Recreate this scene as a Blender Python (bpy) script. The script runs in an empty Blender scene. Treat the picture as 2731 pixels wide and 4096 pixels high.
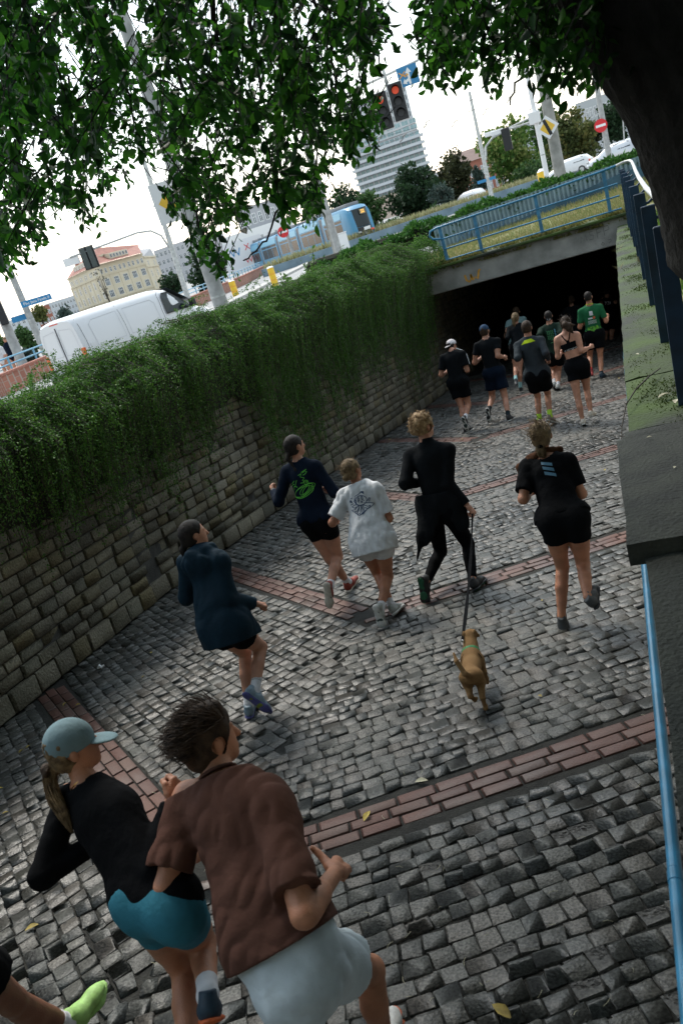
import bpy, bmesh, math, random
import numpy as np
from mathutils import Vector, Matrix, Quaternion
from mathutils.bvhtree import BVHTree

scene = bpy.context.scene
C = scene.collection
R = math.radians
rng = np.random.default_rng(7)
random.seed(7)

# ------------------------------------------------------------------ camera
cam = bpy.data.cameras.new('camera')
cam.sensor_fit = 'VERTICAL'
cam.sensor_height = 36.0
cam.lens = 28.0
cam.clip_start = 0.05
cam.clip_end = 3000
cam_o = bpy.data.objects.new('camera', cam)
C.objects.link(cam_o)
def camera_axes(pitch, roll, yaw):
    p, r, y = R(pitch), R(roll), R(yaw)
    F = np.array([0, math.cos(p), -math.sin(p)]); Rt = np.array([1., 0, 0]); U = np.cross(Rt, F)
    R2 = math.cos(r) * Rt - math.sin(r) * U
    U2 = math.sin(r) * Rt + math.cos(r) * U
    Rz = np.array([[math.cos(y), -math.sin(y), 0], [math.sin(y), math.cos(y), 0], [0, 0, 1]])
    return Rz @ R2, Rz @ U2, Rz @ F
CR, CU, CF = camera_axes(18.5, 17.75, 22.64)
CAM = np.array([0, 0, 1.75])
cam_o.matrix_world = Matrix(((CR[0], CU[0], -CF[0], CAM[0]), (CR[1], CU[1], -CF[1], CAM[1]),
                             (CR[2], CU[2], -CF[2], CAM[2]), (0, 0, 0, 1)))
scene.camera = cam_o
cam.dof.use_dof = True
cam.dof.focus_distance = 7.0
cam.dof.aperture_fstop = 4.0

# ------------------------------------------------------------------ world, sun, exposure
world = bpy.data.worlds.new('World')
scene.world = world
world.use_nodes = True
wn = world.node_tree
for n in list(wn.nodes): wn.nodes.remove(n)
sky_n = wn.nodes.new('ShaderNodeTexSky')
sky_n.sky_type = 'NISHITA'
sky_n.sun_disc = False
sky_n.sun_elevation = R(52)
sky_n.sun_rotation = R(-35)
sky_n.altitude = 0
sky_n.air_density = 1.6
sky_n.dust_density = 1.0
sky_n.ozone_density = 1.0
hs = wn.nodes.new('ShaderNodeHueSaturation')
hs.inputs['Saturation'].default_value = 0.52
hs.inputs['Hue'].default_value = 0.482
bg = wn.nodes.new('ShaderNodeBackground')
bg.inputs['Strength'].default_value = 0.14
wo = wn.nodes.new('ShaderNodeOutputWorld')
wn.links.new(sky_n.outputs[0], hs.inputs['Color'])
wn.links.new(hs.outputs[0], bg.inputs['Color'])
wn.links.new(bg.outputs[0], wo.inputs['Surface'])

sun = bpy.data.lights.new('sun', 'SUN')
sun.energy = 1.5
sun.angle = R(16)
sun.color = (1.0, 0.94, 0.84)
sun_o = bpy.data.objects.new('sun', sun)
C.objects.link(sun_o)
_az, _el = R(-35), R(52)       # from the front left, high
_d = Vector((math.sin(_az) * math.cos(_el), math.cos(_az) * math.cos(_el), math.sin(_el)))
sun_o.rotation_euler = _d.to_track_quat('Z', 'Y').to_euler()

vs = scene.view_settings
vs.view_transform = 'Standard'
vs.look = 'None'
vs.gamma = 1.0
vs.use_curve_mapping = False
vs.exposure = 1.12
scene.cycles.max_bounces = 5
scene.cycles.diffuse_bounces = 3
scene.cycles.glossy_bounces = 3
scene.cycles.transmission_bounces = 4
scene.cycles.use_denoising = True

# ------------------------------------------------------------------ helpers
def tag(o, label=None, cat=None, group=None, kind=None):
    if label: o['label'] = label
    if cat: o['category'] = cat
    if group: o['group'] = group
    if kind: o['kind'] = kind
    return o

def empty(name, loc=(0, 0, 0), rz=0.0, label=None, cat=None, group=None, parent=None):
    o = bpy.data.objects.new(name, None)
    o.empty_display_size = 0.1
    o.location = loc
    o.rotation_euler = (0, 0, rz)
    C.objects.link(o)
    if parent: o.parent = parent
    return tag(o, label, cat, group)

def link(name, mesh, mat=None, parent=None, smooth=False):
    if mat is not None:
        mesh.materials.clear()
        for m in (mat if isinstance(mat, (list, tuple)) else [mat]): mesh.materials.append(m)
    if smooth and len(mesh.polygons): mesh.polygons.foreach_set('use_smooth', np.ones(len(mesh.polygons), bool))
    o = bpy.data.objects.new(name, mesh)
    C.objects.link(o)
    if parent is not None: o.parent = parent
    return o

def mesh_np(name, V, F):
    """V (n,3), F (m,3) or (m,4) or list of arrays"""
    me = bpy.data.meshes.new(name)
    V = np.asarray(V, np.float32)
    Fs = F if isinstance(F, list) else [F]
    Fs = [np.asarray(f, np.int32) for f in Fs if len(f)]
    me.vertices.add(len(V)); me.vertices.foreach_set('co', V.ravel())
    nl = sum(f.size for f in Fs); nf = sum(len(f) for f in Fs)
    me.loops.add(nl); me.polygons.add(nf)
    me.loops.foreach_set('vertex_index', np.concatenate([f.ravel() for f in Fs]))
    st = []; base = 0
    for f in Fs:
        st.append(base + np.arange(len(f)) * f.shape[1]); base += f.size
    me.polygons.foreach_set('loop_start', np.concatenate(st).astype(np.int32))
    me.update(calc_edges=True)
    me.validate()
    return me

class MB:
    """collects simple solids into one mesh"""
    def __init__(s): s.v = []; s.f = []; s.m = []
    def add(s, V, F, mi=0):
        b = len(s.v); s.v += [tuple(map(float, p)) for p in V]
        s.f += [tuple(b + i for i in f) for f in F]; s.m += [mi] * len(F)
        return s
    def box(s, c, d, rz=0.0, mi=0, M=None, bevel=0):
        x, y, z = d[0] / 2, d[1] / 2, d[2] / 2
        if bevel:
            b = bevel
            P = []
            for sz in (-1, 1):
                for zz, k in ((z, 1), ):
                    pass
            ring = lambda X, Y: [(-X, -Y), (X, -Y), (X, Y), (-X, Y)]
            P = [(p[0], p[1], -z) for p in ring(x - b, y - b)] + [(p[0], p[1], -z + b) for p in ring(x, y)] + \
                [(p[0], p[1], z - b) for p in ring(x, y)] + [(p[0], p[1], z) for p in ring(x - b, y - b)]
            F = [(3, 2, 1, 0), (12, 13, 14, 15)]
            for r in range(3):
                for i in range(4):
                    j = (i + 1) % 4
                    F.append((r * 4 + i, r * 4 + j, r * 4 + 4 + j, r * 4 + 4 + i))
        else:
            P = [(-x, -y, -z), (x, -y, -z), (x, y, -z), (-x, y, -z), (-x, -y, z), (x, -y, z), (x, y, z), (-x, y, z)]
            F = [(3, 2, 1, 0), (4, 5, 6, 7), (0, 1, 5, 4), (1, 2, 6, 5), (2, 3, 7, 6), (3, 0, 4, 7)]
        if M is not None:
            P = [tuple(M @ Vector(p)) for p in P]
        else:
            cz, sz = math.cos(rz), math.sin(rz)
            P = [(c[0] + p[0] * cz - p[1] * sz, c[1] + p[0] * sz + p[1] * cz, c[2] + p[2]) for p in P]
        return s.add(P, F, mi)
    def tube(s, pts, rad, n=8, mi=0, cap=True, flat=1.0):
        P = [Vector(p) for p in pts]; L = len(P)
        rads = rad if isinstance(rad, (list, tuple)) else [rad] * L
        T = []
        for i in range(L):
            a = P[max(i - 1, 0)]; b = P[min(i + 1, L - 1)]
            t = (b - a); T.append(t.normalized() if t.length > 1e-9 else Vector((0, 0, 1)))
        up = Vector((0, 0, 1)) if abs(T[0].z) < 0.9 else Vector((1, 0, 0))
        X = T[0].cross(up).normalized()
        V = []
        for i in range(L):
            X = (X - T[i] * X.dot(T[i])).normalized(); Y = T[i].cross(X)
            for k in range(n):
                a = 2 * math.pi * k / n
                V.append(P[i] + (X * math.cos(a) + Y * math.sin(a) * flat) * rads[i])
        F = []
        for i in range(L - 1):
            for k in range(n):
                k2 = (k + 1) % n
                F.append((i * n + k, i * n + k2, (i + 1) * n + k2, (i + 1) * n + k))
        if cap:
            F.append(tuple(range(n - 1, -1, -1))); F.append(tuple((L - 1) * n + k for k in range(n)))
        return s.add(V, F, mi)
    def prism(s, poly, h0, h1, M=None, mi=0):
        n = len(poly)
        P = [(p[0], p[1], h0) for p in poly] + [(p[0], p[1], h1) for p in poly]
        F = [tuple(range(n - 1, -1, -1)), tuple(range(n, 2 * n))] + [(i, (i + 1) % n, n + (i + 1) % n, n + i) for i in range(n)]
        if M is not None: P = [tuple(M @ Vector(p)) for p in P]
        return s.add(P, F, mi)
    def sphere(s, c, r, n=10, m=6, mi=0, sc=(1, 1, 1)):
        V = [(c[0], c[1], c[2] + r * sc[2])]
        for j in range(1, m):
            t = math.pi * j / m
            for i in range(n):
                a = 2 * math.pi * i / n
                V.append((c[0] + r * sc[0] * math.sin(t) * math.cos(a), c[1] + r * sc[1] * math.sin(t) * math.sin(a), c[2] + r * sc[2] * math.cos(t)))
        V.append((c[0], c[1], c[2] - r * sc[2])); F = []
        for i in range(n): F.append((0, 1 + i, 1 + (i + 1) % n))
        for j in range(m - 2):
            for i in range(n):
                a = 1 + j * n; F.append((a + i, a + n + i, a + n + (i + 1) % n, a + (i + 1) % n))
        b = 1 + (m - 2) * n
        for i in range(n): F.append((b + i, len(V) - 1, b + (i + 1) % n))
        return s.add(V, F, mi)
    def mesh(s, name):
        me = bpy.data.meshes.new(name); me.from_pydata(s.v, [], s.f); me.update()
        if any(s.m): me.polygons.foreach_set('material_index', np.array(s.m, np.int32))
        return me
    def build(s, name, mat, parent=None, smooth=False):
        return link(name, s.mesh(name), mat, parent, smooth)

def auto_smooth(o, ang=40):
    me = o.data
    me.polygons.foreach_set('use_smooth', np.ones(len(me.polygons), bool))
    bm = bmesh.new(); bm.from_mesh(me)
    for e in bm.edges:
        if len(e.link_faces) == 2 and e.calc_face_angle(0) > R(ang): e.smooth = False
    bm.to_mesh(me); bm.free()
    return o

# ------------------------------------------------------------------ materials
def mat(name, col, rough=0.7, var=0.0, scale=8.0, bump=0.0, bscale=60.0, metal=0.0, spec=0.5, col2=None, detail=4.0,
        obj_var=0.0, emit=0.0, alpha=1.0, rvar=0.0, sss=0.0, hue=0.0):
    m = bpy.data.materials.new(name); m.use_nodes = True
    nt = m.node_tree; b = nt.nodes['Principled BSDF']
    b.inputs['Roughness'].default_value = rough; b.inputs['Metallic'].default_value = metal
    b.inputs['Specular IOR Level'].default_value = spec
    c = (*col, 1)
    L = nt.links
    tc = nt.nodes.new('ShaderNodeTexCoord')
    if var > 0 or col2 is not None:
        nz = nt.nodes.new('ShaderNodeTexNoise'); nz.inputs['Scale'].default_value = scale; nz.inputs['Detail'].default_value = detail
        L.new(tc.outputs['Object'], nz.inputs['Vector'])
        mx = nt.nodes.new('ShaderNodeMix'); mx.data_type = 'RGBA'
        a = col if col2 is not None else tuple(x * (1 - var) for x in col)
        bb = col2 if col2 is not None else tuple(min(1, x * (1 + var)) for x in col)
        mx.inputs['A'].default_value = (*a, 1); mx.inputs['B'].default_value = (*bb, 1)
        rp = nt.nodes.new('ShaderNodeValToRGB'); rp.color_ramp.elements[0].position = 0.35; rp.color_ramp.elements[1].position = 0.65
        L.new(nz.outputs['Fac'], rp.inputs['Fac']); L.new(rp.outputs['Color'], mx.inputs['Factor'])
        out = mx.outputs['Result']
        if rvar:
            mr = nt.nodes.new('ShaderNodeMapRange'); mr.inputs['To Min'].default_value = rough - rvar; mr.inputs['To Max'].default_value = rough + rvar
            L.new(nz.outputs['Fac'], mr.inputs['Value']); L.new(mr.outputs[0], b.inputs['Roughness'])
    else:
        rgb = nt.nodes.new('ShaderNodeRGB'); rgb.outputs[0].default_value = c; out = rgb.outputs[0]
    if obj_var:
        oi = nt.nodes.new('ShaderNodeObjectInfo'); h = nt.nodes.new('ShaderNodeHueSaturation')
        mr = nt.nodes.new('ShaderNodeMapRange'); mr.inputs['To Min'].default_value = 1 - obj_var; mr.inputs['To Max'].default_value = 1 + obj_var
        L.new(oi.outputs['Random'], mr.inputs['Value']); L.new(mr.outputs[0], h.inputs['Value']); L.new(out, h.inputs['Color'])
        out = h.outputs[0]
    L.new(out, b.inputs['Base Color'])
    if bump:
        nb = nt.nodes.new('ShaderNodeTexNoise'); nb.inputs['Scale'].default_value = bscale; nb.inputs['Detail'].default_value = 5
        L.new(tc.outputs['Object'], nb.inputs['Vector'])
        bp = nt.nodes.new('ShaderNodeBump'); bp.inputs['Strength'].default_value = bump; bp.inputs['Distance'].default_value = 0.02
        L.new(nb.outputs['Fac'], bp.inputs['Height']); L.new(bp.outputs[0], b.inputs['Normal'])
    if emit:
        L.new(out, b.inputs['Emission Color']); b.inputs['Emission Strength'].default_value = emit
    if sss:
        b.inputs['Subsurface Weight'].default_value = sss; b.inputs['Subsurface Radius'].default_value = (0.01, 0.004, 0.002)
    return m

def mat_attr(name, cols, rough=0.7, bump=0.0, bscale=60.0, spec=0.5, transl=0.0, gran=0.0, gscale=180.0, rvar=0.0):
    """colour picked between several by the per-face attribute 'tone' (0..1); grain on top"""
    m = bpy.data.materials.new(name); m.use_nodes = True
    nt = m.node_tree; b = nt.nodes['Principled BSDF']; L = nt.links
    b.inputs['Roughness'].default_value = rough; b.inputs['Specular IOR Level'].default_value = spec
    at = nt.nodes.new('ShaderNodeAttribute'); at.attribute_name = 'tone'
    rp = nt.nodes.new('ShaderNodeValToRGB'); cr = rp.color_ramp
    while len(cr.elements) < len(cols): cr.elements.new(0.5)
    for i, c in enumerate(cols):
        cr.elements[i].position = i / (len(cols) - 1); cr.elements[i].color = (*c, 1)
    L.new(at.outputs['Fac'], rp.inputs['Fac'])
    out = rp.outputs['Color']
    tc = nt.nodes.new('ShaderNodeTexCoord')
    geo = nt.nodes.new('ShaderNodeNewGeometry')
    if gran:
        nz = nt.nodes.new('ShaderNodeTexNoise'); nz.inputs['Scale'].default_value = gscale; nz.inputs['Detail'].default_value = 3
        L.new(geo.outputs['Position'], nz.inputs['Vector'])
        mr = nt.nodes.new('ShaderNodeMapRange'); mr.inputs['From Min'].default_value = 0.3; mr.inputs['From Max'].default_value = 0.7
        mr.inputs['To Min'].default_value = 1 - gran; mr.inputs['To Max'].default_value = 1 + gran
        h = nt.nodes.new('ShaderNodeHueSaturation'); L.new(nz.outputs['Fac'], mr.inputs['Value']); L.new(mr.outputs[0], h.inputs['Value']); L.new(out, h.inputs['Color'])
        # broad dirt, world scale
        n2 = nt.nodes.new('ShaderNodeTexNoise'); n2.inputs['Scale'].default_value = 1.3; n2.inputs['Detail'].default_value = 4
        L.new(geo.outputs['Position'], n2.inputs['Vector'])
        m2 = nt.nodes.new('ShaderNodeMapRange'); m2.inputs['From Min'].default_value = 0.35; m2.inputs['From Max'].default_value = 0.65
        m2.inputs['To Min'].default_value = 0.62; m2.inputs['To Max'].default_value = 1.15
        h2 = nt.nodes.new('ShaderNodeHueSaturation'); L.new(n2.outputs['Fac'], m2.inputs['Value']); L.new(m2.outputs[0], h2.inputs['Value']); L.new(h.outputs[0], h2.inputs['Color'])
        out = h2.outputs[0]
        if rvar:
            m3 = nt.nodes.new('ShaderNodeMapRange'); m3.inputs['From Min'].default_value = 0.35; m3.inputs['From Max'].default_value = 0.65
            m3.inputs['To Min'].default_value = rough - rvar; m3.inputs['To Max'].default_value = rough + rvar
            L.new(n2.outputs['Fac'], m3.inputs['Value']); L.new(m3.outputs[0], b.inputs['Roughness'])
    L.new(out, b.inputs['Base Color'])
    if bump:
        nb = nt.nodes.new('ShaderNodeTexNoise'); nb.inputs['Scale'].default_value = bscale; nb.inputs['Detail'].default_value = 4
        L.new(geo.outputs['Position'], nb.inputs['Vector'])
        bp = nt.nodes.new('ShaderNodeBump'); bp.inputs['Strength'].default_value = bump; bp.inputs['Distance'].default_value = 0.02
        L.new(nb.outputs['Fac'], bp.inputs['Height']); L.new(bp.outputs[0], b.inputs['Normal'])
    if transl:
        tr = nt.nodes.new('ShaderNodeBsdfTranslucent'); L.new(out, tr.inputs['Color'])
        ms = nt.nodes.new('ShaderNodeMixShader'); ms.inputs[0].default_value = transl
        o = nt.nodes['Material Output']; L.new(b.outputs[0], ms.inputs[1]); L.new(tr.outputs[0], ms.inputs[2]); L.new(ms.outputs[0], o.inputs['Surface'])
    return m

def set_tone(me, t):
    a = me.attributes.new('tone', 'FLOAT', 'FACE'); a.data.foreach_set('value', np.asarray(t, np.float32))

M = {}
M['concrete'] = mat('concrete', (0.36, 0.35, 0.32), 0.85, col2=(0.20, 0.20, 0.18), scale=2.2, bump=0.4, bscale=40, detail=8)
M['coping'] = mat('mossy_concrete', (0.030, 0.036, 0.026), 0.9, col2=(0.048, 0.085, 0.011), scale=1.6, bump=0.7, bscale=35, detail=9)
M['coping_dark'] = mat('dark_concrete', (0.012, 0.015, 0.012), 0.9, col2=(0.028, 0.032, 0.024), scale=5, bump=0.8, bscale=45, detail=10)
M['blue_paint'] = mat('blue_paint', (0.055, 0.20, 0.33), 0.42, var=0.25, scale=5, bump=0.06, bscale=40)
M['dark_blue_paint'] = mat('dark_blue_paint', (0.008, 0.034, 0.075), 0.5, var=0.3, scale=6)
M['rail_blue'] = mat('handrail_blue', (0.035, 0.19, 0.33), 0.3, var=0.2, scale=7)
M['galv'] = mat('galvanised_steel', (0.48, 0.49, 0.48), 0.5, var=0.2, scale=9, metal=0.3)
M['grey_pole'] = mat('grey_pole', (0.36, 0.36, 0.35), 0.75, var=0.18, scale=5, bump=0.1)
M['black'] = mat('black_plastic', (0.015, 0.015, 0.017), 0.5)
M['black_metal'] = mat('black_metal', (0.03, 0.03, 0.035), 0.4)
M['white'] = mat('white_paint', (0.78, 0.78, 0.78), 0.45)
M['sign_white'] = mat('sign_white', (0.8, 0.8, 0.8), 0.35)
M['sign_red'] = mat('sign_red', (0.62, 0.02, 0.03), 0.35)
M['sign_yellow'] = mat('sign_yellow', (0.80, 0.50, 0.06), 0.35)
M['sign_orange'] = mat('sign_orange', (0.80, 0.36, 0.03), 0.35)
M['sign_blue'] = mat('sign_blue', (0.02, 0.20, 0.42), 0.35)
M['yellow_post'] = mat('yellow_post', (0.80, 0.50, 0.03), 0.45, var=0.12, scale=4)
M['joint'] = mat('joint_sand', (0.018, 0.018, 0.015), 0.95, var=0.4, scale=14, bump=0.5, bscale=90)
M['tarmac'] = mat('asphalt', (0.27, 0.27, 0.27), 0.8, var=0.12, scale=1.2, bump=0.2, bscale=120)
M['kerb'] = mat('kerb_stone', (0.38, 0.37, 0.35), 0.8, var=0.15, scale=3)
M['dirt'] = mat('bare_soil', (0.10, 0.085, 0.06), 0.95, var=0.4, scale=4, bump=0.5)
M['stone_core'] = mat('wall_mortar', (0.045, 0.043, 0.038), 0.95, var=0.4, scale=6, bump=0.5)
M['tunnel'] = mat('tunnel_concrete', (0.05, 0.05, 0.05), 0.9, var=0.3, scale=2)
M['glass'] = mat('dark_glass', (0.012, 0.018, 0.02), 0.12, spec=0.35)
M['lens_red'] = mat('red_lens', (0.7, 0.06, 0.02), 0.3)
M['lens_lit'] = mat('lit_red_signal', (0.75, 0.07, 0.02), 0.4, emit=0.12)
M['brick_red'] = mat('red_brick', (0.33, 0.13, 0.09), 0.85, var=0.25, scale=14, bump=0.3)
# ================================================================== setting: ramp, walls, tunnel, street
def ramp_z(y): return -1.1 - 0.09 * y
WY = np.array([-14, 8, 11, 14, 17, 20, 24, 46.0]); WX = np.array([-6.02, -6.02, -5.82, -5.48, -5.15, -4.85, -4.56, -4.4])
def wall_x(y): return np.interp(y, WY, WX)
RY = np.array([-14, 4, 9.4, 13, 16.8, 20, 24, 46.0]); RX = np.array([0.0, 0.0, 0.05, 0.10, 0.16, 0.24, 0.38, 0.5])
def rwall_x(y): return np.interp(y, RY, RX)

def proj_px(P):
    """pixel position in a 682 x 1024 frame and depth, to rank pieces by how large they show"""
    q = np.asarray(P, float) - CAM
    z = q @ CF
    f = 28 / 36 * 1024
    return 341 + f * (q @ CR) / np.maximum(z, 1e-3), 512 - f * (q @ CU) / np.maximum(z, 1e-3), z
def show_size(P, area):
    x, y, z = proj_px(P)
    inside = (z > 0.3) & (x > -8) & (x < 690) & (y > -8) & (y < 1032)
    return np.where(inside, area / np.maximum(z, 0.3) ** 2, 0)

def strip(name, ys, xa, xb, za, zb, m, **kw):
    V = []; F = []
    for i, y in enumerate(ys):
        V += [(xa(y), y, za(y)), (xb(y), y, zb(y))]
        if i: F.append((2 * i - 2, 2 * i - 1, 2 * i + 1, 2 * i))
    o = link(name, mesh_np(name, V, np.array(F)), m); o['kind'] = 'structure'
    return o

ys = np.linspace(-14, 46, 61)
ramp = strip('ramp_pavement', ys, lambda y: wall_x(y) - 0.3, lambda y: rwall_x(y) + 0.3, lambda y: ramp_z(y) - 0.011, lambda y: ramp_z(y) - 0.011, M['joint'])

# ---- chevron brick bands and granite setts
XA = -2.75
APEX = [-4.3, -0.65, 2.97, 6.41, 10.15, 13.8, 17.4, 21.0, 24.6, 28.2]
SR, SL = 0.5, -0.8
BAND = 0.142
def band_dist(x, y):
    d = np.full(np.shape(x), 9.0)
    for ya in APEX:
        s = np.where(x >= XA, SR, SL)
        dd = np.abs((y - ya) - s * (x - XA)) / np.sqrt(1 + s * s)
        d = np.minimum(d, dd)
    return d

def slab_variant(nm, seed, edge_z, jit, rough, skirt, tone, asp=1.0, cut=0.06):
    r = np.random.default_rng(seed)
    g = np.array([-0.5, -0.445, 0.445, 0.5])
    V = np.zeros((4, 4, 3))
    for i in range(4):
        for j in range(4):
            x, y = g[i], g[j]
            border = i in (0, 3) or j in (0, 3)
            if i in (0, 3) and j in (0, 3): x *= 1 - cut; y *= 1 - cut
            V[i, j] = (x + r.normal(0, jit), y + r.normal(0, jit), edge_z + r.normal(0, rough * 0.4) if border else r.normal(0, rough))
    idx = np.arange(16).reshape(4, 4)
    F = []
    for i in range(3):
        for j in range(3): F.append((idx[i, j], idx[i + 1, j], idx[i + 1, j + 1], idx[i, j + 1]))
    loop = [idx[i, 0] for i in range(4)] + [idx[3, j] for j in range(1, 4)] + [idx[i, 3] for i in (2, 1, 0)] + [idx[0, j] for j in (2, 1)]
    P = V.reshape(-1, 3)
    low = P[loop].copy(); low[:, 2] = skirt; low[:, :2] *= 1.0
    P = np.vstack([P, low]); n = len(loop)
    for a in range(n):
        b = (a + 1) % n
        F.append((loop[b], loop[a], 16 + a, 16 + b))
    return P, np.array(F)

def place_pieces(pieces, variants, parent, part_name, stuff_name, m, limit=300, vmeshes=None):
    """pieces: list of (origin, 3x3 axes scaled, area). The largest shown become objects, the rest one stuff mesh."""
    O_ = np.array([p[0] for p in pieces]); A_ = np.array([p[1] for p in pieces]); S_ = np.array([p[2] for p in pieces])
    tone = rng.random(len(pieces))
    sz = show_size(O_, S_)
    order = np.argsort(-sz); top = set(order[:limit][sz[order[:limit]] > 0].tolist())
    vm = []
    for i, (P, F) in enumerate(variants):
        me = mesh_np(part_name, P, F); set_tone(me, np.full(len(F), (i + 0.5) / len(variants)))
        me.polygons.foreach_set('use_smooth', np.ones(len(F), bool))
        me.materials.append(m); vm.append(me)
    VV = []; FF = []; TT = []; base = 0
    for i in range(len(pieces)):
        k = int(tone[i] * len(variants)) % len(variants)
        if i in top:
            o = bpy.data.objects.new(part_name, vm[k])
            Mx = Matrix.Identity(4)
            for c in range(3):
                for r in range(3): Mx[r][c] = A_[i][r, c]
                Mx[c][3] = O_[i][c]
            o.matrix_world = Mx; C.objects.link(o); o.parent = parent
        else:
            P, F = variants[k]
            VV.append(P @ A_[i].T + O_[i]); FF.append(F + base); base += len(P); TT.append(np.full(len(F), tone[i]))
    if VV:
        me = mesh_np(stuff_name, np.vstack(VV), np.vstack(FF)); set_tone(me, np.concatenate(TT))
        o = link(stuff_name, me, m, parent, smooth=True); o['kind'] = 'stuff'

M['sett'] = mat_attr('granite_setts', [(0.046, 0.049, 0.045), (0.070, 0.071, 0.063), (0.086, 0.085, 0.075), (0.058, 0.062, 0.058), (0.078, 0.071, 0.061), (0.108, 0.105, 0.094)], rough=0.46, bump=0.36, bscale=60, gran=0.75, gscale=85, rvar=0.16, spec=0.5)
M['paver'] = mat_attr('clay_pavers', [(0.078, 0.030, 0.022), (0.10, 0.043, 0.031), (0.12, 0.057, 0.042), (0.085, 0.037, 0.027), (0.11, 0.066, 0.052)], rough=0.55, bump=0.25, bscale=90, gran=0.2, gscale=90, rvar=0.15)
sl = math.atan(-0.09)
def ground_frame(ux, uy):
    """axes lying in the ramp plane: along (ux,uy), across, normal"""
    u = np.array([ux, uy, -0.09 * uy]); u /= np.linalg.norm(u)
    n = np.array([0, 0.09, 1.0]); n /= np.linalg.norm(n)
    return u, np.cross(n, u), n

setts = []
for side, ang in ((1, math.atan(SR)), (-1, math.atan(SL))):
    ca, sa = math.cos(ang), math.sin(ang)
    u, v, n = ground_frame(ca, sa)
    vrow = -26.0
    while vrow < 40:
        h = rng.uniform(0.088, 0.118)
        uu = -14.0 + rng.uniform(0, 0.2)
        while uu < 36:
            w = rng.uniform(0.078, 0.148)
            cu, cv = uu + w / 2, vrow + h / 2 + 0.035 * math.sin(0.8 * uu + vrow * 1.3) + rng.normal(0, .005) 
            x = XA + cu * ca - cv * sa; y = 3 + cu * sa + cv * ca
            uu += w
            if not (-8 < y < 31): continue
            if side * (x - XA) < 0: continue
            if x < wall_x(y) + 0.02 or x > rwall_x(y) - 0.01: continue
            if band_dist(np.array(x), np.array(y)) < BAND + (0.038 if side > 0 else 0.034): continue
            tilt = rng.normal(0, 0.008, 2); rot = rng.normal(0, 0.065)
            gap = rng.uniform(-0.003, 0.009)
            uu_ = u * math.cos(rot) + v * math.sin(rot); vv_ = v * math.cos(rot) - u * math.sin(rot)
            a = (uu_ + n * tilt[0]) * (w - gap); b = (vv_ + n * tilt[1]) * (h - gap)
            setts.append((np.array([x, y, ramp_z(y) + rng.normal(0, 0.0026)]), np.array([a, b, n]).T, w * h))
        vrow += h
sv = [slab_variant('sett', 100 + i, -0.0036, 0.042, 0.0026, -0.05, i / 24, cut=0.11) for i in range(24)]
place_pieces(setts, sv, ramp, 'sett', 'far_setts', M['sett'])

bricks = []
for ya in APEX:
    if not (-6 < ya < 27): continue
    for side, s in ((1, SR), (-1, SL)):
        ang = math.atan(s); ca, sa = math.cos(ang) * side, math.sin(ang) * side
        u, v, n = ground_frame(ca, sa)
        for row in (-1, 0, 1):
            t = (0.02 if side > 0 else 0.10) + (0.125 if row == 0 else 0.06 * (row + 1)) + (row * 0.07 * side)
            off = row * 0.094
            t0 = t
            while t < 4.5:
                Lb = 0.242
                x = XA + (t + Lb / 2) * ca - off * sa * 1.0; y = ya + (t + Lb / 2) * sa + off * ca
                t += Lb + 0.004
                if x > rwall_x(y) - 0.06 or x < wall_x(y) + 0.08: continue
                sunk = rng.normal(0, 0.0015)
                bricks.append((np.array([x, y, ramp_z(y) - 0.004 + sunk]), np.array([u * (Lb - 0.007) + n * rng.normal(0, 0.0015), v * (0.094 - 0.006) + n * rng.normal(0, 0.002), n]).T, Lb * 0.1))
bv = [slab_variant('brick', 300 + i, -0.003, 0.006, 0.0015, -0.04, i / 10, cut=0.02) for i in range(10)]
place_pieces(bricks, bv, ramp, 'brick', 'far_bricks', M['paver'])

# ---- left retaining wall of coursed stone
M['wall_stone'] = mat_attr('wall_stone', [(0.095, 0.088, 0.06), (0.145, 0.132, 0.092), (0.18, 0.16, 0.115), (0.12, 0.11, 0.082), (0.165, 0.136, 0.070), (0.22, 0.20, 0.155)], rough=0.85, bump=0.9, bscale=38, gran=0.3, gscale=45)
lw = empty('retaining_wall', (-6.1, 10, 0), 0, 'long stone retaining wall under the trailing greenery on the far side of the ramp', 'wall')
LWO = np.array([-6.1, 10, 0.0])
V = []; F = []
yy = np.linspace(-14, 46, 41)
for i, y in enumerate(yy):
    x = wall_x(y) - 0.035; zt = 0.7 if y < 21.0 else 0.1
    V += [(x, y, ramp_z(y) - 0.4), (x, y, zt), (x - 0.4, y, zt), (x - 0.4, y, ramp_z(y) - 0.4)]
    if i:
        a, b = 4 * i - 4, 4 * i
        F += [(a, b, b + 1, a + 1), (a + 1, b + 1, b + 2, a + 2), (a + 2, b + 2, b + 3, a + 3)]
core = link('mortar_core', mesh_np('mortar_core', np.array(V) - LWO, np.array(F)), M['stone_core'], lw)
stones = []
hcs = [0.235]; 
while sum(hcs) < 3.9: hcs.append(float(rng.choice([0.128, 0.14, 0.15, 0.165])))
v0 = 0.0
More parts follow.
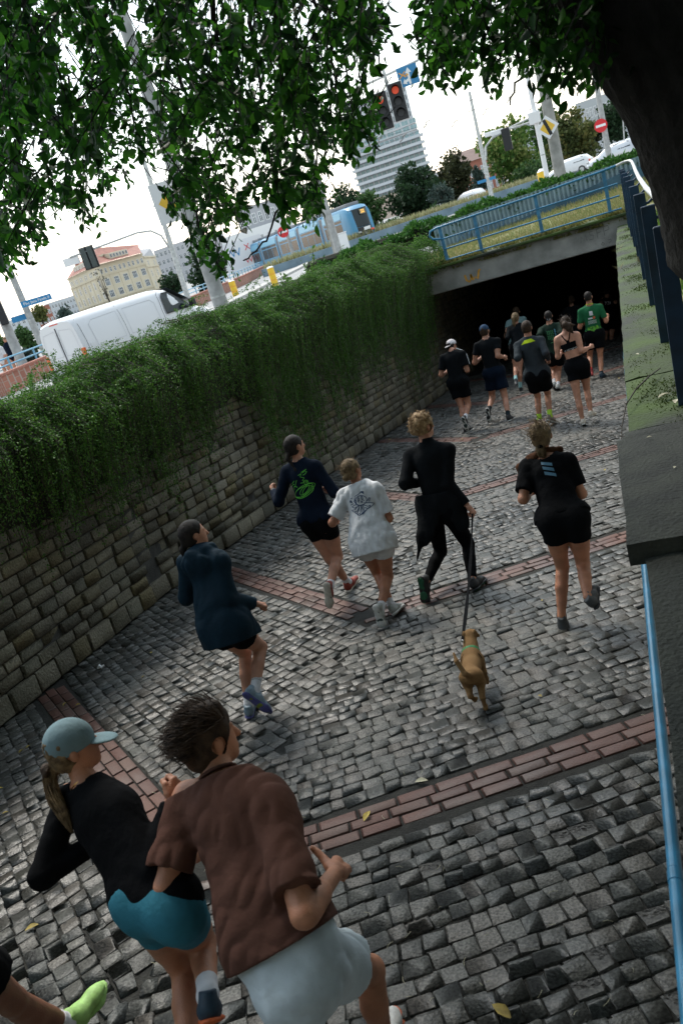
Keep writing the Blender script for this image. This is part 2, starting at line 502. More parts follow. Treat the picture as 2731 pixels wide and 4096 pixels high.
for ci, hc in enumerate(hcs):
    y = -4 + rng.uniform(0, 0.3)
    while y < 33:
        w = rng.uniform(0.21, 0.36) * (1.25 if ci == 0 else 1)
        yc = y + w / 2; zc = ramp_z(yc) + v0 + hc / 2
        if zc + hc / 2 < (0.7 if yc < 21 else -0.42):
            dx = (wall_x(yc + 0.1) - wall_x(yc - 0.1)) / 0.2
            t = np.array([dx, 1, -0.09]); t /= np.linalg.norm(t)
            nn = np.cross(t, [0, 0, 1]); nn /= np.linalg.norm(nn)
            upv = np.cross(nn, t)
            out = rng.normal(0.0, 0.012) + (0.03 if ci == 0 else 0)
            o = np.array([wall_x(yc) + out, yc, zc])
            stones.append((o - LWO, np.array([t * (w - 0.012), upv * (hc - 0.012), nn]).T, w * hc))
        y += w
    v0 += hc
wv = [slab_variant('stone', 500 + i, -0.010, 0.016, 0.006, -0.07, i / 18, cut=0.04) for i in range(18)]
_show = show_size
def show_size(P, area):        # the pieces of the wall are given in the wall's own space
    P = P + LWO
    s = _show(P, area)
    hide = np.clip((P[:, 2] - (-1.9 + 1.55 * (P[:, 1] < 16))) * 1.5, 0, 1)     # behind the greenery
    return s * (1 - 0.85 * hide)
place_pieces(stones, wv, lw, 'stone', 'far_stones', M['wall_stone'])
show_size = _show

# ---- right retaining wall and its copings
rw = empty('side_wall', (0.2, 10, 0), 0, 'concrete retaining wall with mossy coping beside the blue handrail', 'wall')
RWO = Vector((0.2, 10, 0))
V = []; F = []
for i, y in enumerate(np.linspace(-14, 21.0, 39)):
    x = rwall_x(y); zt = -0.13
    V += [(x, y, ramp_z(y) - 0.4), (x, y, zt), (x + 0.5, y, zt), (x + 0.5, y, ramp_z(y) - 0.4)]
    if i:
        a, b = 4 * i - 4, 4 * i
        F += [(b, a, a + 1, b + 1), (b + 1, a + 1, a + 2, b + 2), (b + 2, a + 2, a + 3, b + 3)]
n0 = len(V) - 4; F.append((n0, n0 + 1, n0 + 2, n0 + 3))
link('wall_core', mesh_np('wall_core', np.array(V) - np.array(RWO), np.array(F)), M['concrete'], rw)
seams = [5.42, 6.75, 8.2, 9.75, 11.2, 12.8, 14.5, 16.3, 18.1, 20.95]
edge = lambda y: np.interp(y, [5, 5.6, 9.4, 13, 16.8, 20, 24], [-0.10, -0.10, -0.03, 0.02, 0.08, 0.17, 0.33])
def coping(y0, y1, e0, e1, w, ztop, th, m, name='coping_slab', tilt=0):
    mb = MB(); b = 0.012
    nx, ny = 7, 6
    V = []; F = []
    g = lambda i, n: i / (n - 1)
    for i in range(ny):
        y = y0 + 0.006 + (y1 - y0 - 0.012) * g(i, ny); e = e0 + (e1 - e0) * g(i, ny)
        for j in range(nx):
            x = e + w * g(j, nx)
            d = 0.0
            if i in (0, ny - 1): d -= 0.008
            if j in (0, nx - 1): d -= 0.01
            V.append((x + (random.uniform(-.006, .006) if j == 0 else 0), y + random.uniform(-.004, .004), ztop + d + random.uniform(-.004, .004) + tilt * (g(i, ny) - 0.5)))
    for i in range(ny - 1):
        for j in range(nx - 1): a = i * nx + j; F.append((a, a + 1, a + nx + 1, a + nx))
    loop = [j for j in range(nx)] + [i * nx + nx - 1 for i in range(1, ny)] + [(ny - 1) * nx + j for j in range(nx - 2, -1, -1)] + [i * nx for i in range(ny - 2, 0, -1)]
    bb = len(V)
    for k in loop: V.append((V[k][0], V[k][1], ztop - th))
    nl = len(loop)
    for a in range(nl):
        c = (a + 1) % nl; F.append((loop[c], loop[a], bb + a, bb + c))
    F.append(tuple(bb + a for a in range(nl - 1, -1, -1)))
    mb.add([tuple(Vector(p) - RWO) for p in V], F)
    return auto_smooth(mb.build(name, m, rw), 35)
for y0, y1 in zip(seams[:-1], seams[1:]):
    coping(y0, y1, edge(y0), edge(y1), 0.62, random.uniform(-.006, .006), 0.12, M['coping'], tilt=random.uniform(-.012, .012))
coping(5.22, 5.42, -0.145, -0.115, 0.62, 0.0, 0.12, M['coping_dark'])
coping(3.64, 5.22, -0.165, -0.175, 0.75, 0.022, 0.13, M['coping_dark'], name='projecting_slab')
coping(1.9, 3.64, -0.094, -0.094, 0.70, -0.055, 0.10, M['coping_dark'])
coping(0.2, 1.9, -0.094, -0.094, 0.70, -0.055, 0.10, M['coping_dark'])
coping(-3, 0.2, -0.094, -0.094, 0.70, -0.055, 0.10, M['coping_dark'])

# ---- tunnel and the beam over its mouth
tn = empty('underpass', (-2.1, 21, 0), 0, 'dark pedestrian underpass behind the concrete beam', 'underpass')
TO = Vector((-2.1, 21, 0))
mb = MB()
V = []; F = []
for y in (21.3, 34, 46):
    V += [(wall_x(y) - 0.35, y, -0.41 - .03 * (y - 21.3)), (rwall_x(y) + 0.45, y, -0.41 - .03 * (y - 21.3))]
for y in (21.3, 34, 46):
    V += [(wall_x(y) - 0.35, y, 0.10), (rwall_x(y) + 0.45, y, 0.10)]
mb.add([tuple(Vector(p) - TO) for p in V], [(0, 1, 3, 2), (2, 3, 5, 4), (7, 6, 8, 9), (9, 8, 10, 11)])
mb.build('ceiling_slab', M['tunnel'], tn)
mb = MB()
mb.add([tuple(Vector(p) - TO) for p in [(wall_x(46) - .4, 46, -6), (1.0, 46, -6), (1.0, 46, -0.1), (wall_x(46) - .4, 46, -0.1),
        (0.27, 21.0, -4.2), (0.52, 46, -6), (0.52, 46, .1), (0.27, 21.0, .0)]], [(0, 1, 2, 3), (4, 5, 6, 7)])
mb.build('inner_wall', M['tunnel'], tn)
bm_ = MB(); bm_.box(Vector((-2.15, 21.1, -0.105)) - TO, (5.4, 0.42, 0.61), bevel=0.02)
beam = bm_.build('beam', M['concrete'], tn)
bm_ = MB(); bm_.box(Vector((-2.15, 21.02, 0.23)) - TO, (5.4, 0.50, 0.07), bevel=0.015)
bm_.build('beam_cap', M['coping'], tn)
def ribbon(mb, pts, w, n, mi=0):
    """flat stroke along pts (3D) with normal n"""
    P = [Vector(p) for p in pts]; n = Vector(n)
    V = []
    for i, p in enumerate(P):
        t = (P[min(i + 1, len(P) - 1)] - P[max(i - 1, 0)]).normalized()
        s = n.cross(t).normalized() * w / 2
        V += [p - s, p + s]
    return mb.add(V, [(2 * i, 2 * i + 1, 2 * i + 3, 2 * i + 2) for i in range(len(P) - 1)], mi)
M['graf_orange'] = mat('orange_spray_paint', (0.62, 0.30, 0.03), 0.7, var=0.2, scale=12)
M['graf_grey'] = mat('grey_marker', (0.12, 0.12, 0.11), 0.8)
M['graf_blue'] = mat('blue_spray_paint', (0.10, 0.20, 0.30), 0.7)
gy = 20.885
gv = lambda a, b: Vector((a * .875, gy, b * .875 + .22)) - TO
mb = MB()
for st in ([(-4.02, -.40), (-4.0, -.56), (-3.93, -.62), (-3.86, -.56), (-3.85, -.42)], [(-3.85, -.44), (-3.8, -.60), (-3.74, -.52), (-3.68, -.60), (-3.6, -.38), (-3.55, -.36)]):
    ribbon(mb, [gv(a, b) for a, b in st], 0.05, (0, -1, 0))
mb.build('orange_graffiti', M['graf_orange'], tn)
mb = MB()
for st in ([(-.75, -.42), (-.72, -.25), (-.66, -.38), (-.6, -.24), (-.58, -.40)], [(-.40, -.2), (-.5, -.2), (-.48, -.28), (-.4, -.3), (-.42, -.4), (-.52, -.4)],
           [(-.30, -.42), (-.30, -.18), (-.18, -.16)], [(-.30, -.28), (-.2, -.27)], [(-.12, -.4), (-.12, -.16), (.0, -.16), (.02, -.26), (-.1, -.28)],
           [(-.2, -.55), (-.24, -.6), (-.2, -.64), (-.16, -.6), (-.2, -.55)], [(-.05, -.53), (.02, -.53), (.02, -.58), (-.03, -.6), (-.03, -.63)]):
    ribbon(mb, [gv(a, b) for a, b in st], 0.012, (0, -1, 0))
mb.build('pencil_graffiti', M['graf_grey'], tn)['kind'] = 'stuff'

# ---- street, soil, grass bank over the underpass
def sheet(name, polys, m):
    mb = MB()
    for p in polys: mb.add(p, [tuple(range(len(p)))])
    o = mb.build(name, m); o['kind'] = 'structure'; return o
def sz(x, y): return 0.005 * max(0, math.hypot(x, y) - 15)
def sp(*pts): return [(x, y, sz(x, y)) for x, y in pts]
quads = []
xs = [-400, -200, -120, -80, -60, -50, -40, -30, -24, -18, -12, -9, -6.45]
ysn = [-60, -20, 0, 10, 15, 20, 25.6]
for a, b in zip(xs[:-1], xs[1:]):
    for p, q in zip(ysn[:-1], ysn[1:]): quads.append(sp((a, p), (b, p), (b, q), (a, q)))
xs2 = xs + [-3, 0, 5, 20, 60, 120, 300]
ysf = [25.6, 30, 35, 45, 60, 80, 100, 140, 200, 300, 600]
for a, b in zip(xs2[:-1], xs2[1:]):
    for p, q in zip(ysf[:-1], ysf[1:]): quads.append(sp((a, p), (b, p), (b, q), (a, q)))
sheet('road', quads, M['tarmac'])
sheet('ground', [[(0.45, -60, -.03), (300, -60, -.03), (300, 25.6, -.03), (0.45, 25.6, -.03)], [(-6.45, -60, 0), (.45, -60, 0), (.45, -14, 0), (-6.45, -14, 0)]], M['dirt'])
M['bank'] = mat('grass_soil', (0.22, 0.19, 0.09), 0.95, col2=(0.16, 0.19, 0.07), scale=1.4, detail=6)
bank = sheet('grass_bank', [[(-5.6, 21.25, 0.245), (0.9, 21.25, 0.245), (1.4, 24.5, 0.67), (-5.6, 24.5, 0.31)],
                            [(0.45, 8, -.02), (12, 8, .1), (12, 24.5, .67), (1.4, 24.5, .67), (0.9, 21.25, 0.245), (0.45, 21.2, .0)]], M['bank'])

# blades of grass (uncountable)
def blades(name, n, place, h0, h1, cols, w=0.012, lean=0.35, label=None, cat='grass', parent=None):
    P = place(n)
    h = rng.uniform(h0, h1, n); a = rng.uniform(0, 2 * np.pi, n); b = rng.uniform(0, 2 * np.pi, n)
    side = np.stack([np.cos(a), np.sin(a), np.zeros(n)], 1) * w / 2
    tip = P + np.stack([np.cos(b) * h * lean, np.sin(b) * h * lean, h], 1)
    mid = (P + tip) / 2 + np.stack([np.zeros(n), np.zeros(n), h * 0.12], 1)
    V = np.stack([P - side, P + side, mid + side * .8, mid - side * .8, tip], 1).reshape(-1, 3)
    i = np.arange(n) * 5
    me = mesh_np(name, V, [np.stack([i, i + 1, i + 2, i + 3], 1), np.stack([i + 3, i + 2, i + 4], 1)])
    t = rng.random(n); set_tone(me, np.concatenate([t, t]))
    o = link(name, me, mat_attr(name, cols, rough=0.8, spec=0.2, transl=0.3), parent)
    if parent is None: tag(o, label, cat, kind='stuff')
    else: o['kind'] = 'stuff'
    return o
def on_bank(n):
    x = rng.uniform(-5.5, 1.3, n); t = rng.beta(1, 1, n); y = 21.3 + 3.2 * t
    z = 0.245 + t * np.interp(x, [-5.6, 1.4], [0.065, 0.425])
    return np.stack([x, y, z - 0.01], 1)
blades('dry_grass', 16000, on_bank, 0.06, 0.20, [(0.42, 0.36, 0.18), (0.30, 0.30, 0.12), (0.18, 0.24, 0.08), (0.45, 0.38, 0.20)], w=0.022, label='dry yellowish grass on the bank above the underpass')
def on_lip(n):
    x = rng.uniform(-4.6, 0.6, n); k = rng.random(n)
    keep = np.sin(x * 3.1) + np.sin(x * 7.7 + 1) + rng.normal(0, .6, n) > -0.2
    return np.stack([x, 20.82 + 0.3 * k, np.where(keep, 0.26, 0.1)], 1)
blades('lip_moss', 3500, on_lip, 0.03, 0.10, [(0.16, 0.15, 0.04), (0.22, 0.20, 0.07), (0.10, 0.13, 0.03)], w=0.03, lean=0.9, label='mossy weeds creeping along the lip of the beam')

# ---- corrugated blue fence behind the bank
fz0 = lambda x: np.interp(x, [-5.6, 1.4, 6], [0.28, 0.67, 0.75]) - 0.08
fz1 = lambda x: np.interp(x, [-5.6, -3, 0, 6], [1.08, 1.19, 1.27, 1.40])
fe = empty('corrugated_fence', (-2, 24.5, 0), 0, 'blue corrugated metal fence behind the dry grass bank', 'fence')
M['corr'] = mat('corrugated_blue', (0.22, 0.31, 0.35), 0.55, var=0.15, scale=2.5)
xx = np.arange(-4.7, 6.0, 0.03)
dy = np.array([0, 0, .07, .07])[np.arange(len(xx)) % 4]
V = []
for x, d in zip(xx, dy): V += [(x + 2, d * 1.0, fz0(x)), (x + 2, d * 1.0, fz1(x))]
i = np.arange(len(xx) - 1) * 2
link('corrugated_sheet', mesh_np('corrugated_sheet', np.array(V), np.stack([i, i + 2, i + 3, i + 1], 1)), M['corr'], fe)
mb = MB()
plx = [-4.4, -3, -1.3, 0.6, 6]; plz = [0.30, 0.52, 0.76, 1.02, 1.2]
V = [(x + 2, -0.10, fz0(x) - 0.1) for x in plx] + [(x + 2, -0.10, z) for x, z in zip(plx, plz)] + [(x + 2, -0.02, z) for x, z in zip(plx, plz)]
n = len(plx)
mb.add(V, [(k, k + 1, n + k + 1, n + k) for k in range(n - 1)] + [(n + k, n + k + 1, 2 * n + k + 1, 2 * n + k) for k in range(n - 1)])
mb.build('lower_panel', mat('blue_concrete', (0.055, 0.125, 0.18), 0.7, var=0.25, scale=1.5), fe)
mb = MB()
for st in ([(-4.7, .25), (-4.5, .5), (-4.35, .2), (-4.2, .5)], [(-4.1, .2), (-4.0, .55), (-3.85, .25)], [(-3.8, .5), (-3.7, .22), (-3.55, .55)], [(-3.4, .3), (-3.3, .55), (-3.15, .3), (-3.05, .58)]):
    ribbon(mb, [Vector((a * .875 + 2, -0.106 if b < .3 else -0.012, b + .22)) for a, b in st], 0.05, (0, -1, 0))
mb.build('blue_graffiti', M['graf_blue'], fe)

# ---- railing over the tunnel mouth
ra = empty('railing', (-2, 21.0, 0.25), 0, 'blue tubular railing above the underpass mouth', 'railing')
RAO = Vector((-2, 21.0, 0.25))
def tubepart(name, pts, r, m, par, org, n=10, smooth=True):
    mb = MB(); mb.tube([Vector(p) - org for p in pts], r, n); o = mb.build(name, m, par)
    auto_smooth(o, 50) if smooth else None
    return o
def bar(name, p0, p1, w, d, m, par, org):
    p0, p1 = Vector(p0) - org, Vector(p1) - org
    z = (p1 - p0); L = z.length; z.normalize()
    x = Vector((1, 0, 0)); y = z.cross(x).normalized(); x = y.cross(z)
    Mx = Matrix((x, y, z)).transposed().to_4x4(); Mx.translation = (p0 + p1) / 2
    mb = MB(); mb.box((0, 0, 0), (w, d, L), M=Mx, bevel=min(w, d) * 0.2)
    return mb.build(name, m, par)
for x in (-3.87, -2.98, -1.48, 0.11):
    bar('post', (x, 21.0, 0.25), (x, 21.0, 1.16 + 0.03 * (x + 3.85)), 0.08, 0.045, M['blue_paint'], ra, RAO)
tubepart('top_rail', [(-3.89, 20.98, 0.87), (-4.09, 20.98, 0.92), (-4.16, 20.98, 1.02), (-4.11, 20.98, 1.12), (-3.94, 20.98, 1.155), (-2.6, 20.98, 1.19), (-1.5, 20.98, 1.21), (0.11, 20.98, 1.285), (0.44, 21.02, 1.31)], 0.027, M['rail_blue'], ra, RAO)
for z0, z1 in ((0.86, 0.92), (0.61, 0.65), (0.34, 0.36)):
    tubepart('rail', [(-3.87, 20.985, z0), (0.37, 20.985, z1)], 0.020, M['rail_blue'], ra, RAO)

# ---- fence of flat bars with a steel hand tube along the right side
ff = empty('flat_bar_fence', (0.3, 12, 0), 0, 'dark blue fence of tall flat bars with a steel hand tube beside the trunk', 'fence')
FO = Vector((0.3, 12, 0))
bar_y = [3.75, 5.75, 7.75, 9.75, 11.75, 13.75, 15.75, 17.75, 19.75, 20.9]
for i, y in enumerate(bar_y):
    x = np.interp(y, [3.7, 5.8, 9.8, 14, 20, 24], [0.305, 0.30, 0.345, 0.40, 0.47, 0.56])
    b = bar('flat_bar', (x, y, -0.05), (x + 0.02, y, 1.20), 0.115, 0.035, M['dark_blue_paint'], ff, FO)
    tubepart('bracket', [(x + 0.02, y, 1.08), (x + 0.10, y, 1.085), (x + 0.165, y, 1.13)], 0.016, M['dark_blue_paint'], ff, FO, n=8)
    if i < len(bar_y) - 1:
        y2 = bar_y[i + 1]; x2 = np.interp(y2, [3.7, 5.8, 9.8, 14, 20, 24], [0.305, 0.30, 0.345, 0.40, 0.47, 0.56])
        tubepart('low_rail', [(x + .06, y, 0.12), (x2 + .06, y2, 0.12)], 0.02, M['dark_blue_paint'], ff, FO, n=6)
tubepart('hand_tube', [(0.46, -3, 1.15), (0.47, 4, 1.15), (0.47, 8, 1.16), (0.50, 11, 1.17), (0.56, 14, 1.19), (0.64, 17, 1.22), (0.71, 19.4, 1.26), (0.73, 20.6, 1.31), (0.70, 20.98, 1.33), (0.55, 21.02, 1.33), (0.40, 21.0, 1.30)], 0.03, M['galv'], ff, FO)

# ---- wall-mounted handrail along the ramp
hr = empty('handrail', (-0.14, 10, -1.1), 0, 'light blue tube handrail along the lower right wall of the ramp', 'handrail')
HO = Vector((-0.14, 10, -1.1))
for y0, y1 in ((-4, 2.05), (2.05, 9.2), (9.2, 16.5), (16.5, 20.8)):
    f = lambda y: (-0.15 + 0.0035 * y if y < 14 else -0.10 + 0.018 * (y - 14), y, -0.20 - 0.09 * y)
    pts = [f(y) for y in np.linspace(y0 + 0.004, y1 - 0.004, 6)]
    tubepart('rail_tube', pts, 0.0225, M['rail_blue'], hr, HO, n=12)
    mb = MB(); p = Vector(f(y1)) - HO; q = Vector(f(y1 - 0.05)) - HO; mb.tube([q, p], 0.0245, 12); auto_smooth(mb.build('sleeve', M['rail_blue'], hr), 50)
for y in np.arange(4.4, 20.5, 1.8):
    x, yy_, z = f(y) if y > 14 else (-0.15 + 0.0035 * y, y, -0.20 - 0.09 * y)
    tubepart('bracket', [(x, y, z - 0.02), (x + 0.02, y, z - 0.07), (rwall_x(y) + 0.01, y, z - 0.08)], 0.009, M['rail_blue'], hr, HO, n=6)
# ================================================================== figures: smooth-union solids meshed with surface nets
class Solid:
    def __init__(s, h): s.h = h; s.ops = []
    def cone(s, a, b, ra, rb, k=0.02, ax=None, fl=1.0, cut=None):
        s.ops.append(('c', np.asarray(a, float), np.asarray(b, float), ra, rb, k, None if ax is None else np.asarray(ax, float), fl, cut)); return s
    def ell(s, c, axes, radii, k=0.02, cut=None):
        s.ops.append(('e', np.asarray(c, float), np.asarray(axes, float), np.asarray(radii, float), 0, k, None, 1.0, cut)); return s
    def mesh(s, clips=(), carve=(), wrinkle=None):
        """clips: (point, normal) planes, keep the side the normal points away from; carve: cones to take out"""
        h = s.h; lo = np.full(3, 1e9); hi = -lo; boxes = []
        for o in s.ops:
            if o[0] == 'c':
                r = max(o[3], o[4]); a = np.minimum(o[1], o[2]) - r; b = np.maximum(o[1], o[2]) + r
                m = o[5] + 2.5 * h
            else:
                r = max(o[3]); a = o[1] - r; b = o[1] + r; m = o[5] + 2.5 * h
            boxes.append((a - m, b + m)); lo = np.minimum(lo, a - m); hi = np.maximum(hi, b + m)
        n = np.ceil((hi - lo) / h).astype(int) + 2
        F = np.full(tuple(n), 0.3, np.float32)
        for o, (a, b) in zip(s.ops, boxes):
            i0 = np.maximum(((a - lo) / h).astype(int), 0); i1 = np.minimum(((b - lo) / h).astype(int) + 2, n)
            g = [lo[d] + h * np.arange(i0[d], i1[d]) for d in range(3)]
            X = np.stack(np.meshgrid(*g, indexing='ij'), -1)
            k = o[5]
            if o[0] == 'c':
                A, B, ra, rb, ax, fl = o[1], o[2], o[3], o[4], o[6], o[7]
                p = X - A; ba = B - A
                if ax is not None:
                    q = 1 / fl - 1
                    p = p + (p @ ax)[..., None] * ax * q; ba = ba + ax * (ba @ ax) * q
                L2 = max(ba @ ba, 1e-9)
                t = np.clip(p @ ba / L2, 0, 1)
                d = np.linalg.norm(p - t[..., None] * ba, axis=-1) - (ra + (rb - ra) * t)
                if ax is not None: d = d * (0.5 + 0.5 * fl)
            else:
                q = (X - o[1]) @ o[2].T
                e = q / o[3]; ln = np.linalg.norm(e, axis=-1); l2 = np.linalg.norm(e / o[3], axis=-1)
                d = ln * (ln - 1) / np.maximum(l2, 1e-6)
            if o[8] is not None:
                for (cp, cn) in o[8]: d = np.maximum(d, (X - np.asarray(cp)) @ np.asarray(cn))
            S = F[i0[0]:i1[0], i0[1]:i1[1], i0[2]:i1[2]]
            hh = np.clip(0.5 + 0.5 * (S - d) / k, 0, 1)
            S[...] = S * (1 - hh) + d * hh - k * hh * (1 - hh)
        if clips or wrinkle is not None or carve:
            g = [lo[d] + h * np.arange(n[d]) for d in range(3)]
            X = np.stack(np.meshgrid(*g, indexing='ij'), -1)
            if wrinkle is not None: F += wrinkle(X).astype(np.float32)
            for cp, cn in clips: F = np.maximum(F, (X - np.asarray(cp)) @ np.asarray(cn))
            for a, b, ra, rb in carve:
                p = X - a; ba = b - a; t = np.clip(p @ ba / (ba @ ba), 0, 1)
                F = np.maximum(F, -(np.linalg.norm(p - t[..., None] * ba, axis=-1) - (ra + (rb - ra) * t)))
        return surface_nets(F, lo, h)

CORN = np.array([(i, j, k) for i in (0, 1) for j in (0, 1) for k in (0, 1)])
EDG = [(a, b) for a in range(8) for b in range(a + 1, 8) if np.abs(CORN[a] - CORN[b]).sum() == 1]
def surface_nets(F, lo, h):
    F = F.astype(np.float32); ins = F < 0
    n = np.array(F.shape)
    c = np.zeros(tuple(n - 1), np.int8)
    for i, j, k in CORN: c += ins[i:n[0] - 1 + i, j:n[1] - 1 + j, k:n[2] - 1 + k]
    act = np.argwhere((c > 0) & (c < 8))
    idx = np.full(tuple(n - 1), -1, np.int32); idx[tuple(act.T)] = np.arange(len(act))
    val = np.stack([F[tuple((act + o).T)] for o in CORN], 1)
    acc = np.zeros((len(act), 3)); cnt = np.zeros(len(act))
    for a, b in EDG:
        va, vb = val[:, a], val[:, b]; m = (va < 0) != (vb < 0)
        t = np.where(m, va / np.where(m, va - vb, 1), 0)
        acc += np.where(m[:, None], CORN[a] + t[:, None] * (CORN[b] - CORN[a]), 0); cnt += m
    V = lo + h * (act + acc / cnt[:, None])
    Q = []
    for ax in range(3):
        u, v = (ax + 1) % 3, (ax + 2) % 3
        sl0 = [slice(1, n[d] - 1) for d in range(3)]; sl0[ax] = slice(0, n[ax] - 1)
        sl1 = list(sl0); sl1[ax] = slice(1, n[ax])
        A, B = ins[tuple(sl0)], ins[tuple(sl1)]
        for flip, msk in ((False, A & ~B), (True, ~A & B)):
            e = np.argwhere(msk)
            if not len(e): continue
            off = np.ones(3, int); off[ax] = 0; e = e + off
            du = np.zeros(3, int); du[u] = 1; dv = np.zeros(3, int); dv[v] = 1
            q = np.stack([idx[tuple((e - du - dv).T)], idx[tuple((e - dv).T)], idx[tuple(e.T)], idx[tuple((e - du).T)]], 1)
            Q.append(q[:, ::-1] if flip else q)
    return V, np.vstack(Q)

def solid_obj(name, parts, m, parent, org, smooth=True):
    """parts: list of (V,F) in world space, joined in one mesh placed at org"""
    V = np.vstack([p[0] for p in parts]) - np.asarray(org); b = 0; F = []
    for p in parts: F.append(p[1] + b); b += len(p[0])
    return link(name, mesh_np(name, V, np.vstack(F)), m, parent, smooth)

def nrm(v): v = np.asarray(v, float); return v / max(np.linalg.norm(v), 1e-9)
def wr(amp, seed, f=1.0, stretch=(1, 1, 0.45)):
    r = np.random.default_rng(seed)
    K = r.normal(0, 1, (5, 3)) * 22 * f * np.array(stretch); P = r.uniform(0, 6.28, 5); K2 = r.normal(0, 1, (5, 3)) * 9 * f
    def fn(X):
        s = np.zeros(X.shape[:-1])
        for a, p, b in zip(K, P, K2): s = s + np.sin(X @ a + p + 1.6 * np.sin(X @ b + p))
        s = s / 5
        return amp * (np.abs(s) * -2.2 + 0.6)
    return fn

# ---- cloth, skin, hair, shoe materials
def cloth(name, col, rough=0.85, var=0.12): return mat(name, col, rough, var=var, scale=9, bump=0.22, bscale=36, spec=0.10)
SK = {'a': mat('skin_tan', (0.42, 0.185, 0.105), 0.48, var=0.16, scale=10, sss=0.05, spec=0.4, bump=.25, bscale=150),
      'b': mat('skin_light', (0.46, 0.225, 0.145), 0.48, var=0.16, scale=10, sss=0.05, spec=0.4, bump=.25, bscale=150),
      'c': mat('skin_brown', (0.21, 0.088, 0.050), 0.48, var=0.16, scale=10, sss=0.05, spec=0.4, bump=.25, bscale=150)}
def hairmat(name, c1, c2):
    m = mat(name, c1, 0.6, col2=c2, scale=30, bump=0.5, bscale=160, spec=0.18); return m
HA = {'black': hairmat('black_hair', (0.010, 0.008, 0.007), (0.022, 0.017, 0.014)), 'brown': hairmat('brown_hair', (0.022, 0.013, 0.008), (0.055, 0.032, 0.018)),
      'blond': hairmat('curly_blond_hair', (0.17, 0.10, 0.045), (0.40, 0.27, 0.14)), 'dirty': hairmat('dark_blond_hair', (0.10, 0.065, 0.035), (0.26, 0.18, 0.095))}

def frame(J):
    up = nrm(np.subtract(J['c7'], J['pel'])); lat = nrm(np.subtract(J['shR'], J['shL'])); lat = nrm(lat - up * (lat @ up))
    return up, lat, np.cross(up, lat)

def hand(h, wrist, d, palm_n, k, side, thumb_up=False, fist=True):
    """palm + five bent fingers; d: forearm direction, palm_n: direction the palm faces"""
    S = Solid(h)
    d = nrm(d); n = nrm(np.asarray(palm_n) - d * (np.asarray(palm_n) @ d)); s = np.cross(d, n) * side      # s: towards the thumb
    L = 0.088 * k
    S.cone(wrist, wrist + d * 0.03 * k, 0.026 * k, 0.029 * k, 0.01, ax=n, fl=0.8)
    S.cone(wrist + d * .025 * k + s * .014 * k, wrist + d * L + s * .018 * k, 0.023 * k, 0.021 * k, 0.012, ax=n, fl=0.72)
    S.cone(wrist + d * .025 * k - s * .012 * k, wrist + d * L * .95 - s * .020 * k, 0.023 * k, 0.019 * k, 0.012, ax=n, fl=0.72)
    for i, (o, ln) in enumerate(((0.030, 0.92), (0.010, 1.0), (-0.010, 0.95), (-0.029, 0.78))):
        a = wrist + d * (L + (0.004 if i in (1, 2) else -0.004)) * 1.0 + s * o * k
        c1 = (1.35 if fist else 0.55) + 0.06 * i; c2 = c1 + (1.35 if fist else 0.6)
        b = a + (d * math.cos(c1 * .75) + n * math.sin(c1 * .75)) * 0.042 * k * ln
        c = b + (d * math.cos(c2) + n * math.sin(c2)) * 0.026 * k * ln
        e = c + (d * math.cos(c2 + .7) + n * math.sin(c2 + .7)) * 0.020 * k * ln
        S.cone(a, b, 0.0105 * k, 0.0095 * k, 0.004); S.cone(b, c, 0.0095 * k, 0.0085 * k, 0.003); S.cone(c, e, 0.0085 * k, 0.0075 * k, 0.003)
    t0 = wrist + d * 0.03 * k + s * 0.026 * k + n * .008 * k
    if thumb_up:
        t1 = t0 + (d * 0.55 + s * 0.75) * 0.040 * k; t2 = t1 + (d * 0.35 + s * 0.92) * 0.034 * k; t3 = t2 + (s * .98 + d * .15) * 0.024 * k
    else:
        t1 = t0 + (d * 0.75 + s * 0.45 + n * .3) * 0.040 * k; t2 = t1 + (d * 0.55 + n * 0.75 - s * .2) * 0.032 * k; t3 = t2 + (d * .2 + n * .5 - s * .75) * 0.024 * k
    S.cone(t0, t1, 0.0180 * k, 0.0145 * k, 0.012); S.cone(t1, t2, 0.0140 * k, 0.0125 * k, 0.004); S.cone(t2, t3, 0.0125 * k, 0.0098 * k, 0.003)
    return S.mesh()

def shoe_axes(J, q, pitch=0.0):
    an, to, kn = (np.asarray(J[x + q]) for x in ('an', 'to', 'kn'))
    t = nrm(to - an); sh = nrm(kn - an)
    r = np.cross(t, sh)
    if np.linalg.norm(r) < 0.25: r = np.cross(t, [0, 0, 1])
    r = nrm(r); u = np.cross(r, t)
    a = R(22); t2 = t * math.cos(a) + u * math.sin(a); u2 = np.cross(r, t2)     # ankle-to-toe line slopes down to the toe
    return an, t2, u2, r

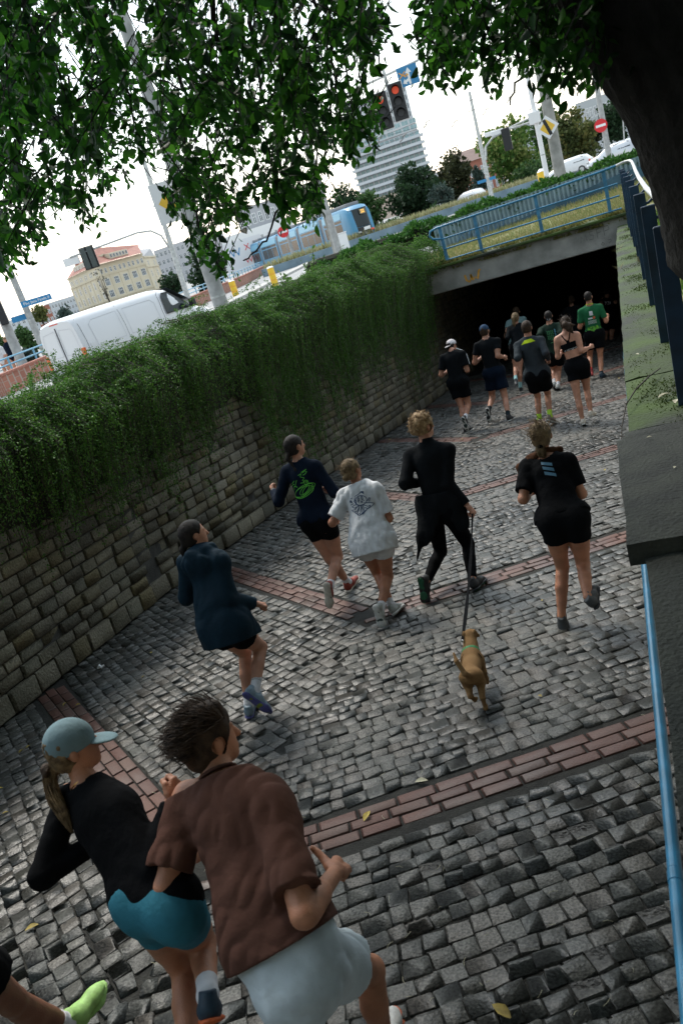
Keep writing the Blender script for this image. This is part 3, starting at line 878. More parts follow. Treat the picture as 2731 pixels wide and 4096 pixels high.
def person(key, J, h, label, skin, o):
    """one runner: continuous body mesh with clothing, hair and shoes as children. o: options"""
    J = {a: np.array(b) for a, b in J.items()}
    k = o['h'] / 1.75; fem = o.get('fem', False)
    up, lat, fwd = frame(J); pel, c7 = J['pel'], J['c7']
    org = np.array([pel[0], pel[1], ramp_z(pel[1])])
    hd = J['head']; hyaw = R(o.get('hyaw', 0)); hp = R(o.get('hpitch', 0))
    hup = nrm(nrm(hd - c7) * 0.35 + np.array([0, 0, 1.0]) + fwd * 0.05)
    hf = nrm(fwd - hup * (fwd @ hup)); hl = np.cross(hf, hup)
    hf, hl = hf * math.cos(hyaw) - hl * math.sin(hyaw), hl * math.cos(hyaw) + hf * math.sin(hyaw)
    hf, hup = hf * math.cos(hp) + hup * math.sin(hp), hup * math.cos(hp) - hf * math.sin(hp)
    HAX = np.array([hl, hf, hup])
    W = 1.0 * o.get('wide', 1.0)
    sa, sb = (0.92, 0.95) if fem else (1.0, 1.0)
    def torso(S, t, kk, lo_=-0.05, arms=True, girdle=True, legs=False, flare=0.0, top=True, waist=1.0):
        """trunk solids grown by t"""
        S.cone(J['hipL'] + up * .05 * k, J['hipR'] + up * .05 * k, 0.112 * k + t + flare, 0.112 * k + t + flare, kk, ax=fwd, fl=0.86)
        S.cone(pel + up * 0.04 * k, pel + up * 0.25 * k, (0.142 * k + t + flare * .7), (0.122 if fem else 0.134) * k * waist + t + flare * .4, kk, ax=fwd, fl=0.70)
        S.cone(pel + up * 0.25 * k, c7 - up * 0.14 * k - fwd * .005, (0.124 if fem else 0.136) * k * waist + t + flare * .3, (0.142 if fem else 0.165) * k * W + t, kk, ax=fwd, fl=0.68)
        if girdle:
            S.cone(J['shL'] - up * .02 * k, J['shR'] - up * .02 * k, 0.056 * k * sa + t, 0.056 * k * sa + t, kk * 1.2)
            S.cone(c7 + up * .0 * k - fwd * .0, J['shL'] + up * .012 * k, 0.052 * k + t, 0.043 * k + t, kk)
            S.cone(c7 + up * .0 * k - fwd * .0, J['shR'] + up * .012 * k, 0.052 * k + t, 0.043 * k + t, kk)
            S.cone(c7 - up * .12 * k + fwd * 0.02, c7 - up * .05 * k + fwd * .01, 0.13 * k * sa + t, 0.10 * k * sa + t, kk, ax=fwd, fl=.62)
    # ---------------- body
    S = Solid(h)
    torso(S, 0, 0.03)
    if fem: pass
    neck_r = 0.047 if fem else 0.057
    S.cone(c7 + up * .0 - fwd * .0, hd - hup * 0.06 * k - hf * .012, neck_r * k * 1.12, neck_r * k, 0.025)
    for q, sgn in (('L', -1), ('R', 1)):
        a, e, w = J['sh' + q], J['el' + q], J['wr' + q]
        S.cone(a, e, 0.052 * k * sb, 0.041 * k * sb, 0.02); S.cone(a + (e - a) * .12, a + (e - a) * .55, 0.054 * k * sb, 0.048 * k * sb, .03)
        S.cone(e, w, 0.041 * k * sb, 0.028 * k * sb, 0.012); S.cone(e + (w - e) * .1, e + (w - e) * .45, 0.044 * k * sb, .038 * k * sb, .03)
        hp_, kn, an = J['hip' + q], J['kn' + q], J['an' + q]
        th = 0.088 if fem else 0.084
        S.cone(hp_ - up * .02, kn, th * k, 0.055 * k, 0.03)
        S.cone(hp_ + (kn - hp_) * .15, hp_ + (kn - hp_) * .55, (th + .004) * k, .070 * k, .03)
        S.ell(hp_ - fwd * 0.036 * k + up * 0.015, np.array([lat, fwd, up]), np.array([.090, .082, .105]) * k, 0.06)
        back = nrm(np.cross(np.cross(kn - an, fwd), kn - an)) * -1.0
        sd = nrm(an - kn)
        bk = nrm((hp_ - kn) - sd * ((hp_ - kn) @ sd)) if np.linalg.norm(np.cross(nrm(hp_ - kn), sd)) > 0.2 else -nrm(fwd - sd * (fwd @ sd))
        S.cone(kn, an, 0.049 * k, 0.034 * k, 0.02)
        S.cone(kn + (an - kn) * .18 + bk * .016 * k, kn + (an - kn) * .42 + bk * .018 * k, 0.047 * k, 0.044 * k, 0.03)
        S.cone(kn + (an - kn) * .42 + bk * .018 * k, kn + (an - kn) * .72 + bk * .004, 0.043 * k, 0.033 * k, 0.03)
        aa, tt, uu, rr = shoe_axes(J, q)
        S.cone(an, aa + tt * .03 * k - uu * .05 * k, 0.033 * k, 0.025 * k, 0.01)
    body = [S.mesh()]
    hh = min(h, o.get('hh', h * .75))
    S = Solid(hh)        # head
    S.ell(hd - hf * .012 * k + hup * .022 * k, HAX, np.array([.076, .096, .093]) * k, .02)
    S.ell(hd + hf * .026 * k - hup * .045 * k, HAX, np.array([.056, .066, .072]) * k, .03)
    S.ell(hd + hf * .060 * k - hup * .088 * k, HAX, np.array([.028, .026, .022]) * k, .02)
    S.cone(hd + hf * .086 * k + hup * .012 * k, hd + hf * .106 * k - hup * .028 * k, .008 * k, .013 * k, .012)
    S.cone(hd + hf * .082 * k - hup * .062 * k - hl * .014 * k, hd + hf * .082 * k - hup * .062 * k + hl * .014 * k, .009 * k, .009 * k, .008)
    S.cone(hd + hf * .078 * k + hup * .022 * k - hl * .03 * k, hd + hf * .078 * k + hup * .022 * k + hl * .03 * k, .010 * k, .010 * k, .012)
    S.cone(hd - hf * .014 * k - hup * .03 * k, c7 + up * .03, neck_r * k * .98, neck_r * k * 1.0, .02)
    for sgn in (-1, 1):
        S.ell(hd + hl * sgn * .079 * k - hf * .004 * k - hup * .012 * k, HAX, np.array([.010, .019, .031]) * k, .006)
    body.append(S.mesh())
    for q, sgn in (('L', -1), ('R', 1)):
        e, w = J['el' + q], J['wr' + q]
        d = nrm(w - e); pn = o.get('palm' + q, lat * -sgn)
        body.append(hand(min(hh, o.get('fh', hh * .6)), w, d, pn, k * (.93 if fem else 1.07), sgn if o.get('thumbflip' + q) is None else -sgn, thumb_up=o.get('thumb' + q, False), fist=o.get('fist', True)))
    root = solid_obj('person', body, skin, None, org)
    root.location = org
    tag(root, label, 'person', 'runners heading down to the underpass')
    hw = o.get('hems', {})
    # ---------------- upper garment
    up_g = o.get('top')
    if up_g:
        t = up_g.get('t', 0.010); S = Solid(up_g.get('vox', h))
        hem = pel + up * up_g.get('hem', -0.04) * k
        loose = up_g.get('loose', 0.012)
        torso(S, t, up_g.get('k', 0.035), flare=loose)
        if up_g.get('skirt'):
            for q in 'LR': S.cone(J['hip' + q], J['hip' + q] - up * up_g['skirt'] * k + (J['kn' + q] - J['hip' + q]) * 0.2, 0.10 * k + t + loose, 0.115 * k + t + loose, .06)
            S.cone(pel - fwd * .03 * k + up * .12 * k, pel - fwd * .035 * k - up * .22 * k, .135 * k + t + loose * .6, .155 * k + t + loose, .08, ax=fwd, fl=.78)
        ut = up_g.get('at', 0.012)
        for q, sgn in (('L', -1), ('R', 1)):
            a, e, w = J['sh' + q], J['el' + q], J['wr' + q]
            if up_g.get('sleeve', 0.6) <= 1:
                f = up_g.get('sleeve', 0.6); b = a + (e - a) * f
                S.cone(a, a + (e - a) * (f + .12), 0.056 * k * sb + ut * .7, 0.050 * k * sb + ut * 1.25, 0.03, cut=[(b, nrm(e - a))])
            else:
                S.cone(a, e, 0.055 * k * sb + ut * .8, 0.045 * k * sb + ut, 0.03)
                S.cone(e, w, 0.046 * k * sb + ut, 0.031 * k * sb + ut * .9, 0.02, cut=[(e + (w - e) * up_g.get('cuff', .96), nrm(w - e))])
        if up_g.get('collar'):
            S.cone(c7 + up * .0, c7 + nrm(hd - c7) * up_g['collar'] * k, 0.062 * k + t * .4, 0.058 * k + t * .4, .02, cut=[(c7 + nrm(hd - c7) * up_g['collar'] * k, nrm(hd - c7))])
        if up_g.get('hood'):
            S.ell(c7 - fwd * .095 * k - up * .07 * k, np.array([lat, nrm(fwd + up * .25), up]), np.array([.145, .062, .12]) * k, .03)
            S.cone(c7 - lat * .10 * k + up * .035 * k + fwd * .01, c7 - fwd * .10 * k + up * .02 * k, .045 * k, .05 * k, .03)
            S.cone(c7 + lat * .10 * k + up * .035 * k + fwd * .01, c7 - fwd * .10 * k + up * .02 * k, .045 * k, .05 * k, .03)
        hn = nrm(-up + fwd * up_g.get('hemtilt', 0.0) + lat * up_g.get('hemlat', 0))
        carve = []
        if not up_g.get('collar') and not up_g.get('hood'):
            cr = up_g.get('neck', 0.066) * k
            carve = [(c7 + up * (.02 + up_g.get('neckdrop', 0.0)) * k + nrm(hd - c7) * .02, c7 + nrm(hd - c7) * .2 + up * .05, cr, cr * 1.3)]
        wf = wr(up_g.get('wr', 0.004), sum(map(ord, key)), up_g.get('wf', 1.0)); ncl = [(c7 + nrm(hd - c7) * up_g.get('nk', .055) * k, nrm(hd - c7))] if carve else []
        m_ = S.mesh(clips=[(hem, hn)] + ncl, carve=carve, wrinkle=wf)
        so = solid_obj(up_g.get('name', 'shirt'), [m_], up_g['mat'], root, org)
        if up_g.get('neckband'):
            ncv = nrm(hd - c7); mb = MB(); ctr = c7 + up * (.022 + up_g.get('neckdrop', 0)) * k + ncv * .025 - org
            pts = [ctr + (lat * math.cos(a) + np.cross(ncv, lat) * math.sin(a)) * cr * 1.03 for a in np.linspace(0, 2 * np.pi, 17)]
            mb.tube(pts, .008, 6, cap=False); mb.build('neckband', up_g['neckband'], so, smooth=True)
    # ---------------- shorts / leggings
    lo_g = o.get('legs')
    if lo_g:
        t = lo_g.get('t', 0.008); S = Solid(lo_g.get('vox', h)); fl_ = lo_g.get('flare', 0.0)
        wtop = pel + up * lo_g.get('waist', 0.10) * k
        S.cone(J['hipL'] + up * .05 * k, J['hipR'] + up * .05 * k, 0.112 * k + t, 0.112 * k + t, .03, ax=fwd, fl=.86)
        S.cone(pel + up * 0.02 * k, pel + up * 0.25 * k, 0.142 * k + t, (0.122 if fem else 0.134) * k + t, .03, ax=fwd, fl=.70)
        for q in 'LR':
            hp_, kn, an = J['hip' + q], J['kn' + q], J['an' + q]
            f = lo_g.get('len' + q, lo_g.get('len', 0.45))
            th = 0.090 if fem else 0.086
            if not lo_g.get('boxy'): S.ell(hp_ - fwd * 0.036 * k + up * 0.015, np.array([lat, fwd, up]), np.array([.090, .082, .105]) * k + t, .07)
            elif q == 'L': S.cone(pel - fwd * .02 * k + up * .05 * k, pel - fwd * .03 * k - up * .13 * k, .128 * k + t, .145 * k + t, .08, ax=fwd, fl=.80)
            if f <= 1:
                cut = [(hp_ + (kn - hp_) * f, nrm(kn - hp_))]
                S.cone(hp_ - up * .02, hp_ + (kn - hp_) * (f + .1), (th + .004) * k + t, (th + .004 - .03 * f) * k + t + fl_, 0.035, cut=cut)
            else:
                S.cone(hp_ - up * .02, kn, (th + .004) * k + t, 0.057 * k + t, .03)
                sd = nrm(an - kn)
                bk = nrm((hp_ - kn) - sd * ((hp_ - kn) @ sd)) if np.linalg.norm(np.cross(nrm(hp_ - kn), sd)) > 0.2 else -nrm(fwd - sd * (fwd @ sd))
                S.cone(kn, an, 0.051 * k + t, 0.036 * k + t, .02, cut=[(kn + (an - kn) * .97, sd)])
                S.cone(kn + (an - kn) * .18 + bk * .016 * k, kn + (an - kn) * .42 + bk * .018 * k, 0.047 * k + t, 0.044 * k + t, 0.03); S.cone(kn + (an - kn) * .42 + bk * .018 * k, kn + (an - kn) * .72 + bk * .004, 0.043 * k + t, 0.034 * k + t, 0.03)
        m_ = S.mesh(clips=[(wtop, up)], wrinkle=wr(lo_g.get('wr', 0.003), 5 + sum(map(ord, key))))
        solid_obj(lo_g.get('name', 'shorts'), [m_], lo_g['mat'], root, org)
    # ---------------- socks and shoes
    for q in 'LR':
        if o.get('noshoe' + q): continue
        an, kn = J['an' + q], J['kn' + q]
        aa, tt, uu, rr = shoe_axes(J, q)
        if o.get('sock') is not None:
            sk = o['sock']; ln = o.get('sockl', 0.22); S = Solid(h * .7)
            S.cone(an + (kn - an) * ln, an, (0.041 + .02 * max(0, ln - .15)) * k, 0.039 * k, .01, cut=[(an + (kn - an) * ln, nrm(kn - an))])
            S.cone(an, an + tt * .06 * k - uu * .05 * k, .039 * k, .036 * k, .02)
            so = solid_obj('sock', [S.mesh()], sk, root, org)
            for f in o.get('sockbands', ()):
                mb = MB(); c = an + (kn - an) * f - org; mb.tube([c, c + nrm(kn - an) * .008], .0435 * k, 14, cap=False); mb.build('sock_stripe', M['grey_sock'], so, smooth=True)
        ss = o['shoe']; hs = min(h * .8, .011)
        S = Solid(hs); sc = k * (.93 if fem else 1.0)
        A = lambda x, z, y=0.0: an + tt * x * sc + uu * z * sc + rr * y * sc
        S.cone(A(-.038, -.045), A(.06, -.05), .040 * sc, .042 * sc, .02); S.cone(A(.06, -.052), A(.15, -.066), .044 * sc, .036 * sc, .03, ax=uu, fl=.8)
        S.cone(A(.15, -.068), A(.185, -.070), .036 * sc, .028 * sc, .03, ax=uu, fl=.75)
        S.cone(A(-.035, .015), A(-.03, -.05), .036 * sc, .04 * sc, .02, ); S.cone(A(0.02, .012), A(.05, -.04), .036 * sc, .04 * sc, .02)
        m1 = S.mesh(clips=[(A(0, -.085), -uu), (A(-.02, .022), nrm(uu - tt * .15))])
        S = Solid(hs)
        st = o.get('solet', .30)
        S.cone(A(-.045, -.088), A(.05, -.086), .044 * sc, .036 * sc, .02, ax=uu, fl=st); S.cone(A(.05, -.086), A(.14, -.086, .004), .036 * sc, .049 * sc, .02, ax=uu, fl=st)
        S.cone(A(.14, -.086, .004), A(.19, -.080), .049 * sc, .036 * sc, .02, ax=uu, fl=st)
        m2 = S.mesh()
        sh = solid_obj('running_shoe', [m1], ss[0], root, org)
        sl_ = solid_obj('sole', [m2], ss[1], sh, (0, 0, 0)); sl_.location = (0, 0, 0)
        sl_.data.transform(Matrix.Translation(Vector(-org)))
        if len(ss) > 2:
            S = Solid(hs)
            S.cone(A(-.045, -.099), A(.02, -.098), .036 * sc, .030 * sc, .015, ax=uu, fl=.16); S.cone(A(.10, -.098, .004), A(.175, -.094), .043 * sc, .032 * sc, .015, ax=uu, fl=.18)
            tr = solid_obj('tread', [S.mesh()], ss[2], sh, org)
    # ---------------- hair and caps
    hr_ = o['hair']; hc = hr_.get('c', 'brown'); hm = HA[hc]; th = hr_.get('t', .010); hv = hr_.get('vox', hh)
    ctr = hd - hf * .012 * k + hup * .022 * k
    S = Solid(hv)
    g = np.array([.076, .096, .093]) * k + th
    S.ell(ctr - hf * .006, HAX, g, .015, cut=[(hd + hf * hr_.get('front', .052) * k, nrm(hf - hup * .55)), (hd - hup * hr_.get('nape', .062) * k, nrm(-hup - hf * .15))])
    S.ell(hd - hf * .052 * k - hup * .040 * k, HAX, np.array([.064, .045, .06]) * k + th * .6, .03, cut=[(hd - hup * hr_.get('nape', .085) * k, -hup)])
    for f in hr_.get('blobs', []):
        (x, y, z), r_ = f[0], f[1]
        S.ell(hd + (hl * x + hf * y + hup * z) * k, HAX, np.full(3, r_ * k) if np.isscalar(r_) else np.array(r_) * k, .02)
    tailpts = []
    for chain in hr_.get('tails', []):
        pts = [hd + (hl * p[0] + hf * p[1] + hup * p[2]) * k for p in chain['p']]
        if chain.get('hang'):
            pts = [pts[0]] + [pts[0] + np.array(v) for v in chain['hang']]
        cf = .62 if hr_.get('fine') else 1.0
        for i in range(len(pts) - 1): S.cone(pts[i], pts[i + 1], chain['r'][i] * cf, chain['r'][i + 1] * cf, .02)
        tailpts.append((pts, chain['r']))
    nw = wr(hr_.get('rough', .003), 3 + sum(map(ord, key)), hr_.get('rf', 3.0), (1, 1, .35))
    eu = lambda sg, x: hd + hl * sg * x * k - hf * .002 * k - hup * .014 * k
    hb = S.mesh(wrinkle=nw, carve=[] if hr_.get('noears') else [(eu(sg, .072), eu(sg, .14), .030 * k, .045 * k) for sg in (-1, 1)])
    ho = solid_obj('hair', [hb], hm, root, org)
    if hr_.get('strands'):
        r_ = np.random.default_rng(11 + len(key)); mb = MB()
        n_, ln, curl = hr_['strands']
        for i in range(n_):
            v = nrm(r_.normal(0, 1, 3) * np.array([1, 1, .9]) + np.array([0, -.25, .45]))
            if hr_.get('smode') == 'down': v = nrm(np.array([r_.normal(0, 1), r_.normal(-.4, .8), abs(r_.normal(0, .9))]))
            if v[1] > .62 or (v[2] < -.35) or (abs(v[0]) > .55 and v[2] < .30 and v[1] > -.45): continue
            p = ctr - hf * .006 + (hl * v[0] * g[0] + hf * v[1] * g[1] + hup * v[2] * g[2]) * .985
            nd = nrm(hl * v[0] / g[0] + hf * v[1] / g[1] + hup * v[2] / g[2])
            dirv = np.array(hr_.get('sdir', (0, 0, -1.0)))
            dw = hl * dirv[0] + hf * dirv[1] + hup * dirv[2]
            tg = nrm(dw - nd * (dw @ nd) + r_.normal(0, curl, 3) + nd * r_.uniform(.02, hr_.get('lift', .25)))
            L_ = ln * r_.uniform(.5, 1.2); pts = [p - org]
            ax_ = nrm(r_.normal(0, 1, 3)); q_ = p.copy(); dd = tg
            for s_ in range(4):
                q_ = q_ + dd * L_ / 4
                dd = nrm(dd + np.cross(ax_, dd) * curl * .9 - nd * .12)
                pts.append(q_ - org)
            w0 = hr_.get('sw', .004)
            mb.tube(pts, [w0 * .7, w0, w0 * .9, w0 * .6, w0 * .15], 4, flat=.6)
        if len(mb.v):
            so = mb.build('loose_locks', hm, ho, smooth=True); so['kind'] = 'stuff'
    if hr_.get('fine'):
        r_ = np.random.default_rng(5); mb = MB()
        for pts, rr_ in tailpts:
            P = np.array(pts); m_n = len(P)
            for i in range(hr_['fine']):
                of = nrm(r_.normal(0, 1, 3)) * r_.uniform(.5, 1.12); w_ = r_.normal(0, .12, (m_n, 3)); e_ = r_.uniform(.75, 1.08)
                q_ = [P[j] + (of + w_[j]) * rr_[j] - org for j in range(m_n)]; f_ = np.linspace(0, (m_n - 1) * min(e_, 1), 8)
                Q_ = np.stack([np.interp(f_, range(m_n), np.array(q_)[:, c_]) for c_ in range(3)], 1)
                mb.tube(Q_, [.0018, .0022, .0022, .0022, .002, .0018, .0014, .0006], 3, cap=False)
        so = mb.build('loose_locks', hm, ho, smooth=True); so['kind'] = 'stuff'
    if o.get('tie'):
        S = Solid(hv); p = hd + (hl * o['tie'][0][0] + hf * o['tie'][0][1] + hup * o['tie'][0][2]) * k
        S.ell(p, HAX, np.array([.03, .018, .026]) * k * o['tie'][1], .01); solid_obj('hair_tie', [S.mesh(wrinkle=wr(.003, 4, 4))], o['tie'][2], root, org)
    cp = o.get('cap')
    if cp:
        S = Solid(hv); gg = np.array([.080, .101, .096]) * k + th * .9
        S.ell(ctr + hup * .004, HAX, gg, .01, cut=[(hd + hup * cp.get('z', .018) * k, nrm(-hup + hf * .10))])
        m1 = S.mesh(wrinkle=None)
        co = solid_obj('cap', [m1], cp['mat'], root, org)
        S = Solid(hv * .8); b = hd + hup * cp.get('z', .018) * k; bd = -1 if cp.get('back') else 1
        S.ell(b + hf * bd * .115 * k - hup * (.004 if bd > 0 else .02) * k, np.array([hl, nrm(hf - hup * bd * .28), nrm(hup + hf * bd * .28)]), np.array([.066, .072, .010]) * k, .006)
        solid_obj('visor', [S.mesh()], cp.get('visor', cp['mat']), co, org)
    return root, org, (up, lat, fwd), k

def onto(obj, org, frm, k, c7, u, v, lift=.003):
    """point on the back of a garment: u to the right, v down from the neck base (metres)"""
    key = obj.name
    if key not in BV:
        me = obj.data; BV[key] = BVHTree.FromPolygons([v_.co for v_ in me.vertices], [p.vertices for p in me.polygons])
    up, lat, fwd = frm
    p = c7 - org + lat * u - up * v - fwd * .8
    loc, nn, i, d = BV[key].ray_cast(Vector(p), Vector(fwd))
    if loc is None: return None
    return loc - Vector(fwd) * lift
BV = {}
def back_lines(root, garment, org, frm, k, c7, strokes, w, m, name='print'):
    g = next(c for c in root.children if c.name.split('.')[0] == garment)
    mb = MB(); up, lat, fwd = frm
    for st in strokes:
        pts = []
        for (a, b), (c_, d_) in zip(st[:-1], st[1:]):
            n_ = max(1, int(math.hypot(c_ - a, d_ - b) / .012))
            pts += [(a + (c_ - a) * i / n_, b + (d_ - b) * i / n_) for i in range(n_)]
        pts.append(st[-1])
        q = [onto(g, org, frm, k, c7, u, v) for u, v in pts]
        q = [x for x in q if x is not None]
        if len(q) > 1: ribbon(mb, q, w, -Vector(fwd))
    if mb.v:
        o = mb.build(name, m, g)
        if len(strokes) > 1: o['kind'] = 'stuff'
        return o
def back_patch(root, garment, org, frm, k, c7, quad, m, name='print', n=6):
    """filled four-cornered patch laid on the garment"""
    g = next(c for c in root.children if c.name.split('.')[0] == garment)
    V = []; F = []
    for i in range(n + 1):
        for j in range(n + 1):
            s, t = i / n, j / n
            u = (quad[0][0] * (1 - s) + quad[1][0] * s) * (1 - t) + (quad[3][0] * (1 - s) + quad[2][0] * s) * t
            v = (quad[0][1] * (1 - s) + quad[1][1] * s) * (1 - t) + (quad[3][1] * (1 - s) + quad[2][1] * s) * t
            q = onto(g, org, frm, k, c7, u, v, .004)
            if q is None: return None
            V.append(q)
    for i in range(n):
        for j in range(n): a = i * (n + 1) + j; F.append((a, a + 1, a + n + 2, a + n + 1))
    mb = MB(); mb.add(V, F); return mb.build(name, m, g, smooth=True)
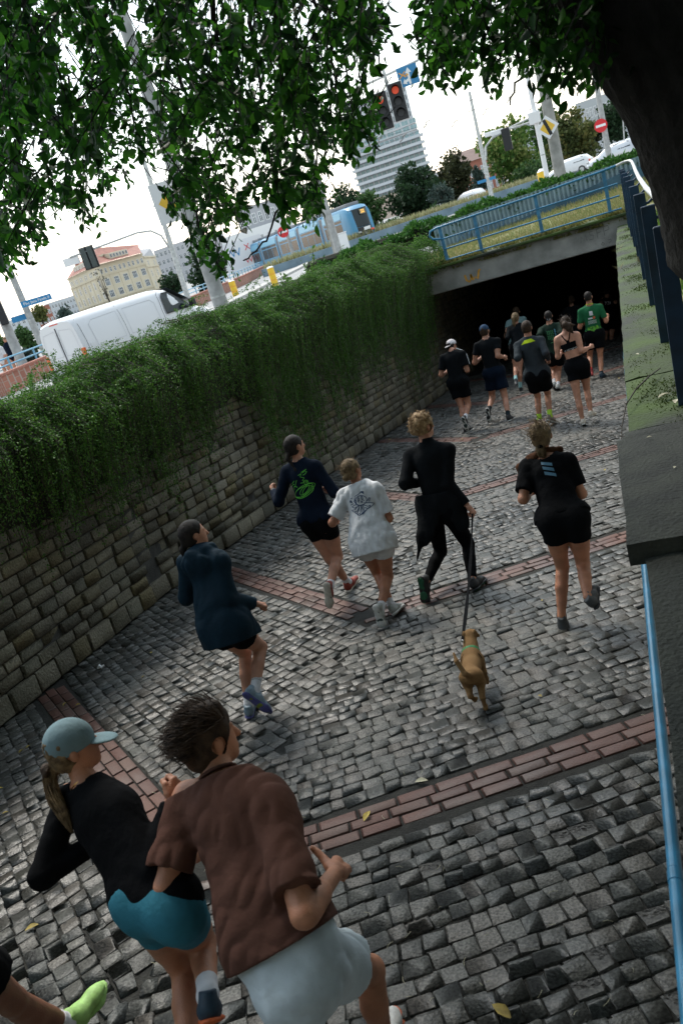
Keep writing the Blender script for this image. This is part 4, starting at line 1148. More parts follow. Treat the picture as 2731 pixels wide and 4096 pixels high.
PE = {
 'jacket': dict(pel=(-3.184, 4.752, -0.688), c7=(-3.258, 4.906, -0.169), head=(-3.29, 4.963, -0.015), shL=(-3.405, 4.923, -0.224), hipL=(-3.263, 4.756, -0.734), elL=(-3.505, 4.879, -0.48), wrL=(-3.568, 5.104, -0.537), knL=(-3.244, 4.962, -1.091), anL=(-3.242, 4.734, -1.432), toL=(-3.298, 4.894, -1.499), shR=(-3.095, 4.857, -0.224), hipR=(-3.093, 4.72, -0.734), elR=(-3.066, 4.74, -0.505), wrR=(-2.951, 4.899, -0.644), knR=(-3.094, 4.97, -1.062), anR=(-3.063, 4.619, -1.237), toR=(-2.97, 4.566, -1.401)),
 'navy': dict(pel=(-3.184, 6.989, -0.811), c7=(-3.246, 7.12, -0.238), head=(-3.251, 7.162, -0.062), shL=(-3.403, 7.121, -0.296), hipL=(-3.268, 6.986, -0.859), elL=(-3.533, 6.973, -0.545), wrL=(-3.657, 7.182, -0.493), knL=(-3.213, 7.013, -1.282), anL=(-3.177, 7.186, -1.65), toL=(-3.141, 7.364, -1.701), shR=(-3.076, 7.092, -0.296), hipR=(-3.089, 6.97, -0.859), elR=(-2.947, 7.051, -0.583), wrR=(-3.077, 7.26, -0.618), knR=(-3.128, 7.037, -1.28), anR=(-3.144, 6.655, -1.424), toR=(-3.169, 6.552, -1.602)),
 'white': dict(pel=(-2.518, 6.553, -0.942), c7=(-2.563, 6.752, -0.479), head=(-2.597, 6.79, -0.314), shL=(-2.712, 6.744, -0.53), hipL=(-2.598, 6.542, -0.984), elL=(-2.874, 6.595, -0.732), wrL=(-2.941, 6.807, -0.806), knL=(-2.617, 6.672, -1.365), anL=(-2.472, 6.391, -1.584), toL=(-2.431, 6.538, -1.675), shR=(-2.404, 6.717, -0.53), hipR=(-2.43, 6.527, -0.984), elR=(-2.331, 6.637, -0.804), wrR=(-2.414, 6.854, -0.827), knR=(-2.493, 6.591, -1.377), anR=(-2.525, 6.237, -1.522), toR=(-2.524, 6.141, -1.693)),
 'dogman': dict(pel=(-1.927, 7.02, -0.94), c7=(-1.935, 7.189, -0.353), head=(-1.937, 7.239, -0.162), shL=(-2.128, 7.199, -0.412), hipL=(-2.018, 7.019, -0.99), elL=(-2.193, 6.985, -0.61), wrL=(-2.11, 7.209, -0.706), knL=(-2.066, 7.097, -1.423), anL=(-2.173, 6.707, -1.543), toL=(-2.205, 6.599, -1.726), shR=(-1.741, 7.144, -0.412), hipR=(-1.835, 6.993, -0.99), elR=(-1.798, 7.024, -0.712), wrR=(-1.661, 6.972, -0.931), knR=(-1.787, 7.133, -1.407), anR=(-1.742, 6.767, -1.611), toR=(-1.689, 6.93, -1.707)),
 'tee': dict(pel=(-0.691, 5.869, -0.746), c7=(-0.763, 6.197, -0.35), head=(-0.76, 6.251, -0.174), shL=(-0.913, 6.169, -0.394), hipL=(-0.771, 5.844, -0.782), elL=(-0.972, 5.97, -0.58), wrL=(-0.947, 6.204, -0.628), knL=(-0.784, 5.913, -1.189), anL=(-0.851, 5.712, -1.522), toL=(-0.841, 5.613, -1.687), shR=(-0.597, 6.152, -0.394), hipR=(-0.598, 5.835, -0.782), elR=(-0.535, 6.055, -0.654), wrR=(-0.564, 6.291, -0.683), knR=(-0.622, 5.899, -1.189), anR=(-0.599, 5.515, -1.271), toR=(-0.556, 5.69, -1.295)),
 'whitecap': dict(pel=(-3.12, 14.968, -1.485), c7=(-3.112, 15.068, -0.935), head=(-3.109, 15.212, -0.83), shL=(-3.305, 15.084, -0.995), hipL=(-3.211, 14.972, -1.535), elL=(-3.413, 14.999, -1.289), wrL=(-3.354, 15.246, -1.31), knL=(-3.153, 14.878, -1.961), anL=(-3.13, 14.677, -2.325), toL=(-3.064, 14.835, -2.414), shR=(-2.922, 15.03, -0.995), hipR=(-3.03, 14.947, -1.535), elR=(-2.892, 14.971, -1.312), wrR=(-2.987, 15.206, -1.298), knR=(-3.026, 14.938, -1.973), anR=(-3.076, 14.549, -2.115), toR=(-3.071, 14.493, -2.32)),
 'bluecap': dict(pel=(-2.488, 15.405, -1.546), c7=(-2.499, 15.509, -0.937), head=(-2.501, 15.575, -0.767), shL=(-2.696, 15.498, -0.999), hipL=(-2.581, 15.397, -1.597), elL=(-2.811, 15.42, -1.292), wrL=(-2.709, 15.658, -1.271), knL=(-2.627, 15.416, -2.042), anL=(-2.689, 15.015, -2.174), toL=(-2.721, 14.952, -2.38), shR=(-2.3, 15.498, -0.999), hipR=(-2.394, 15.397, -1.597), elR=(-2.333, 15.345, -1.256), wrR=(-2.254, 15.573, -1.351), knR=(-2.371, 15.28, -2.075), anR=(-2.342, 14.953, -2.347), toR=(-2.294, 15.113, -2.452)),
 'grey': dict(pel=(-1.528, 13.826, -1.422), c7=(-1.557, 13.93, -0.821), head=(-1.542, 13.964, -0.627), shL=(-1.75, 13.919, -0.882), hipL=(-1.618, 13.817, -1.473), elL=(-1.767, 13.665, -1.037), wrL=(-1.739, 13.921, -1.035), knL=(-1.624, 14.036, -1.857), anL=(-1.664, 13.887, -2.25), toL=(-1.635, 13.709, -2.325), shR=(-1.359, 13.919, -0.882), hipR=(-1.433, 13.817, -1.473), elR=(-1.303, 13.699, -1.075), wrR=(-1.297, 13.907, -1.225), knR=(-1.448, 14.05, -1.849), anR=(-1.47, 13.817, -2.2), toR=(-1.378, 13.874, -2.362)),
 'bra': dict(pel=(-0.839, 13.429, -1.338), c7=(-0.913, 13.525, -0.8), head=(-0.883, 13.571, -0.641), shL=(-1.064, 13.523, -0.856), hipL=(-0.919, 13.425, -1.384), elL=(-1.108, 13.46, -1.133), wrL=(-1.07, 13.697, -1.132), knL=(-0.92, 13.306, -1.823), anL=(-0.905, 13.173, -2.193), toL=(-0.933, 13.286, -2.333), shR=(-0.747, 13.507, -0.856), hipR=(-0.746, 13.416, -1.384), elR=(-0.719, 13.391, -1.108), wrR=(-0.587, 13.591, -1.121), knR=(-0.763, 13.504, -1.787), anR=(-0.762, 13.27, -2.104), toR=(-0.702, 13.407, -2.209)),
 'camo': dict(pel=(-0.654, 18.118, -1.821), c7=(-0.637, 18.215, -1.233), head=(-0.634, 18.245, -1.035), shL=(-0.836, 18.205, -1.294), hipL=(-0.749, 18.11, -1.872), elL=(-0.916, 18.142, -1.61), wrL=(-0.88, 18.399, -1.606), knL=(-0.835, 18.178, -2.305), anL=(-0.851, 17.795, -2.49), toL=(-0.852, 17.616, -2.574), shR=(-0.441, 18.205, -1.294), hipR=(-0.562, 18.11, -1.872), elR=(-0.371, 18.147, -1.613), wrR=(-0.328, 18.401, -1.578), knR=(-0.618, 18.002, -2.339), anR=(-0.646, 17.66, -2.591), toR=(-0.594, 17.818, -2.698)),
 'dkgreen': dict(pel=(-1.466, 17.428, -1.891), c7=(-1.467, 17.528, -1.305), head=(-1.459, 17.559, -1.115), shL=(-1.657, 17.518, -1.364), hipL=(-1.556, 17.42, -1.94), elL=(-1.694, 17.232, -1.395), wrL=(-1.654, 17.478, -1.373), knL=(-1.594, 17.698, -2.266), anL=(-1.606, 17.362, -2.501), toL=(-1.629, 17.491, -2.639), shR=(-1.277, 17.518, -1.364), hipR=(-1.376, 17.42, -1.94), elR=(-1.274, 17.245, -1.463), wrR=(-1.305, 17.49, -1.423), knR=(-1.487, 17.605, -2.312), anR=(-1.54, 17.283, -2.56), toR=(-1.519, 17.381, -2.722)),
 'pony': dict(pel=(-2.34, 18.619, -1.79), c7=(-2.308, 18.881, -1.344), head=(-2.285, 18.91, -1.176), shL=(-2.47, 18.852, -1.394), hipL=(-2.429, 18.594, -1.831), elL=(-2.528, 18.622, -1.541), wrL=(-2.509, 18.859, -1.504), knL=(-2.485, 18.52, -2.234), anL=(-2.495, 18.172, -2.417), toL=(-2.492, 18.017, -2.513), shR=(-2.154, 18.852, -1.394), hipR=(-2.257, 18.594, -1.831), elR=(-2.188, 18.69, -1.618), wrR=(-2.237, 18.918, -1.562), knR=(-2.386, 18.487, -2.249), anR=(-2.457, 18.378, -2.662), toR=(-2.455, 18.329, -2.857)),
 'dkpony': dict(pel=(-1.278, 22.263, -2.386), c7=(-1.23, 22.354, -1.812), head=(-1.203, 22.382, -1.627), shL=(-1.397, 22.345, -1.87), hipL=(-1.37, 22.256, -2.435), elL=(-1.508, 22.089, -1.93), wrL=(-1.462, 22.33, -1.908), knL=(-1.392, 22.392, -2.834), anL=(-1.472, 22.291, -3.259), toL=(-1.449, 22.419, -3.393), shR=(-1.073, 22.345, -1.87), hipR=(-1.194, 22.256, -2.435), elR=(-1.006, 22.107, -2.013), wrR=(-1.05, 22.345, -1.967), knR=(-1.242, 22.303, -2.852), anR=(-1.246, 21.943, -3.034), toR=(-1.255, 21.767, -3.096)),
 'num': dict(pel=(-0.4, 24.497, -2.774), c7=(-0.347, 24.588, -2.166), head=(-0.343, 24.615, -1.967), shL=(-0.55, 24.578, -2.227), hipL=(-0.498, 24.489, -2.826), elL=(-0.543, 24.277, -2.223), wrL=(-0.509, 24.533, -2.191), knL=(-0.594, 24.48, -3.262), anL=(-0.681, 24.214, -3.585), toL=(-0.635, 24.356, -3.715), shR=(-0.155, 24.578, -2.227), hipR=(-0.311, 24.489, -2.826), elR=(-0.151, 24.286, -2.3), wrR=(-0.176, 24.54, -2.253), knR=(-0.433, 24.398, -3.257), anR=(-0.459, 23.986, -3.361), toR=(-0.462, 23.801, -3.432)),
 'tealman': dict(pel=(-2.642, 21.1, -2.162), c7=(-2.556, 21.203, -1.566), head=(-2.522, 21.272, -1.403), shL=(-2.76, 21.193, -1.626), hipL=(-2.742, 21.092, -2.212), elL=(-2.817, 20.944, -1.78), wrL=(-2.914, 21.15, -1.899), knL=(-2.806, 21.286, -2.604), anL=(-2.841, 20.974, -2.885), toL=(-2.83, 21.128, -3.006), shR=(-2.369, 21.193, -1.626), hipR=(-2.557, 21.092, -2.212), elR=(-2.439, 20.992, -1.836), wrR=(-2.481, 21.246, -1.825), knR=(-2.724, 21.207, -2.605), anR=(-2.711, 20.835, -2.803), toR=(-2.715, 20.658, -2.887)),
 'capw': dict(pel=(-1.983, 1.862, -0.317), c7=(-2.316, 2.107, -0.004), head=(-2.36, 2.178, 0.16), shL=(-2.434, 2.112, -0.039), hipL=(-2.036, 1.857, -0.346), elL=(-2.479, 1.866, -0.215), wrL=(-2.318, 2.05, -0.214), knL=(-2.051, 1.899, -0.756), anL=(-1.858, 1.556, -0.765), toL=(-1.928, 1.634, -0.914), shR=(-2.124, 2.047, -0.039), hipR=(-1.867, 1.822, -0.346), elR=(-1.952, 1.887, -0.189), wrR=(-1.939, 2.097, -0.073), knR=(-1.99, 1.989, -0.703), anR=(-1.77, 1.683, -0.588), toR=(-1.842, 1.718, -0.752)),
 'brown': dict(pel=(-1.436, 1.771, -0.396), c7=(-1.67, 2.087, 0.005), head=(-1.728, 2.203, 0.133), shL=(-1.839, 2.086, -0.04), hipL=(-1.507, 1.757, -0.433), elL=(-1.885, 1.83, -0.233), wrL=(-1.933, 2.068, -0.325), knL=(-1.517, 1.817, -0.863), anL=(-1.517, 1.517, -1.083), toL=(-1.517, 1.457, -1.263), shR=(-1.45, 2.018, -0.04), hipR=(-1.323, 1.725, -0.433), elR=(-1.265, 1.7, -0.205), wrR=(-1.311, 2.031, -0.374), knR=(-1.3, 2, -0.83), anR=(-1.345, 1.965, -1.2), toR=(-1.37, 2.14, -1.275)),
 'edge': dict(pel=(-2.783, 1.579, -0.216), c7=(-3.141, 1.746, 0.165), head=(-3.182, 1.811, 0.345), shL=(-3.283, 1.794, 0.123), hipL=(-2.836, 1.595, -0.252), elL=(-3.316, 1.52, -0.048), wrL=(-3.477, 1.697, -0.133), knL=(-2.836, 1.615, -0.692), anL=(-2.836, 1.345, -1.002), toL=(-2.836, 1.315, -1.182), shR=(-2.92, 1.662, 0.123), hipR=(-2.664, 1.533, -0.252), elR=(-2.715, 1.517, -0.033), wrR=(-2.892, 1.698, -0.014), knR=(-2.71, 1.661, -0.667), anR=(-2.762, 1.838, -1.041), toR=(-2.728, 2.025, -1.078)),
}
# ------------------------------------------------------------------ the runners
M['grey_sock'] = cloth('grey_sock_stripe', (0.35, 0.36, 0.36))
CL = {n: cloth('cloth_' + n, c, r) for n, c, r in [
    ('black', (0.003, 0.0035, 0.0045), .95), ('charcoal', (0.006, 0.0075, 0.009), .95), ('navy', (0.004, 0.009, 0.020), .9), ('jacket', (0.007, 0.022, 0.036), .7),
    ('white', (0.62, 0.63, 0.64), .85), ('brown', (0.088, 0.041, 0.030), .85), ('paleblue', (0.55, 0.62, 0.66), .8), ('teal', (0.035, 0.17, 0.235), .75), ('grey', (0.032, 0.040, 0.046), .85),
    ('green', (0.015, 0.11, 0.045), .8), ('dkgreen', (0.012, 0.026, 0.018), .85), ('whitesock', (0.62, 0.62, 0.64), .9), ('aquasock', (0.32, 0.55, 0.55), .9), ('limesock', (0.40, 0.65, 0.06), .9),
    ('blacksock', (0.012, 0.02, 0.025), .9), ('redsock', (0.35, 0.03, 0.03), .9), ('capgrey', (0.16, 0.235, 0.26), .8), ('capwhite', (0.62, 0.58, 0.58), .8), ('capblue', (0.03, 0.06, 0.11), .8), ('lime', (0.42, 0.55, 0.02), .8),
    ('scarf', (0.075, 0.032, 0.016), .9), ('teal_tee', (0.16, 0.24, 0.24), .85)]}
SH = {n: mat('shoe_' + n, c, .6, var=.15, scale=40, bump=.15, bscale=200) for n, c in [
    ('red', (0.24, 0.035, 0.02)), ('white', (0.55, 0.55, 0.52)), ('cream', (0.55, 0.50, 0.42)), ('black', (0.012, 0.013, 0.015)), ('dkgrey', (0.05, 0.055, 0.058)), ('palegrey', (0.36, 0.37, 0.35)),
    ('bluegrey', (0.18, 0.25, 0.30)), ('purple', (0.07, 0.07, 0.22)), ('olive', (0.16, 0.20, 0.015)), ('dkgreen', (0.018, 0.04, 0.035)), ('greentread', (0.01, 0.10, 0.045)), ('lime', (0.32, 0.55, 0.16)),
    ('orange', (0.60, 0.12, 0.03)), ('navy', (0.012, 0.035, 0.06)), ('taupe', (0.16, 0.13, 0.10)), ('darkred', (0.25, 0.02, 0.02))]}
P_LIME = mat('lime_print', (0.12, 0.50, 0.05), .7); P_NAVY = mat('navy_print', (0.012, 0.045, 0.11), .7); P_BLUE = mat('grey_blue_print', (0.07, 0.17, 0.25), .6); P_WHITE = mat('white_print', (0.6, 0.62, 0.62), .7)
P_TEAL = mat('pale_blue_print', (0.12, 0.32, 0.42), .7); P_GREEN = mat('green_print', (0.06, 0.26, 0.10), .7); P_CAMO = mat('bright_green_print', (0.12, 0.42, 0.02), .7, col2=(0.01, 0.05, 0.012), scale=26)
P_ORANGE = mat('orange_print', (0.5, 0.10, 0.04), .7)
NEARV, MIDV, FARV = .0085, .0125, .020
def go(key, vox, label, skin, **o):
    J = {a: np.array(b, float) for a, b in PE[key].items()}
    r = person(key, J, vox, label, SK[skin], o)
    return (*r, J)
BUN = lambda s=1.0: [((0, -.125 * s, -.035), .036)]

# -- brown T-shirt man, nearest
root, org, frm, k, J = go('brown', NEARV, 'man in a brown T-shirt and white shorts with tousled dark hair, nearest runner', 'a', h=1.82, hh=.006, fh=.0032, hyaw=-30, wide=1.0, thumbR=True, palmR=(-.62, 0, -.78),
    top=dict(mat=CL['brown'], k=.085, nk=.028, t=.012, loose=.020, sleeve=.80, at=.026, hem=-.02, wr=.0075, wf=1.25, hemtilt=.10, vox=.0065, neck=.064, neckband=CL['brown'], skirt=.02),
    legs=dict(mat=CL['paleblue'], len=.50, t=.012, flare=.035, wr=.008, waist=.12, vox=.008, boxy=True),
    shoe=(SH['white'], SH['orange'], SH['orange']), sock=CL['whitesock'],
    hair=dict(c='brown', t=.026, vox=.0055, rough=.006, rf=1.3, nape=.085, front=.045, strands=(1900, .10, .16), lift=.14, sw=.0030, sdir=(-.65, -.75, -.10),
              blobs=[((-.01, -.03, .105), (.062, .07, .040)), ((.03, .02, .11), (.04, .045, .035)), ((-.05, -.06, .085), .045)]))
# -- capped woman
root, org, frm, k, J = go('capw', NEARV, 'woman in a grey-blue cap, black long-sleeved top and teal shorts', 'a', h=1.68, fem=True, hh=.006, fh=.0032, hyaw=-42, palmR=(-.9, .1, 0),
    top=dict(mat=CL['black'], t=.011, loose=.012, sleeve=2, at=.012, hem=-.165, wr=.0022, wf=1.4, vox=.008, neck=.066, neckdrop=-.005, hemtilt=0),
    legs=dict(mat=CL['teal'], len=.36, t=.004, wr=.001, waist=.10, vox=.008), shoe=(SH['navy'], SH['orange']), sock=CL['whitesock'], sockl=.26,
    cap=dict(mat=CL['capgrey'], z=-.008), hair=dict(c='dirty', t=.008, vox=.006, nape=.080, front=.02,
        tails=[dict(p=[(0, -.10, -.055), (.0, -.135, -.08), (.05, -.14, -.15), (.11, -.12, -.22), (.15, -.11, -.29)], r=[.026, .026, .028, .022, .006]), dict(p=[(0, -.10, -.055), (.02, -.14, -.10), (.06, -.13, -.17), (.09, -.12, -.24)], r=[.02, .024, .018, .005])], rf=4, fine=260), tie=((-.005, -.135, -.06), 1.35, HA['brown']))
mb = MB(); e = J['head']; hb = next(c for c in root.children if c.name.startswith('hair'))
up, lat, fwd = frm
gold = mat('gold', (0.65, 0.38, 0.10), .25, metal=1.0)
a_ = R(-42); lf = lat * math.cos(a_) + fwd * math.sin(a_)
ep = e + lf * .076 + np.array([0, 0, -.052]) - org
mb.tube([ep + np.array([0, math.cos(t) * .012, math.sin(t) * .014 - .01]) for t in np.linspace(0, 6.28, 13)], .0026, 6, cap=False); mb.build('earring', gold, root, smooth=True)
mb = MB(); c7 = J['c7'] - org + up * .03
mb.tube([c7 + lat * math.cos(t) * .060 + np.cross(up, lat) * math.sin(t) * .058 - up * .012 * (1 + math.sin(t)) for t in np.linspace(0, 6.28, 25)], .0032, 5, cap=False); mb.build('necklace', gold, root, smooth=True)
# -- runner cut by the frame
go('edge', .010, 'runner mostly outside the bottom left corner, bare leg and lime green shoe in view', 'c', h=1.78, top=dict(mat=CL['black'], t=.014, loose=.02, sleeve=.7), legs=dict(mat=CL['black'], len=.5, t=.014, flare=.03),
   shoe=(SH['lime'], SH['lime'], SH['white']), sock=CL['whitesock'], sockl=.16, hair=dict(c='brown', t=.012))
# -- woman in the dark blue hooded jacket
root, org, frm, k, J = go('jacket', MIDV * .85, 'dark-haired woman in a hooded blue rain jacket, by the stone wall', 'b', h=1.68, fem=True, hyaw=-35, palmR=(-.2, .2, -.9),
    top=dict(mat=CL['jacket'], k=.07, name='jacket', t=.020, loose=.032, sleeve=2, at=.024, hem=-.165, wr=.009, wf=1.2, hood=True, skirt=.03, cuff=.93, vox=.010),
    legs=dict(mat=CL['black'], len=.34, t=.014, flare=.03, vox=.010), shoe=(SH['bluegrey'], SH['purple'], SH['olive']), sock=CL['whitesock'], sockl=.30, sockbands=(.20, .23, .26), solet=.4,
    hair=dict(c='black', t=.012, nape=.075, front=.03, tails=[dict(p=[(0, -.10, -.05), (-.01, -.125, -.09), (-.01, -.12, -.15), (0, -.10, -.20)], r=[.026, .026, .022, .008])], rough=.002))
g = next(c for c in root.children if c.name.startswith('shorts'))
mb = MB()
hp, kn = J['hipR'] - org, J['knR'] - org
for i_ in range(3):
    d = nrm(kn - hp); o_ = nrm(frm[1] - d * (frm[1] @ d)); 
    b = hp + d * .02 + o_ * .118 - frm[2] * (.018 * (i_ - 1)); mb.tube([b, b + d * .12 + o_ * .006], .0045, 5)
mb.build('side_stripes', P_WHITE, g)['kind'] = 'stuff'
# -- navy long sleeve woman
root, org, frm, k, J = go('navy', MIDV * .85, 'woman in a navy long-sleeved top with a lime line drawing on its back', 'b', h=1.74, fem=True, hyaw=-30,
    top=dict(mat=CL['navy'], t=.014, loose=.018, sleeve=2, at=.014, hem=-.02, wr=.005, vox=.010), legs=dict(mat=CL['black'], len=.38, t=.005, wr=.001, vox=.010),
    shoe=(SH['red'], SH['cream'], SH['taupe']), sock=CL['whitesock'], sockl=.17, solet=.48,
    hair=dict(c='black', t=.008, nape=.078, front=.045, rough=.001, tails=[dict(p=[(0, -.10, -.06), (-.01, -.115, -.10), (.01, -.10, -.16), (.05, -.10, -.22), (.10, -.10, -.27)], r=[.022, .018, .016, .014, .007])]))
def ell_st(cx, cy, a, b, rot=0, t0=0, t1=6.4, n=26): return [(cx + a * math.cos(t) * math.cos(rot) - b * math.sin(t) * math.sin(rot), cy + a * math.cos(t) * math.sin(rot) + b * math.sin(t) * math.cos(rot)) for t in np.linspace(t0, t1, n)]
st = [ell_st(.0, .27, .13, .045, -.25), ell_st(.03, .265, .085, .03, -.4), ell_st(-.01, .285, .12, .05, -.15), ell_st(.03, .27, .055, .018, -.6),
      [(-.11, .17), (-.06, .15)], [(-.13, .19), (-.08, .18)], [(-.08, .21), (-.03, .15)], [(-.11, .24), (-.09, .20), (-.05, .22)], [(-.13, .31), (-.02, .33), (.06, .30)],
      [(.0, .11), (.04, .10), (.02, .13), (.06, .15), (.03, .17), (.05, .19)], [(.04, .09), (.10, .075)], [(.05, .10), (.08, .085), (.10, .10), (.07, .12), (.05, .12)],
      [(.04, .18), (.04, .22), (.08, .22), (.08, .185), (.06, .175), (.04, .18)], [(.055, .19), (.08, .19)], [(.055, .2), (.08, .2)], [(.0, .19), (.04, .195)]]
back_lines(root, 'shirt', org, frm, k, J['c7'], st, .0055, P_LIME, 'line_drawing')
mb = MB(); w = J['wrL'] - org; d = nrm(J['wrL'] - J['elL']); mb.tube([w - d * .012, w + d * .012], .033, 12); mb.build('wristwatch', M['black'], root, smooth=False)
# -- white T-shirt woman
root, org, frm, k, J = go('white', MIDV * .85, 'woman in an oversized white T-shirt with a blue cartoon print', 'a', h=1.64, fem=True, hyaw=-22,
    top=dict(mat=CL['white'], k=.07, t=.018, loose=.028, sleeve=.82, at=.030, hem=-.15, wr=.0075, wf=1.1, skirt=.03, vox=.010), legs=dict(mat=CL['white'], len=.32, t=.012, flare=.02, vox=.010),
    shoe=(SH['palegrey'], SH['white'], SH['dkgreen']), sock=CL['whitesock'], sockl=.18, solet=.42,
    hair=dict(c='dirty', t=.011, nape=.08, front=.045, blobs=[((0, -.118, -.045), .034)], rough=.003, rf=4, strands=(140, .07, .5), sdir=(-.5, -.3, -.8), lift=.2, sw=.0025), tie=((0, -.10, -.045), .9, CL['black']))
st = [ell_st(.03, .15, .055, .045, 0), [(-.03, .13), (-.02, .10), (.03, .085), (.05, .07), (.075, .075), (.07, .10)], ell_st(.012, .135, .007, .016), ell_st(.045, .13, .007, .016), [(.0, .15), (.01, .165)], [(.05, .15), (.06, .16)],
      ell_st(.035, .165, .005, .008), ell_st(-.025, .145, .012, .012), ell_st(-.022, .165, .006, .006), ell_st(-.07, .14, .006, .006), ell_st(-.085, .135, .004, .004), ell_st(-.078, .125, .003, .003),
      [(-.09, .165), (-.05, .16)], [(-.07, .11), (-.05, .105)], [(-.0, .185), (-.04, .175), (-.08, .185), (-.05, .205), (.0, .195)], [(.0, .19), (-.05, .22), (-.09, .215), (-.07, .235), (-.03, .24), (.0, .21)],
      [(.01, .19), (-.01, .23), (-.03, .265), (.0, .27), (.02, .22), (.02, .19)], [(.02, .19), (.03, .24), (.02, .28), (.045, .26), (.04, .21), (.03, .19)], [(.035, .19), (.08, .22), (.11, .215), (.08, .24), (.05, .225)],
      [(.05, .18), (.10, .19), (.14, .205), (.12, .225), (.07, .245), (.0, .285), (-.03, .275)], [(.085, .17), (.11, .145), (.12, .15), (.10, .18)], [(-.06, .24), (-.04, .26), (-.02, .275)], [(-.05, .25), (-.03, .255)]]
back_lines(root, 'shirt', org, frm, k, J['c7'], [[(u + .0, v - .01) for u, v in s] for s in st], .0065, P_NAVY, 'cartoon_print')
back_patch(root, 'shirt', org, frm, k, J['c7'], [(-.02, .27), (.02, .262), (.09, .222), (.03, .274)], P_NAVY, 'print_shadow', 3)
back_patch(root, 'shirt', org, frm, k, J['c7'], [(.035, .063), (.07, .06), (.072, .088), (.055, .075)], P_NAVY, 'print_shadow', 3)
# -- man in black with the dog
root, org, frm, k, J = go('dogman', MIDV * .85, 'curly blond man in fitted black with a jacket tied round his waist, leading the dog', 'b', h=1.80, hyaw=-32,
    top=dict(mat=CL['charcoal'], t=.009, loose=.006, sleeve=2, at=.015, hem=-.02, wr=.003, collar=.085, vox=.010), legs=dict(mat=CL['black'], name='leggings', len=2, t=.006, wr=.002, waist=.14, vox=.010),
    shoe=(SH['black'], SH['black'], SH['greentread']), hair=dict(c='blond', t=.030, nape=.06, front=.05, rough=.010, rf=1.6, strands=(420, .05, 1.3), lift=.9, sw=.005, blobs=[((0, -.02, .10), (.07, .08, .04)), ((-.06, -.06, .04), .05)]))
up, lat, fwd = frm
S = Solid(.011); pel = J['pel']
S.cone(J['hipL'] + up * .11, J['hipR'] + up * .12, .155, .150, .03, ax=fwd, fl=.8)
S.cone(pel - lat * .12 - fwd * .06 + up * .08, pel - lat * .20 - fwd * .16 - up * .26, .085, .050, .06, ax=nrm(fwd + lat * .4), fl=.38)
S.cone(pel - lat * .20 - fwd * .16 - up * .24, pel - lat * .27 - fwd * .20 - up * .44, .055, .012, .05, ax=nrm(fwd + lat * .4), fl=.5)
S.cone(pel - lat * .02 - fwd * .10 + up * .08, pel - lat * .10 - fwd * .17 - up * .20, .11, .06, .06, ax=fwd, fl=.35)
S.cone(pel + lat * .10 - fwd * .09 + up * .09, pel + lat * .19 - fwd * .06 - up * .17, .09, .06, .06, ax=nrm(fwd - lat * .7), fl=.45)
S.cone(pel + lat * .16 + up * .02, pel + lat * .20 - fwd * .02 - up * .20, .075, .055, .06)
solid_obj('tied_jacket', [S.mesh(clips=[(pel + up * .16, up)], wrinkle=wr(.013, 77, .8))], CL['charcoal'], root, org)
LEASH_HAND = J['wrR'] + nrm(J['wrR'] - J['elR']) * .08
# -- woman in black tee with scarf
root, org, frm, k, J = go('tee', MIDV * .85, 'woman in a black T-shirt with three slanted stripes and a brown jacket round her neck', 'a', h=1.68, fem=True, hyaw=-4, wide=1.05,
    top=dict(mat=CL['black'], t=.014, loose=.016, sleeve=.75, at=.022, hem=-.0, wr=.006, neck=.085, neckdrop=-.035, vox=.010), legs=dict(mat=CL['black'], len=.34, t=.008, flare=.012, wr=.002, waist=.12, vox=.010),
    shoe=(SH['dkgrey'], SH['black'], SH['black']), hair=dict(c='dirty', t=.011, nape=.075, front=.045, rough=.003, rf=4, strands=(260, .095, .5), lift=.3, sw=.003, sdir=(-.5, -.3, -.25),
    tails=[dict(p=[(0, -.09, -.075), (-.005, -.125, -.115), (.01, -.115, -.16)], r=[.034, .040, .022])], fine=120), tie=((0, -.115, -.075), .85, CL['black']))
up, lat, fwd = frm
for dv in (.06, .105, .15): back_patch(root, 'shirt', org, frm, k, J['c7'], [(-.035 + dv * .06, dv), (.045 + dv * .06, dv + .04), (.045 + dv * .06, dv + .068), (-.035 + dv * .06, dv + .028)], P_BLUE, 'slanted_stripe')
S = Solid(.009); c7 = J['c7']
S.cone(c7 + lat * .13 + fwd * .03 + up * .035, c7 - fwd * .055 + up * .045, .026, .032, .02); S.cone(c7 - fwd * .055 + up * .045, c7 - lat * .11 + up * .02 - fwd * .02, .032, .034, .02)
S.cone(c7 - lat * .10 + up * .02 - fwd * .02, J['shL'] - lat * .05 + up * .02, .036, .034, .03); S.cone(J['shL'] - lat * .05 + up * .02, J['shL'] - lat * .085 - up * .16 + fwd * .03, .034, .022, .03)
solid_obj('draped_jacket', [S.mesh(wrinkle=wr(.007, 5, 1.6))], CL['scarf'], root, org)

